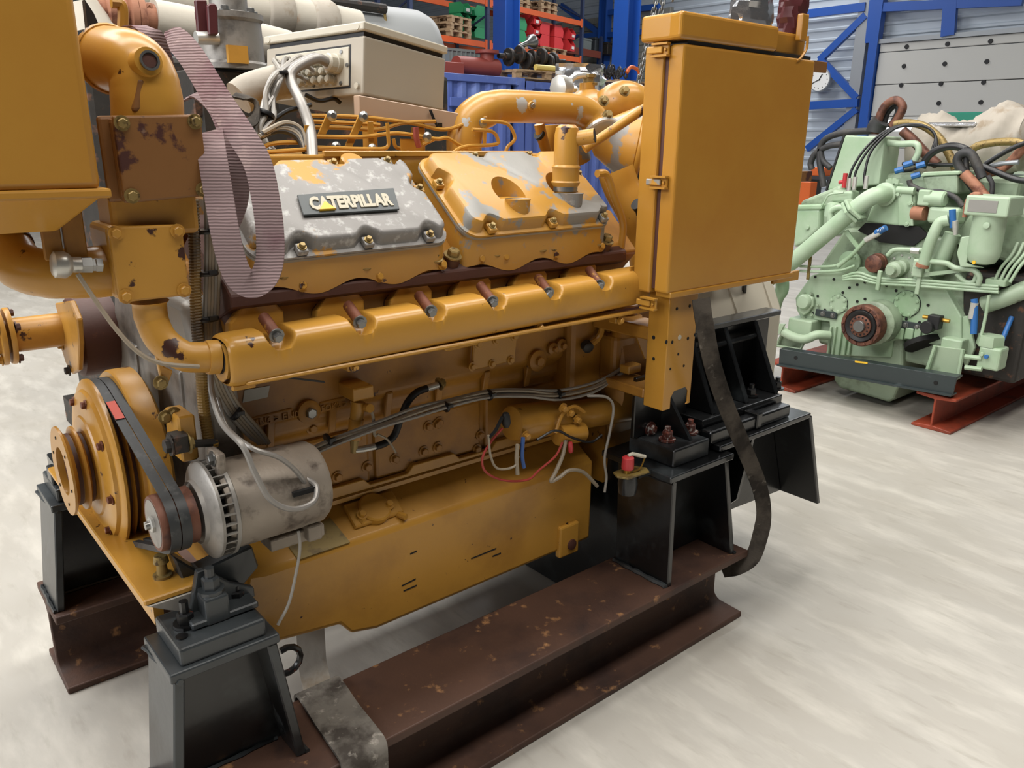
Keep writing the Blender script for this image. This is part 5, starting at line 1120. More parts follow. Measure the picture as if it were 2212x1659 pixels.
MB().tube(sm([P(*k, Y=2.05) for k in ((1165, 268), (1172, 300), (1185, 340))], 4), .018, 12).build('drain_tube', 'yellow', tb); lat((1163, 288), (1168, 292), 2.05, 2.05, [(.02, 0), (.02, 1)], 'tube_clip', 'rubber', tb, 14)
MB().tube([P(1262, 322, Y=1.70), P(1402, 228, Y=1.62)], .0135, 12).build('breather_tube', 'yellow_chip', E_)
for px, py in ((1303, 219), (1312, 250), (1348, 198)): bolt(tb, P(px, py, Y=1.9), (-.3, -.8, .4), .012, .02, 'bolt_brass')
cr = crumple('foil_blanket', V(*P(1252, 190, Y=2.3))-V(0, 0, .02), .10, .10, 'foil', 'crumpled silver foil blanket over the turbine outlet', 9, (1.1, .8)); tag(cr, 'crumpled silver foil blanket over the turbine outlet', 'foil blanket')
# fuel and coolant pipework in the valley
lines = [(((1040, 262), (1085, 264), (1103, 275), (1112, 300), (1096, 318), (1092, 335), (1098, 346)), 1.88), (((1020, 280), (1062, 284), (1075, 300), (1070, 312), (1010, 316), (985, 325), (975, 340)), 1.88),
         (((670, 250), (760, 252), (830, 258), (900, 268), (960, 280), (1020, 262)), 1.95), (((675, 275), (740, 276), (815, 280), (870, 266), (940, 262)), 1.95), (((680, 295), (780, 296), (860, 288), (940, 300), (965, 298), (990, 312), (1010, 322)), 1.92),
         (((660, 318), (720, 320), (800, 322), (836, 318), (838, 290), (836, 265)), 1.90), (((560, 330), (620, 326), (700, 322), (780, 332), (800, 326)), 1.90), (((690, 345), (700, 336), (740, 332), (790, 345), (815, 330), (850, 350)), 1.89),
         (((560, 322), (590, 310), (640, 308), (680, 312)), 1.93), (((1168, 345), (1180, 338), (1210, 334), (1225, 338)), 1.80), (((850, 300), (856, 318), (880, 322), (905, 316), (940, 300)), 1.95), (((665, 262), (720, 264), (800, 268), (820, 270)), 1.97)]
for i, (pts, Y) in enumerate(lines):
    MB().tube(sm([P(*k, Y=Y) for k in pts], 6), .0052, 8).build('fuel_line', 'yellow', E_)
for a, b, w in (((714, 246), (695, 290), .022), ((782, 250), (752, 318), .022), ((1048, 252), (1046, 318), .012), ((888, 300), (890, 330), .07), ((665, 270), (668, 330), .02), ((800, 262), (802, 330), .016)):
    a, b = P(*a, Y=1.925), P(*b, Y=1.925); MB().slab([a+V(-w/2, 0, 0), a+V(w/2, 0, 0), b+V(w/2, 0, 0), b+V(-w/2, 0, 0)], (0, .005, 0)).build('line_bracket', 'yellow', E_, 0, .001, 1)
for px, py in ((716, 250), (784, 252), (1042, 265), (922, 296), (725, 318), (803, 322)):
    p = P(px, py, Y=1.915); MB().lathe(p, (0, -1, 0), [(.013, 0), (.014, .004), (.007, .01)], 14).build('line_clip', 'steel', E_)
for px, py in ((545, 342), (980, 345), (1100, 346)): bolt(E_, P(px, py, Y=1.83), (0, -.5, .85), .012, .02, 'bolt_brass', True, 'injector_nut')
MB().lathe(P(760, 355, Y=1.82), (0, -.5, .85), [(.03, -.03), (.03, .012), (.026, .016)], 24).build('filler_cap', 'yellow_grey', E_)
MB().tube(sm([P(*k, Y=1.90) for k in ((905, 318), (900, 300), (898, 275))], 4), .008, 8).build('hose_stub', 'red_iron', E_)
# wooden-coloured channel under the terminal box
a, b = P(776, 228, Y=1.985), P(1010, 268, Y=1.97)
u = (b-a).normalized(); zz = V(0, 0, 1)
ch = MB(); ch.prism([a+zz*.026, a-zz*.02, a-zz*.026+V(0, .004, 0), a-zz*.026+V(0, .03, 0), a+zz*.026+V(0, .03, 0)], b-a)
chn = tag(ch.build('steel_channel', 'bracket_pink', None, 0, .002, 1), 'pale pink primed steel channel under the grey terminal box', 'channel')
for dx in (0, .008): MB().tube(sm([P(928+dx*400, 238, Y=1.97), P(936+dx*400, 258, Y=1.965), P(945+dx*300, 276, Y=1.965)], 4), .002, 6).build('wire_tie', 'cable_black', chn)
MB().bb(P(948, 275, Y=1.965), P(948, 275, Y=1.965)+V(.012, .01, .012)).build('tie_head', 'cable_black', chn, 0)
for px, py in ((800, 262), (905, 285)):
    q = P(px, py, Y=2.0); MB().bb((q.x-.015, 1.99, 1.52), (q.x+.015, 2.02, q.z+.012)).build('box_stay', 'yellow', E_, 0, .002, 1)
# ================================================================== grey terminal box
C0 = P(787, 46, D=2.1)
rot = Matrix.Rotation(math.radians(-78.2), 3, 'Z') @ Matrix.Rotation(math.radians(-1.5), 3, 'Y') @ Matrix.Rotation(math.radians(-6), 3, 'X')
ex, ey, ez = rot @ V(1, 0, 0), rot @ V(0, 1, 0), rot @ V(0, 0, 1); bw, bd, bh = .425, .315, .182
def TB(a, b, c): return C0-ex*a+ey*b-ez*c        # a along front face leftwards, b towards the back, c down
def tbox(a0, a1, b0, b1, c0, c1): return MB().hexa([TB(a0, b0, c1), TB(a1, b0, c1), TB(a1, b1, c1), TB(a0, b1, c1), TB(a0, b0, c0), TB(a1, b0, c0), TB(a1, b1, c0), TB(a0, b1, c0)])
tbx = thing('terminal_box', 'grey steel terminal box with cable glands perched on top of the engine', 'terminal box', TB(bw/2, bd/2, bh))
tbox(-.004, bw+.004, -.006, bd+.004, 0, .022).build('lid', 'box_white', tbx, 0, .004, 2)
tbox(.008, bw-.008, .006, bd-.006, .022, .036).build('lid_seal', 'rubber', tbx, 0)
tbox(0, bw, 0, bd, .034, bh).build('body', 'box_paint', tbx, 0, .006, 3)
gp_ = tbox(.055, .375, -.004, .002, .058, .158).build('gland_plate', 'box_white', tbx, 0, .002, 1)
tbox(.050, .380, -.001, .003, .053, .163).build('gland_seal', 'rubber', tbx, 0)
for a, c in ((.085, .07), (.2, .07), (.31, .07), (.085, .15), (.2, .15), (.06, .105)): MB().lathe(TB(a, -.004, c), -ey, [(.006, 0), (.005, .003)], 8).build('panel_screw', 'bolt_steel', gp_)
for a, c in ((.02, .012), (bw-.02, .012), (.02, .16)): MB().lathe(TB(a, -.006, c), -ey, [(.008, 0), (.008, .002)], 12).build('blank_plug', 'box_white', tbx)
gl = []
for a, c, r in [(.115+.028*k, .092, .011) for k in range(8)]+[(.115+.028*k, .118, .010) for k in range(7)]+[(.115+.03*k, .14, .011) for k in range(6)]:
    MB().lathe(TB(a, -.004, c), -ey, [(r*1.15, 0), (r*1.15, .008), (r, .009), (r, .022), (r*.75, .026), (r*.6, .026)], 10).build('cable_gland', 'box_white', tbx, 30); gl.append((a, c))
MB().lathe(TB(.10, -.004, .10), -ey, [(.026, 0), (.026, .014), (.023, .015), (.023, .034), (.019, .038)], 12).build('cable_gland', 'box_white', tbx, 30)
tie0 = P(605, 160, Y=2.05); cc = ['cable_silver', 'cable_grey']
for k, (a, c) in enumerate(((.14, .092), (.2, .092), (.26, .092), (.31, .092), (.17, .118), (.23, .118), (.28, .118), (.20, .14), (.3, .14))):
    s0 = TB(a, -.026, c); o = V(.006*math.cos(k*2.4), .006*math.sin(k*2.4), .006*math.cos(k*1.7))
    MB().tube(sm([s0, s0-ey*.03+V(0, 0, .008), tie0+o, P(582-k*2+8, 205, Y=2.03)+o*1.5, P(566+(k % 3)*10, 250, Y=2.0)+o, P(548+(k % 4)*5, 282, Y=1.98)+o*1.5, P(556+(k % 5)*9, 325, Y=1.95)], 6), .0065, 8).build('cable', cc[k % 2], tbx)
s0 = TB(.10, -.04, .10); MB().tube(sm([s0, s0-ey*.04, P(635, 150, Y=2.06), P(628, 175, Y=2.04), P(652, 225, Y=1.98), P(670, 280, Y=1.93), P(676, 345, Y=1.86)], 7), .0135, 12).build('thick_cable', 'cable_silver', tbx)
MB().lathe(tie0, (.2, -.2, -1), [(.021, -.004), (.022, 0), (.021, .004)], 14).build('cable_tie', 'cable_black', tbx); MB().lathe(P(572, 248, Y=2.0), (-.5, -.2, -1), [(.024, -.005), (.025, 0), (.024, .005)], 14).build('cable_tie', 'cable_black', tbx); MB().lathe(P(655, 232, Y=1.975), (.3, -.1, -1), [(.0145, -.004), (.0155, 0), (.0145, .004)], 14).build('cable_tie', 'cable_black', tbx)
MB().tube(sm([P(*k, Y=2.0) for k in ((590, 260), (620, 240), (650, 232), (672, 226))], 4), .006, 8).build('cable', 'cable_black', tbx)
MB().tube(sm([P(*k, Y=2.12) for k in ((660, 205), (690, 218), (720, 213), (735, 222))], 5), .006, 8).build('cable', 'cable_black', tbx)
# dark looped cables beneath
for k in range(5):
    MB().tube(sm([P(555+k*3, 300-k*3, Y=1.93), P(600+k*4, 282-k*4, Y=1.94), P(640+k*3, 295-k*3, Y=1.93), P(662, 335, Y=1.90)], 6), .007, 8).build('cable', ('rubber_dull', 'cable_beige', 'cable_grey')[k % 3], tbx)
# feeler: grey padded roll behind the cables
tag(MB().tube(sm([P(516, 212, Y=2.2), P(540, 196, Y=2.2), P(590, 180, Y=2.2), P(620, 176, Y=2.2)], 5), .045, 16).build('padded_roll', 'lagging_cloth', None), 'grey padded roll lying behind the cable bundle', 'padding')
# ================================================================== lashing straps
def strap(name, pts, wdirs, w, mt, lab, n=8, th=.004, grp=None):
    pp = sm([p for p in pts], n); ww = sm([Vector(d) for d in wdirs], n)
    return tag(MB().ribbon(pp, ww, w, th).build(name, mt, None, 40), lab, 'strap', grp)
X_ = V(1, 0, 0)
vis = lambda *k: (V(.763, -.647, 0)*k[0]+V(0, 0, 1)*k[1])
def flat(pts, n=8):   # width direction lying in the picture-parallel plane of the loop
    N_ = V(-.55, -.80, .22); pp = [Vector(p) for p in pts]; out = []; prev = None
    for i in range(len(pp)):
        w = (pp[min(i+1, len(pp)-1)]-pp[max(i-1, 0)]).cross(N_).normalized()
        if prev is not None and w.dot(prev) < 0: w = -w
        out.append(w); prev = w
    return out
lp_ = [P(352, 96, Y=1.88), P(376, 84, Y=1.80), P(412, 120, Y=1.72), P(466, 208, Y=1.62), P(520, 290, Y=1.54), P(556, 352, Y=1.50), P(574, 430, Y=1.48), P(583, 500, Y=1.47), P(583, 560, Y=1.465), P(570, 598, Y=1.46), P(544, 614, Y=1.46), P(518, 600, Y=1.47), P(500, 560, Y=1.48), P(486, 500, Y=1.49), P(474, 430, Y=1.51), P(460, 345, Y=1.53), P(452, 285, Y=1.58)]
strap('lifting_sling', lp_, flat(lp_), .052, 'sling', 'mauve woven lifting sling hanging in a long loop over the silver valve cover', 8, .004)
strap('lifting_sling', [P(268, 62, Y=1.78), P(300, 58, Y=1.74), P(326, 75, Y=1.72), P(342, 115, Y=1.73), P(356, 160, Y=1.76)], [V(.6, .6, .1)]*2+[V(.8, .3, .1)]*3, .05, 'sling', 'short mauve sling end curling behind the yellow elbow')
strap('lifting_sling', [P(400, 215, Y=1.84), P(430, 205, Y=1.82), P(470, 225, Y=1.75), P(500, 290, Y=1.62), P(512, 360, Y=1.56), P(508, 430, Y=1.55), P(490, 480, Y=1.56)], [V(.5, .7, .2)]*2+[vis(1, .2)]*5, .05, 'sling', 'inner mauve sling strand between the two housings and the loop')
strap('lifting_sling', [P(505, 205, Y=2.05), P(540, 215, Y=2.03), P(552, 235, Y=2.01), P(535, 260, Y=1.98), P(490, 262, Y=1.92)], [V(.4, .8, .2)]*5, .06, 'sling_dark', 'brown grey sling fold lying under the cable bundle')
ls_ = [P(1514, 645, Y=1.37), P(1522, 700, Y=1.355), P(1540, 790, Y=1.345), P(1570, 880, Y=1.34), P(1606, 965, Y=1.335), P(1640, 1050, Y=1.33), P(1650, 1110, Y=1.33), P(1640, 1165, Y=1.335), P(1624, 1205, Y=1.35), P(1592, 1226, Y=1.39), P(1560, 1232, Y=1.45)]
strap('lashing_strap', ls_, [w if i < 7 else w*.6+V(.3, .5, .1) for i, w in enumerate(flat(ls_))], .052, 'sling_dark', 'dark dirty lashing strap hanging from the cabinet to the beam end')
a = P(770, 1560, Y=1.36)
xs_ = P(752, 1480, Z=BZ+.004).x
xs_ = P(775, 1545, Y=1.352).x
strap('lashing_strap', [V(xs_+.03, 1.63, .20), V(xs_+.03, 1.632, BZ), V(xs_+.03, 1.60, BZ+.012), V(xs_+.02, 1.5, BZ+.008), V(xs_+.012, 1.40, BZ+.010), V(xs_+.008, 1.352, BZ+.002), V(xs_+.004, 1.342, BZ-.06), V(xs_, 1.335, .10), V(xs_, 1.325, .005)], [X_]*9, .115, 'strap_grey', 'wide dark lashing strap laid over the near beam', 6, .008)
strap('lashing_strap', [P(664, 1380, Y=1.78)+V(.01, 0, .03), P(672, 1390, Y=1.78), P(676, 1440, Y=1.76), P(690, 1500, Y=1.72)], [X_+V(0, -.3, 0)]*4, .075, 'lagging_cloth', 'grey strap hanging behind the near beam below the oil pan', 5)
# shackle between pedestal and beam
p = P(628, 1423, Y=1.60); MB().tube([p+V(.035*math.cos(t*.5)-.01, 0, .035*math.sin(t*.5)) for t in range(-4, 5)], .008, 8).build('lifting_ring', 'black_bolt', near)
# ================================================================== hoist chains
def chain(px0, px1, Y, lab, pitch=.019, r=.0032):
    a, b = P(*px0, Y=Y), P(*px1, Y=Y); t = thing('hoist_chain', lab, 'chain', b); d = (b-a); n = int(d.length/pitch); d.normalize(); e1, e2, _ = frame(d); protos = []
    for k in range(n):
        s_ = (e1+e2).normalized() if k % 2 else (e1-e2).normalized(); c = a+d*(k+.5)*pitch
        if k < 2:
            pts = [d*(.0075*math.copysign(1, math.sin(q*math.pi/8+.001))+.0062*math.sin(q*math.pi/8))+s_*.0068*math.cos(q*math.pi/8) for q in range(17)]
            o = MB().tube([c+p_ for p_ in pts], r, 6, False).build('chain_link', 'bolt_steel', t, 60); protos.append((o, c))
        else:
            o0, c0 = protos[k % 2]; o = o0.copy(); COL.objects.link(o); o.location = o0.location+(c-c0)
    return t
chain((1424, -30), (1377, 190), 2.02, 'steel hoist chain strand on the left of the yellow cabinet')
chain((1437, -30), (1398, 215), 1.99, 'steel hoist chain strand nearest the yellow cabinet')
chain((1455, -30), (1452, 14), 1.75, 'short chain strand just above the cabinet hood')
# ================================================================== battery isolator on the rear pedestal
p = P(1355, 1022, Y=1.47)
iso = MB().prism([p+V(x, y, -.004) for x, y in ((-.045, .0), (-.03, -.03), (.06, -.035), (.075, -.01), (.05, .03), (-.03, .03))], (0, 0, .006)).build('isolator_plate', 'plate_bronze', near, 0, .001, 1)
MB().lathe(p+V(.005, .0, -.006), (0, 0, -1), [(.026, 0), (.03, .03), (.026, .06), (.012, .062)], 18).build('isolator_cup', 'black_sheen_worn', iso); MB().lathe(p+V(0, 0, .002), (0, 0, 1), [(.012, 0), (.010, .012)], 14).build('isolator_stem', 'brass', iso); MB().lathe(p+V(0, 0, .014), (0, 0, 1), [(.018, 0), (.019, .004), (.018, .036), (.012, .04)], 18).build('isolator_knob', 'red_plastic', iso, label='red isolator knob')
MB().tube([p+V(0, 0, .055), p+V(.012, -.004, .06), p+V(.06, -.014, .042)], .006, 8).build('isolator_handle', 'box_white', iso); MB().tube(sm([p+V(.06, -.014, .04), p+V(.04, -.015, .01), p+V(.012, -.012, .004)], 5), .0025, 6).build('isolator_chain', 'brass', iso)
MB().bb(p+V(.03, -.02, -.02), p+V(.13, .03, -.006)).build('isolator_arm', 'black_paint', iso, 0)
# ================================================================== green engine on red oxide skid
def GA(x, y, X): return P(1690+x*.2363, 200+y*.2363, X=X)
def GB(x, y, X): return P(1640+x*.2586, 540+y*.2586, X=X)
skid = thing('skid_frame', 'red oxide H beam skid with dark cross channel under the green engine', 'skid', (5.6, 2.25, 0))
def hb(y0, y1, h, x0, x1):
    yc = (y0+y1)/2; tf, tw = .016, .012
    sec = [(y0, 0), (y1, 0), (y1, tf), (yc+tw/2, tf+.01), (yc+tw/2, h-tf-.01), (y1, h-tf), (y1, h), (y0, h), (y0, h-tf), (yc-tw/2, h-tf-.01), (yc-tw/2, tf+.01), (y0, tf)]
    MB().prism([V(x0, y, z) for y, z in sec], (x1-x0, 0, 0)).build('skid_beam', 'oxide', skid, 0, .003, 1)
hb(1.69, 1.915, .212, 4.735, 7.2); hb(2.685, 2.91, .180, 4.74, 7.2)
a, b, c, d = P(1685, 753, X=4.74), P(2068, 814, X=4.74), P(2058, 855, X=4.74), P(1683, 788, X=4.74)
ccn = MB().slab([a, b, c, d], (.012, 0, 0)).build('cross_channel', 'channel_dark', skid, 0, .002, 1)
MB().prism([a, b, b+V(.07, 0, 0), a+V(.07, 0, 0)], (0, 0, -.012)).build('channel_flange', 'channel_dark', ccn, 0); MB().prism([d+V(-.03, 0, .0), c+V(-.03, 0, .0), c+V(.05, 0, 0), d+V(.05, 0, 0)], (0, 0, .010)).build('channel_flange', 'channel_dark', ccn, 0)
for x, y in ((305, 900), (1475, 1110)): MB().lathe(GB(x, y, 4.733), (-1, 0, 0), [(.012, 0), (.012, .003)], 14).build('channel_hole', 'dark_hole', ccn)
q = [GB(x, y, 4.73) for x, y in ((800, 925), (905, 938), (905, 952), (800, 940))]; MB().slab(q, (.002, 0, 0)).build('yellow_tag', 'emblem_yellow', ccn, 0)
GE = thing('green_engine', 'pale green marine diesel engine seen end on behind the yellow cabinet', 'engine', (5.6, 2.3, .2))
def gl_(name, c, r, prof, mt='green', par=None, n=28, ax=(-1, 0, 0)): return MB().lathe(c, ax, [(k*r, h) for k, h in prof], n).build(name, mt, par or GE, 40)
def gt(name, pts, r, mt='green', par=None, n=10, k=6): return MB().tube(sm(pts, k), r, n).build(name, mt, par or GE, 50)
# body
MB().prism([V(4.99, y, z) for y, z in ((1.88, .30), (1.80, .55), (1.86, .82), (1.98, 1.08), (2.62, 1.08), (2.76, .82), (2.78, .55), (2.70, .30))], (2.0, 0, 0)).build('crankcase', 'green_dirty', GE, 0, .02, 2)
MB().prism([V(5.05, y, z) for y, z in ((1.60, .95), (1.58, 1.22), (1.85, 1.34), (2.0, 1.05))], (1.9, 0, 0)).build('cylinder_bank', 'green_dirty', GE, 0, .02, 2)
MB().prism([V(5.10, 4.6-y, z) for y, z in ((1.60, .95), (1.58, 1.22), (1.85, 1.34), (2.0, 1.05))], (1.9, 0, 0)).build('cylinder_bank', 'green_dirty', GE, 0, .02, 2)
fp_ = MB().prism([GB(x, y, 4.935) for x, y in ((300, 400), (430, 215), (560, 170), (900, 140), (1350, 160), (1560, 330), (1690, 560), (1690, 760), (1480, 800), (1250, 745), (1120, 760), (1100, 900), (600, 880), (585, 600), (470, 585), (360, 590), (310, 500))], (.07, 0, 0)).build('front_plate', 'green', GE, 0, .008, 2)
for x, y in ((625, 245), (755, 315), (820, 290), (885, 270), (700, 355), (885, 410), (820, 430), (1025, 425), (1085, 465), (1065, 295), (1145, 340), (1125, 525), (1140, 595), (1205, 300), (1412, 460), (1230, 575), (1340, 605), (490, 385), (550, 500), (450, 530), (470, 225)):
    bolt(fp_, GB(x, y, 4.934), (-1, 0, 0), .009, .006, 'dark_hole', False)
def cover(x, y, r, nb):
    c = GB(x, y, 4.932); o = gl_('round_cover', c, r, [(1.0, -.004), (1.02, .004), (.98, .008), (.3, .009)], 'green', GE, 36); gl_('cover_seal', c, r, [(1.06, -.002), (1.06, .002)], 'rubber', o, 36)
    for k in range(nb): a = 2*math.pi*k/nb+.4; bolt(o, c+V(-.008, .86*r*math.cos(a), .86*r*math.sin(a)), (-1, 0, 0), .011, .008, 'green')
cover(665, 450, .058, 6); cover(1235, 450, .077, 8)
c = GB(400, 440, 4.928); pm_ = MB().prism([c+V(0, y, z) for y, z in ((.055, .03), (.03, .055), (-.02, .06), (-.055, .04), (-.06, -.01), (-.03, -.06), (0, -.085), (.03, -.07), (.055, -.02))], (-.03, 0, 0)).build('oil_pump_cover', 'green', GE, 0, .01, 3); gl_('pump_dome', c+V(-.03, 0, .01), .05, [(1, 0), (.98, .02), (.8, .032), (.3, .036)], 'green', pm_)
for x, y in ((370, 365), (435, 370), (490, 460), (370, 570), (440, 545), (325, 460)): bolt(pm_, GB(x, y, 4.92), (-1, 0, 0), .009, .012, 'green_dirty')
# crank flange with rubber coupling
c = GB(865, 630, 4.76)
hub = gl_('coupling_ring', c, .128, [(.8, -.05), (1.0, -.045), (1.0, .02), (.96, .028), (.80, .03), (.78, .02)], 'rust_wheel', GE, 48); gl_('coupling_hub', c+V(.06, -.03, .01), .135, [(1, -.12), (1, .0), (.9, .01)], 'green_dirty', hub, 40)
gl_('rubber_element', c, .102, [(1, .0), (1, .022), (.92, .036), (.75, .03), (.6, .02)], 'rubber', hub, 40); gl_('inner_flange', c, .066, [(1, .01), (1, .034), (.9, .038), (.5, .038)], 'rust_wheel', hub, 36); gl_('crank_end', c, .036, [(1, .03), (1, .052), (.92, .056)], 'bolt_steel', hub, 28)
for k in range(13): a = 2*math.pi*k/13; bolt(hub, c+V(-.028, .113*math.cos(a), .113*math.sin(a)), (-1, 0, 0), .008, .012, 'rust_wheel', False)
for k in range(14): a = 2*math.pi*k/14; gl_('flange_hole', c+V(-.0375, .055*math.cos(a), .055*math.sin(a)), .006, [(1, 0), (1, .002)], 'dark_hole', hub, 8)
# bell / oil pan below
MB().prism([V(4.95, y, z) for y, z in ((2.56, .46), (2.13, .46), (2.10, .20), (2.13, .06), (2.16, .03), (2.50, .045), (2.54, .09), (2.555, .2))], (1.7, 0, 0)).build('oil_pan', 'green_dirty', GE, 0, .02, 3)
for x in (600, 640, 690, 740, 780): q = GB(x, 700, 4.93); MB().bb(q+V(-.02, -.006, -.14), q+V(.03, .006, .05)).build('bell_rib', 'green', GE, 0, .004, 1)
for x, w_ in ((1180, .05), (1260, .05), (1330, .04)): q = GB(x, 690, 4.93); MB().bb(q+V(-.015, -w_/2, -.04), q+V(.03, w_/2, .03)).build('plate_lug', 'green', GE, 0, .006, 2)
for x, y in ((560, 535), (1255, 630)): q = GB(x, y, 4.925); ln = MB().box(q, (.014, .15, .045)).build('link_plate', 'channel_dark', GE, 0, .003, 1); bolt(ln, q+V(-.007, .02, 0), (-1, 0, 0), .012, .012, 'bolt_steel'); bolt(ln, q+V(-.007, -.05, 0), (-1, 0, 0), .011, .010, 'bolt_steel')
MB().prism([GA(x, y, 4.975) for x, y in ((690, 1260), (760, 1190), (1250, 1225), (1330, 1300), (1200, 1400), (900, 1370))], (.02, 0, 0)).build('cavity_shade', 'dark_hole', GE, 0)  # black slab painting in the shade of the cavity below the casting
# brown cap, gear disc, pump
gl_('brown_cap', GB(985, 110, 4.92), .056, [(1.1, -.01), (1.08, .006), (1, .01), (.96, .05), (.8, .056)], 'rust_wheel', GE, 32)
gd = gl_('drive_disc', GB(1205, 140, 4.94), .085, [(1, -.01), (1, .01), (.9, .014), (.55, .016), (.5, .05), (.4, .054)], 'green_dirty', GE, 40)
for k in range(9): a = 2*math.pi*k/9; bolt(gd, GB(1205, 140, 4.94)+V(-.014, .07*math.cos(a), .07*math.sin(a)), (-1, 0, 0), .007, .008, 'zinc', False)
gl_('pump_snout', GB(1150, 160, 4.90), .05, [(1, 0), (.95, .05), (.6, .06), (.55, .09)], 'green_dirty', gd, 22); gl_('flange_boss', GB(760, 100, 4.94), .07, [(1, 0), (1, .014), (.6, .02)], 'green', GE, 30)
# casting in the middle with bolted elbow and big diagonal pipe
cs = MB().prism([GA(x, y, 4.97) for x, y in ((760, 1180), (830, 1000), (900, 880), (1180, 870), (1210, 1000), (1200, 1220), (1040, 1220))], (.18, 0, 0)).build('thermostat_casting', 'green', GE, 0, .015, 3)
MB().prism([GA(x, y, 4.955) for x, y in ((1050, 890), (1180, 885), (1195, 1220), (1060, 1215))], (.02, 0, 0)).build('casting_panel', 'green', cs, 0, .006, 2)
for x, y in ((1170, 1015), (1140, 1200), (1060, 930)): bolt(cs, GA(x, y, 4.954), (-1, 0, 0), .012, .012, 'green')
bp_ = MB().tube(sm([GA(-120, 1700, 4.80), GA(100, 1540, 4.81), GA(380, 1305, 4.82), GA(640, 1085, 4.83), GA(800, 965, 4.85), GA(890, 935, 4.88), GA(950, 930, 4.96)], 7), .052, 22).build('coolant_pipe', 'green', GE, 50)
a = GA(650, 1080, 4.83); d = (GA(640, 1085, 4.83)-GA(380, 1305, 4.82)).normalized()
for k in (-.02, .006): MB().lathe(a+d*k, d, [(.085, 0), (.088, .004), (.088, .014), (.08, .018)], 6).build('pipe_flange', 'green', bp_, 20)
gl_('elbow_flange', GA(940, 930, 4.955), .07, [(1, 0), (1, .014), (.9, .018)], 'green', bp_, 24); bolt(bp_, GA(985, 900, 4.94), (-1, 0, 0), .014, .014, 'green')
MB().slab([GA(x, y, 4.86) for x, y in ((560, 1270), (600, 1255), (715, 1415), (690, 1440))], (.012, 0, 0)).build('pipe_stay', 'green', bp_, 0)
for k in range(5): gl_('casting_stud', GA(960+k*22, 840-(k % 2)*10, 5.0), .014, [(1, 0), (1, .03)], 'green', cs, 8, (0, 0, 1))
MB().bb(GA(950, 880, 5.0), GA(1060, 830, 5.0)+V(.08, 0, 0)).build('casting_cap', 'green', cs, 0, .01, 2)
# left canisters behind the big pipe
MB().prism([GA(x, y, 5.05) for x, y in ((100, 1060), (345, 1060), (335, 1250), (190, 1380), (100, 1420))], (.2, 0, 0)).build('filter_housing', 'green', GE, 0, .02, 3)
MB().prism([GA(x, y, 5.04) for x, y in ((90, 1030), (355, 1020), (350, 1070), (95, 1075))], (.22, 0, 0)).build('filter_lid', 'green', GE, 0, .01, 2); gl_('filter_plug', GA(232, 1232, 5.048), .016, [(1, 0), (.9, .012)], 'green', GE, 16)
gl_('valve_dome', GA(470, 1060, 5.0), .055, [(1, -.05), (1, .0), (.8, .03), (.4, .04)], 'green', GE, 24, (0, 0, 1)); MB().bb(GA(440, 1000, 5.0), GA(640, 900, 5.0)+V(.1, 0, 0)).build('valve_block', 'green', GE, 0, .015, 2)
gt('small_pipe', [GA(350, 1060, 4.95), GA(390, 990, 4.95), GA(430, 935, 4.95), GA(560, 915, 4.95)], .006); gt('bleed_pipe', [GA(440, 1170, 4.92), GA(445, 1090, 4.92), GA(520, 1050, 4.92), GA(590, 1060, 4.92)], .02, n=14)
# filter bowl with data plate
c = GA(1860, 1360, 4.84)
fb = gl_('fuel_filter', c, .083, [(.35, -.125), (.75, -.115), (.97, -.08), (1, -.05), (1, .13), (1.04, .14)], 'green', GE, 32, (0, 0, 1))
MB().bb(c+V(-.095, -.115, .14), c+V(.13, .105, .245)).build('filter_head', 'green', fb, 0, .01, 2); MB().bb(c+V(-.098, -.06, .16), c+V(-.094, .085, .222)).build('data_plate', 'plate_grey', fb, 0)
gl_('filter_plug', GA(1870, 1215, 4.755), .018, [(1, 0), (.9, .01), (.5, .011)], 'green', fb, 18); gl_('yellow_plug', GA(1757, 1550, 4.78), .011, [(1, 0), (.9, .012)], 'emblem_yellow', fb, 12)
MB().slab([GA(x, y, 4.82) for x, y in ((1640, 1320), (1720, 1310), (1720, 1400), (1690, 1560), (1850, 1600), (1630, 1590), (1600, 1470))], (.02, 0, 0)).build('filter_bracket', 'green', fb, 0, .004, 1)
gt('rust_pipe', [GA(1665, 1140, 4.83), GA(1690, 1000, 4.83), GA(1740, 935, 4.83), GA(1810, 940, 4.84), GA(1840, 1010, 4.86)], .013, 'rust_flange', fb)
gl_('hose_band', GA(1555, 1070, 4.86), .018, [(1, 0), (1, .10)], 'blue_band', GE, 14, (.1, -.15, -1)); gl_('hose_ferrule', GA(1580, 1170, 4.86), .016, [(1, 0), (1.1, .03), (.8, .08)], 'zinc', GE, 14, (.1, -.15, -1))
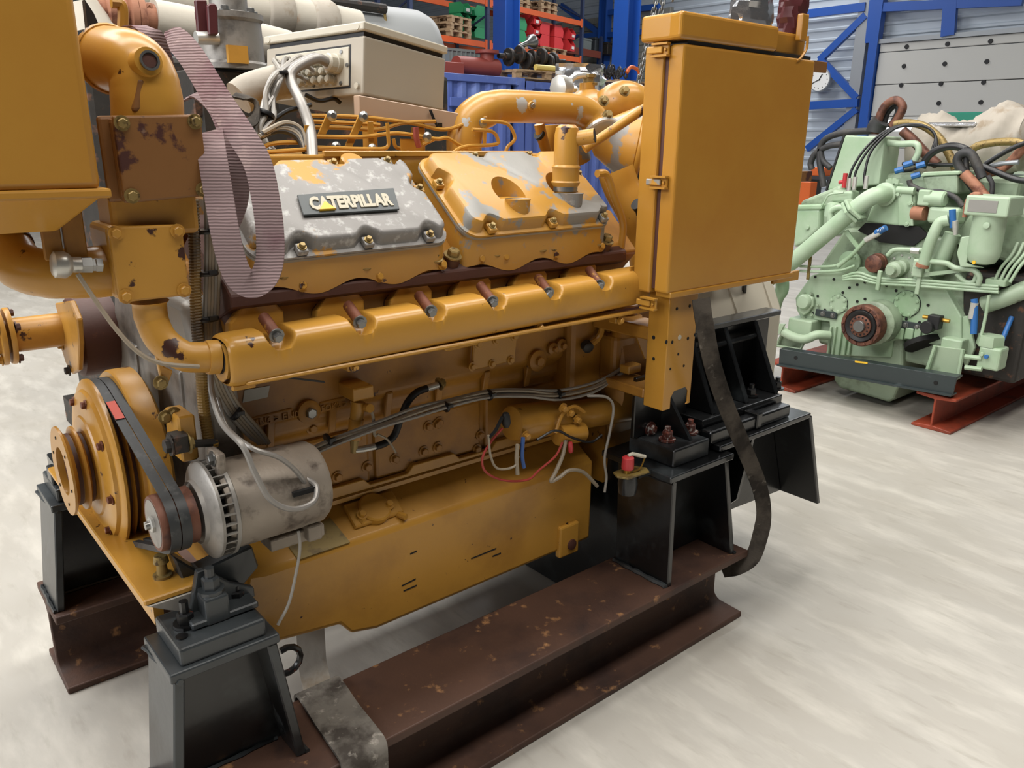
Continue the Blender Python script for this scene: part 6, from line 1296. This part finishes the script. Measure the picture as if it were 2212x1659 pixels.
# coolant pipes right of centre
gt('riser_pipe', [GA(1520, 1165, 4.86), GA(1440, 1190, 4.85), GA(1385, 1290, 4.84), GA(1330, 1430, 4.84), GA(1290, 1570, 4.84)], .031, n=18)
gl_('rust_collar', GA(1285, 1565, 4.84), .036, [(1, 0), (1, .02)], 'rust_flange', GE, 18, (0, .2, -1))
gt('pale_pipe', [GA(1560, 1290, 4.93), GA(1500, 1420, 4.93), GA(1450, 1540, 4.93), GA(1420, 1640, 4.95)], .045, n=18)
MB().tube([GA(1200, 1100, 4.98), GA(1310, 1105, 4.97)], .042, 18).build('rust_hose', 'rust_flange', GE); MB().bb(GA(1310, 1190, 4.95), GA(1620, 1060, 4.95)+V(.12, 0, 0)).build('pipe_header', 'green', GE, 0, .02, 3)
gt('sensor_line', [GA(960, 1490, 4.9), GA(1020, 1440, 4.9), GA(1120, 1435, 4.9), GA(1290, 1440, 4.9)], .014); gl_('hex_union', GA(1180, 1440, 4.9), .02, [(1, 0), (1, .05)], 'zinc', GE, 6, (0, -1, 0))
gt('injector_hose', [GA(510, 1590, 4.86), GA(640, 1480, 4.86), GA(760, 1350, 4.86)], .013); gl_('hose_ferrule', GA(760, 1350, 4.86), .018, [(1, 0), (1, .08), (.9, .10)], 'zinc', GE, 12, (0, -.75, .5)); gl_('hose_band', GA(855, 1285, 4.86), .019, [(1, 0), (1, .07)], 'blue_band', GE, 12, (0, -.75, .5))
raised_text('1Q19', .022, GA(868, 1278, 4.838), V(0, -.82, .5), V(0, .5, .82), 'label_white', GE, 'hose_lettering', .001)
# long tubes across the front
for k in range(3):
    gt('fuel_tube', [GB(700, 222+k*14, 4.87), GB(830, 190+k*26, 4.87), GB(985, 235+k*22, 4.87), GB(1325, 252+k*24, 4.87), GB(1700, 282+k*24, 4.87), GB(2000, 305+k*24, 4.87)], .009)
for x, y in ((1000, 255), (1330, 285)): q = GB(x, y, 4.86); MB().bb(q+V(-.01, -.012, -.06), q+V(.012, .012, .06)).build('tube_clamp', 'green', GE, 0, .003, 1)
for k in range(2): gt('fuel_tube', [GB(340, 135+k*40, 4.86), GB(480, 140+k*40, 4.86), GB(640, 130+k*45, 4.86), GB(720, 80+k*80, 4.87), GB(800, 70+k*60, 4.88)], .009)
q = GB(415, 145, 4.85); MB().bb(q+V(0, -.01, -.08), q+V(.008, .01, .08)).build('perforated_bar', 'plate_bronze', GE, 0)
gt('loop_tube', [GB(1410, 95, 4.85), GB(1560, 110, 4.85), GB(1640, 150, 4.85), GB(1780, 165, 4.85), GB(1840, 220, 4.85), GB(1830, 290, 4.86)], .015); gt('loop_tube', [GB(1650, 200, 4.88), GB(1720, 265, 4.88), GB(1790, 265, 4.88), GB(1820, 200, 4.88)], .013)
MB().slab([GB(x, y, 4.87) for x, y in ((1360, 190), (1720, 155), (1730, 180), (1360, 225))], (.01, 0, 0)).build('flat_stay', 'green', GE, 0)
for x, y in ((1340, 120), (1330, 180)): MB().box(GB(x, y, 4.86), (.05, .06, .06)).build('valve_block', 'green', GE, 0, .008, 2)
# solenoid with brass unions, eye bolt, hoses on the right
so = gl_('solenoid', GB(1420, 640, 4.86), .038, [(.9, -.02), (1, 0), (1, .04), (.9, .045)], 'rubber', GE, 22); MB().box(GB(1470, 600, 4.87), (.06, .07, .08)).build('solenoid_block', 'rubber', so, 0, .004, 1)
MB().rod(GB(1370, 555, 4.88), GB(1590, 595, 4.88), .012, 10).build('brass_union', 'brass', so)
MB().prism([GB(x, y, 4.945) for x, y in ((1450, 510), (1600, 500), (1660, 560), (1640, 660), (1520, 720), (1440, 690))], (.05, 0, 0)).build('governor_cover', 'green', GE, 0, .01, 2)
gt('black_pipe_opening', [GB(1370, 760, 4.96), GB(1380, 800, 4.95)], .11, 'dark_hole', n=24, k=2)
rf = MB().prism([GB(x, y, 4.85) for x, y in ((1470, 800), (1700, 830), (1660, 1070), (1400, 1010))], (.02, 0, 0)).build('mounting_foot', 'green_dirty', GE, 0, .004, 1)
for a, b in (((1470, 800), (1400, 1010)), ((1700, 830), (1660, 1070)), ((1400, 1010), (1660, 1070))):
    MB().tube([GB(*a, 4.83), GB(*b, 4.83)], .012, 6).build('foot_rim', 'green', rf)
MB().bb(GB(1480, 800, 4.86)+V(0, -.02, -.02), GB(1700, 760, 4.86)+V(.2, 0, .0)).build('foot_bracket', 'green', GE, 0, .01, 2)
lf = MB().prism([GB(x, y, 4.85) for x, y in ((190, 700), (390, 740), (345, 830), (145, 800))], (.02, 0, 0)).build('mounting_foot', 'green_dirty', GE, 0, .004, 1); MB().bb(GB(230, 690, 4.86), GB(440, 600, 4.86)+V(.25, 0, 0)).build('foot_bracket', 'green', GE, 0, .01, 2)
for a, b in (((190, 700), (145, 800)), ((390, 740), (345, 830)), ((145, 800), (345, 830))): MB().tube([GB(*a, 4.83), GB(*b, 4.83)], .01, 6).build('foot_rim', 'green', lf)
gt('foot_pipe', [GB(40, 570, 4.83), GB(140, 640, 4.82), GB(260, 715, 4.81), GB(380, 745, 4.81), GB(480, 710, 4.83), GB(585, 715, 4.90)], .03, n=16)
MB().slab([GB(x, y, 4.79) for x, y in ((185, 615), (215, 620), (175, 705), (150, 695))], (.02, 0, 0)).build('pipe_strap', 'green', GE, 0)
gt('vertical_pipe', [GB(190, 230, 4.9), GB(190, 330, 4.9), GB(150, 400, 4.9), GB(120, 520, 4.92), GB(110, 700, 4.95)], .045, n=16); gt('drain_elbow', [GB(-80, 330, 4.7), GB(-60, 250, 4.7), GB(60, 200, 4.72), GB(180, 100, 4.76)], .045, n=16)
dp = gt('flanged_outlet', [P(1636, 600, X=4.6), P(1630, 640, X=4.6), P(1628, 690, X=4.6)], .045, n=18); MB().lathe(P(1627, 692, X=4.6), (0, 0, -1), [(.075, 0), (.078, .006), (.075, .016)], 24).build('rust_flange', 'rust_flange', dp)
# right flank
MB().prism([GB(x, y, 4.95) for x, y in ((1690, 560), (1740, 550), (1800, 820), (1720, 990), (1660, 820), (1660, 640))], (.03, 0, 0)).build('side_bracket', 'green', GE, 0, .004, 1)
vb = MB().bb(GB(1990, 1020, 4.80), GB(1840, 800, 4.80)+V(.12, 0, 0)).build('drain_valve', 'green', GE, 0, .012, 2); MB().lathe(GB(1925, 800, 4.86), (0, 0, 1), [(.07, 0), (.072, .01), (.068, .06)], 6).build('valve_nut', 'green', vb, 20)
for y in (890, 980): MB().tube([GB(1720, y, 4.80), GB(1860, y+15, 4.80)], .014, 8).build('valve_pipe', 'green', vb)
for k, (x, y) in enumerate(((1860, 870), (1900, 890))): gl_('valve_plug', GB(x, y, 4.79), .012, [(1, 0), (.9, .012)], ('green', 'blue_band')[k], vb, 12)
gt('drain_hose', [GB(1795, 410, 4.82), GB(1800, 470, 4.82), GB(1795, 620, 4.82), GB(1790, 700, 4.82)], .018, 'blue_band'); gl_('hose_ferrule', GB(1800, 440, 4.82), .02, [(1, 0), (1, .09)], 'zinc', GE, 12, (0, 0, -1))
gt('blue_hose', [GB(2110, 560, 5.0), GB(2060, 680, 4.95), GB(2010, 800, 4.9)], .014, 'blue_band'); gt('side_tube', [GB(1920, 380, 4.84), GB(1890, 560, 4.84), GB(1840, 780, 4.82)], .009)
for k in range(4): gt('injection_pipe', [GB(1960+k*45, 270, 4.9), GB(2020+k*50, 150, 4.92), GB(2110+k*50, 40, 4.95), GB(2160+k*50, -60, 5.0)], .009)
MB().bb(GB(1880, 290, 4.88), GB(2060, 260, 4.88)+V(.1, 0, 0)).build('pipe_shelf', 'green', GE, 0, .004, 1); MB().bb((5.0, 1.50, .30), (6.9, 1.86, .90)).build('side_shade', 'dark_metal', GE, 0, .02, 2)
gt('side_manifold', [GB(1880, 460, 4.95), GB(2050, 400, 4.95), GB(2300, 300, 5.0)], .05, 'green_dirty', n=14)
# ------------------------------------------------ upper deck: boxes, hoses, lagging
q = [GA(x, y, 5.15) for x, y in ((410, 892), (882, 842), (940, 400), (572, 390))]
jb = MB().prism(q, (.22, 0, 0)).build('junction_cabinet', 'green', GE, 0, .01, 2); MB().prism([p+V(.0, .014, 0) for p in (q[3], q[0])]+[q[0]+V(.0, .001, 0), q[3]+V(0, .001, 0)], (.24, 0, 0)).build('cabinet_back', 'rubber', jb, 0)
gt('cabinet_pipe', [GA(940, 455, 5.2), GA(1080, 470, 5.2), GA(1220, 470, 5.2), GA(1245, 540, 5.2), GA(1210, 620, 5.2)], .02)
rb_ = MB().prism([GA(x, y, 5.05) for x, y in ((1310, 900), (1600, 930), (1600, 745), (1270, 770))], (.25, 0, 0)).build('relay_box', 'green_dirty', GE, 0, .012, 2); MB().prism([GA(x, y, 5.04) for x, y in ((1255, 770), (1620, 750), (1620, 715), (1290, 725))], (.28, 0, 0)).build('relay_lid', 'green', GE, 0, .006, 1)
gl_('relief_valve', GA(1400, 970, 4.98), .045, [(1, -.05), (1, .05), (.8, .06)], 'green', GE, 20, (0, -1, 0)); MB().box(GA(1310, 960, 4.97), (.06, .07, .09)).build('valve_block', 'green', GE, 0, .008, 2)
MB().tube([GA(1050, 890, 4.96), GA(1210, 900, 4.96)], .022, 12).build('spindle', 'green', GE)
for k in range(3): gt('black_hose', [GA(610+k*50+(k == 2)*40, 860-k*10, 5.02), GA(625+k*45+(k == 2)*40, 730, 5.02), GA(720+k*40, 560, 5.05), GA(850+k*30, 420, 5.1), GA(1010+k*20, 320, 5.15), GA(1200, 288+k*8, 5.2), GA(1330, 320, 5.22), GA(1400, 400, 5.22), GA(1410-k*20, 520, 5.2)], .008, 'cable_black')
for k in range(3): gl_('hose_ferrule', GA(607+k*50+(k == 2)*55, 870-k*10, 5.02), .014, [(1, -.02), (1, .06)], 'zinc', GE, 8, (0, 0, 1))
gl_('red_tap', GA(562, 870, 5.0), .014, [(1, 0), (1, .09)], 'red_plastic', GE, 10, (0, 0, 1)); MB().rod(GA(520, 822, 5.0), GA(575, 812, 5.0), .012, 8).build('red_tap_lever', 'red_plastic', GE)
for pts, X, r, mt in ((((850, 380), (890, 220), (950, 110), (1040, 70), (1100, 130), (1060, 230), (1000, 310)), 5.45, .027, 'rust_wheel'), (((930, 300), (960, 190), (1030, 120), (1060, 160), (1020, 250), (970, 310)), 5.5, .018, 'rubber_dull'), (((850, 360), (870, 300), (900, 260)), 5.44, .06, 'rubber_dull'),
                      (((380, 860), (340, 600), (370, 450), (500, 380), (700, 355), (880, 350)), 5.5, .022, 'rubber_dull'), (((270, 700), (260, 640), (310, 550), (420, 490), (540, 470)), 5.5, .022, 'rubber_dull'), (((440, 690), (370, 620), (350, 520)), 5.5, .02, 'rubber_dull'),
                      (((1030, 290), (1150, 275), (1300, 310), (1430, 410), (1500, 520), (1560, 640), (1580, 700)), 5.3, .024, 'bolt_brass'), (((1700, 560), (1780, 490), (1950, 455), (2120, 450), (2240, 480)), 5.35, .024, 'bolt_brass'),
                      (((1100, 350), (1200, 440), (1310, 560), (1420, 660)), 5.3, .03, 'rust_wheel'), (((1280, 690), (1320, 600), (1420, 520), (1560, 490), (1690, 530), (1780, 640)), 5.18, .022, 'cable_black'), (((1890, 980), (1780, 900), (1660, 740), (1600, 630), (1640, 560), (1720, 560), (1780, 660), (1830, 780)), 5.1, .026, 'rubber_dull'),
                      (((1690, 500), (1680, 620), (1690, 770)), 5.12, .016, 'rubber_dull'), (((1660, 740), (1740, 820), (1800, 890), (1880, 990)), 5.08, .03, 'rust_flange'), (((1160, 800), (1180, 850), (1300, 900), (1450, 910), (1580, 960), (1650, 1040)), 5.0, .016, 'rubber_dull'),
                      (((1860, 650), (1990, 570), (2100, 510), (2220, 460)), 5.15, .014, 'cable_black'), (((1830, 670), (1990, 740), (2120, 790), (2240, 810)), 5.12, .018, 'cable_black'), (((1870, 740), (2000, 700), (2100, 620), (2180, 530), (2230, 480)), 5.2, .026, 'rust_flange'), (((1900, 1000), (1920, 850), (1880, 760)), 5.1, .014, 'rubber_dull'),
                      (((1100, 650), (1280, 650), (1400, 660), (1550, 660), (1750, 665)), 5.25, .012, 'cable_black'), (((1040, 715), (1150, 715), (1250, 680)), 5.2, .010, 'cable_black'), (((1860, 680), (2000, 650), (2160, 635)), 5.18, .014, 'grey_post')):
    gt('hose', [GA(x, y, X) for x, y in pts], r, mt)
for x, y in ((1110, 665), (1030, 720), (1180, 770), (1225, 675)): gl_('hose_band', GA(x, y, 5.15), .018, [(1, 0), (1, .05)], 'blue_band', GE, 8, (.2, -.8, .3))
# quilted lagging over the exhausts
rnd = random.Random(5); rows = []; n = 26
for i in range(30):
    t = i/29; c = GA(1240+t*1000, 520+40*math.sin(t*5)-40*t, 5.75); rr = .215+.03*math.sin(t*11)+rnd.uniform(-.008, .008)
    rows.append([c+V(.9*rr*math.cos(k*2*math.pi/n), 0, rr*math.sin(k*2*math.pi/n))*(1+.05*math.sin(k*1.2+i*1.1)+rnd.uniform(-.025, .025)) for k in range(n)]); rows[-1].append(rows[-1][0])
lb_ = MB().grid(rows); lb_.f += [list(range(n))[::-1], [29*(n+1)+k for k in range(n)]]; lb_.build('lagging_blanket', 'lagging_cloth', GE, 80)
q = [GA(x, y, 5.6) for x, y in ((1300, 310), (1760, 310), (1770, 270), (1330, 272))]; MB().prism(q, (.35, 0, 0)).build('heat_shield', 'foil', GE, 0, .006, 1)
MB().bb((5.25, 1.75, 1.05), (7.0, 2.75, 1.42)).build('valley_block', 'green_dirty', GE, 0, .03, 2)
# ================================================================== machine with lagged pipes at the left back
BY = 4.6
bm_ = thing('lagged_engine', 'dark engine with white lagged exhaust pipes behind the yellow elbow', 'engine', (2.2, BY, 0))
pu = [P(x, y, Y=BY) for x, y in ((190, -10), (330, 8), (470, 22), (600, 38), (700, 55), (765, 68))]
MB().bb((pu[0].x-.2, BY-.55, .15), (pu[-1].x+.3, BY+.5, 1.95)).build('engine_body', 'dark_metal', bm_, 0, .03, 2)
MB().bb((pu[0].x-.3, BY-.5, 0), (pu[-1].x+.4, BY+.45, .15)).build('bed_frame', 'dark_metal', bm_, 0)
up_ = MB().tube(sm([P(x, y, Y=BY+.2) for x, y in ((260, -8), (420, 8), (560, 26), (700, 50), (770, 64))], 5), .115, 20).build('exhaust_pipe', 'lagging', bm_, 60)
for x, y in ((595, 30), (692, 48)):
    c = P(x, y, Y=BY+.2); MB().lathe(c, (1, 0, -.02), [(.118, -.08), (.13, -.06), (.128, 0), (.132, .05), (.118, .08)], 20).build('lagging_band', 'lagging_cloth', up_, 60)
lw = MB().tube(sm([P(x, y, Y=BY-.25) for x, y in ((330, 45), (440, 65), (580, 98), (620, 108))], 5), .10, 20).build('exhaust_pipe', 'lagging', bm_, 60)
MB().tube([P(x, y, Y=BY-.25) for x, y in ((205, 25), (335, 47))], .08, 20).build('bare_pipe', 'rust_flange', lw)
for x, y in ((232, 28), (280, 36), (296, 40)): MB().lathe(P(x, y, Y=BY-.25), (1, 0, 0), [(.1, -.02), (.12, -.015), (.12, .015), (.1, .02)], 24).build('pipe_flange', 'rust_flange', lw)
MB().tube(sm([P(x, y, Y=BY-.3) for x, y in ((312, 20), (322, 12), (328, 30), (335, 45))], 4), .016, 8).build('bent_rod', 'rust_flange', lw)
MB().tube([P(x, y, Y=BY-.3) for x, y in ((182, 0), (205, 60))], [.05, .09], 14).build('lagged_stub', 'lagging', bm_)
# maroon hanger plates and grey valve housing on a dark beam
y3 = 3.2
hg = MB().slab([P(x, y, Y=y3) for x, y in ((420, 0), (445, 0), (452, 75), (426, 72))], (0, .02, 0)).build('hanger_plate', 'maroon', bm_, 0, .004, 1); MB().slab([P(x, y, Y=y3-.03) for x, y in ((446, 12), (452, 8), (463, 8), (468, 15), (470, 75), (450, 76))], (0, .02, 0)).build('hanger_plate', 'maroon', bm_, 0, .004, 1)
MB().bb(P(420, 240, Y=y3)+V(0, 0, -.02), P(600, 160, Y=y3)+V(0, .3, 0)).build('support_beam', 'dark_metal', bm_, 0, .005, 1); MB().bb(P(440, 230, Y=y3-.02), P(440, 230, Y=y3-.02)+V(.5, .5, -1.2)).build('support_post', 'dark_metal', bm_, 0)
c = P(505, 152, Y=y3+.08); vh = MB().lathe(c, (0, 0, 1), [(.13, 0), (.13, .02), (.12, .03), (.115, .17), (.125, .18), (.125, .2), (.075, .205), (.07, .21), (.07, .27), (.05, .28), (.045, .31)], 28).build('valve_housing', 'grey_cast', bm_, 40)
for k in range(6): a = k*math.pi/3; bolt(vh, c+V(.1*math.cos(a), .1*math.sin(a), .2), (0, 0, 1), .014, .02, 'bolt_steel')
MB().rod(P(423, 82, Y=y3), P(470, 82, Y=y3), .024, 12).build('valve_spindle', 'zinc', vh); MB().bb(P(495, 135, Y=y3-.055), P(535, 100, Y=y3-.055)+V(0, .02, 0)).build('paint_patch', 'yellow_chip', vh, 0)
# grey tank
YT = 8.2
a, b = P(700, 40, Y=YT), P(925, 95, Y=YT); c0 = P(845, 110, Y=YT); rt = .52
tk2 = thing('storage_tank', 'light grey horizontal cylindrical tank behind the terminal box', 'tank', (c0.x-.8, YT, 0)); zc = P(900, 32, Y=YT-.1).z-rt+.06; xe = P(963, 110, Y=YT-rt*.6).x
MB().lathe((xe, YT, zc), (-1, 0, 0), [(.02, .0), (rt*.45, .015), (rt*.75, .06), (rt*.93, .14), (rt, .25), (rt, 2.4), (rt*.9, 2.5)], 48).build('tank_shell', 'tank_grey', tk2, 60)
for dx in (.5, 1.9): MB().bb((xe-dx-.06, YT-.35, 0), (xe-dx+.06, YT+.35, zc-rt*.8)).build('tank_saddle', 'dark_metal', tk2, 0)
for px, py, w_ in ((878, 62, .14), (835, 52, .1)): q = P(px, py, Y=YT-.3); MB().bb(q+V(-w_, -.02, -.06), q+V(w_, .1, .05)).build('tank_fitting', 'box_white', tk2, 0, .006, 1)
MB().tube(sm([P(*q, Y=YT-.4) for q in ((600, -12), (700, 2), (800, 15), (832, 20))], 4), .05, 10).build('handrail', 'dark_metal', tk2); MB().tube([P(830, 20, Y=YT-.4), P(834, 55, Y=YT-.4)], .015, 8).build('handrail_post', 'bolt_brass', tk2)
struct(MB().bb((-14, 40, 0), (XW, 40.2, 9)).build('wall_left', 'cladding', None, 0))
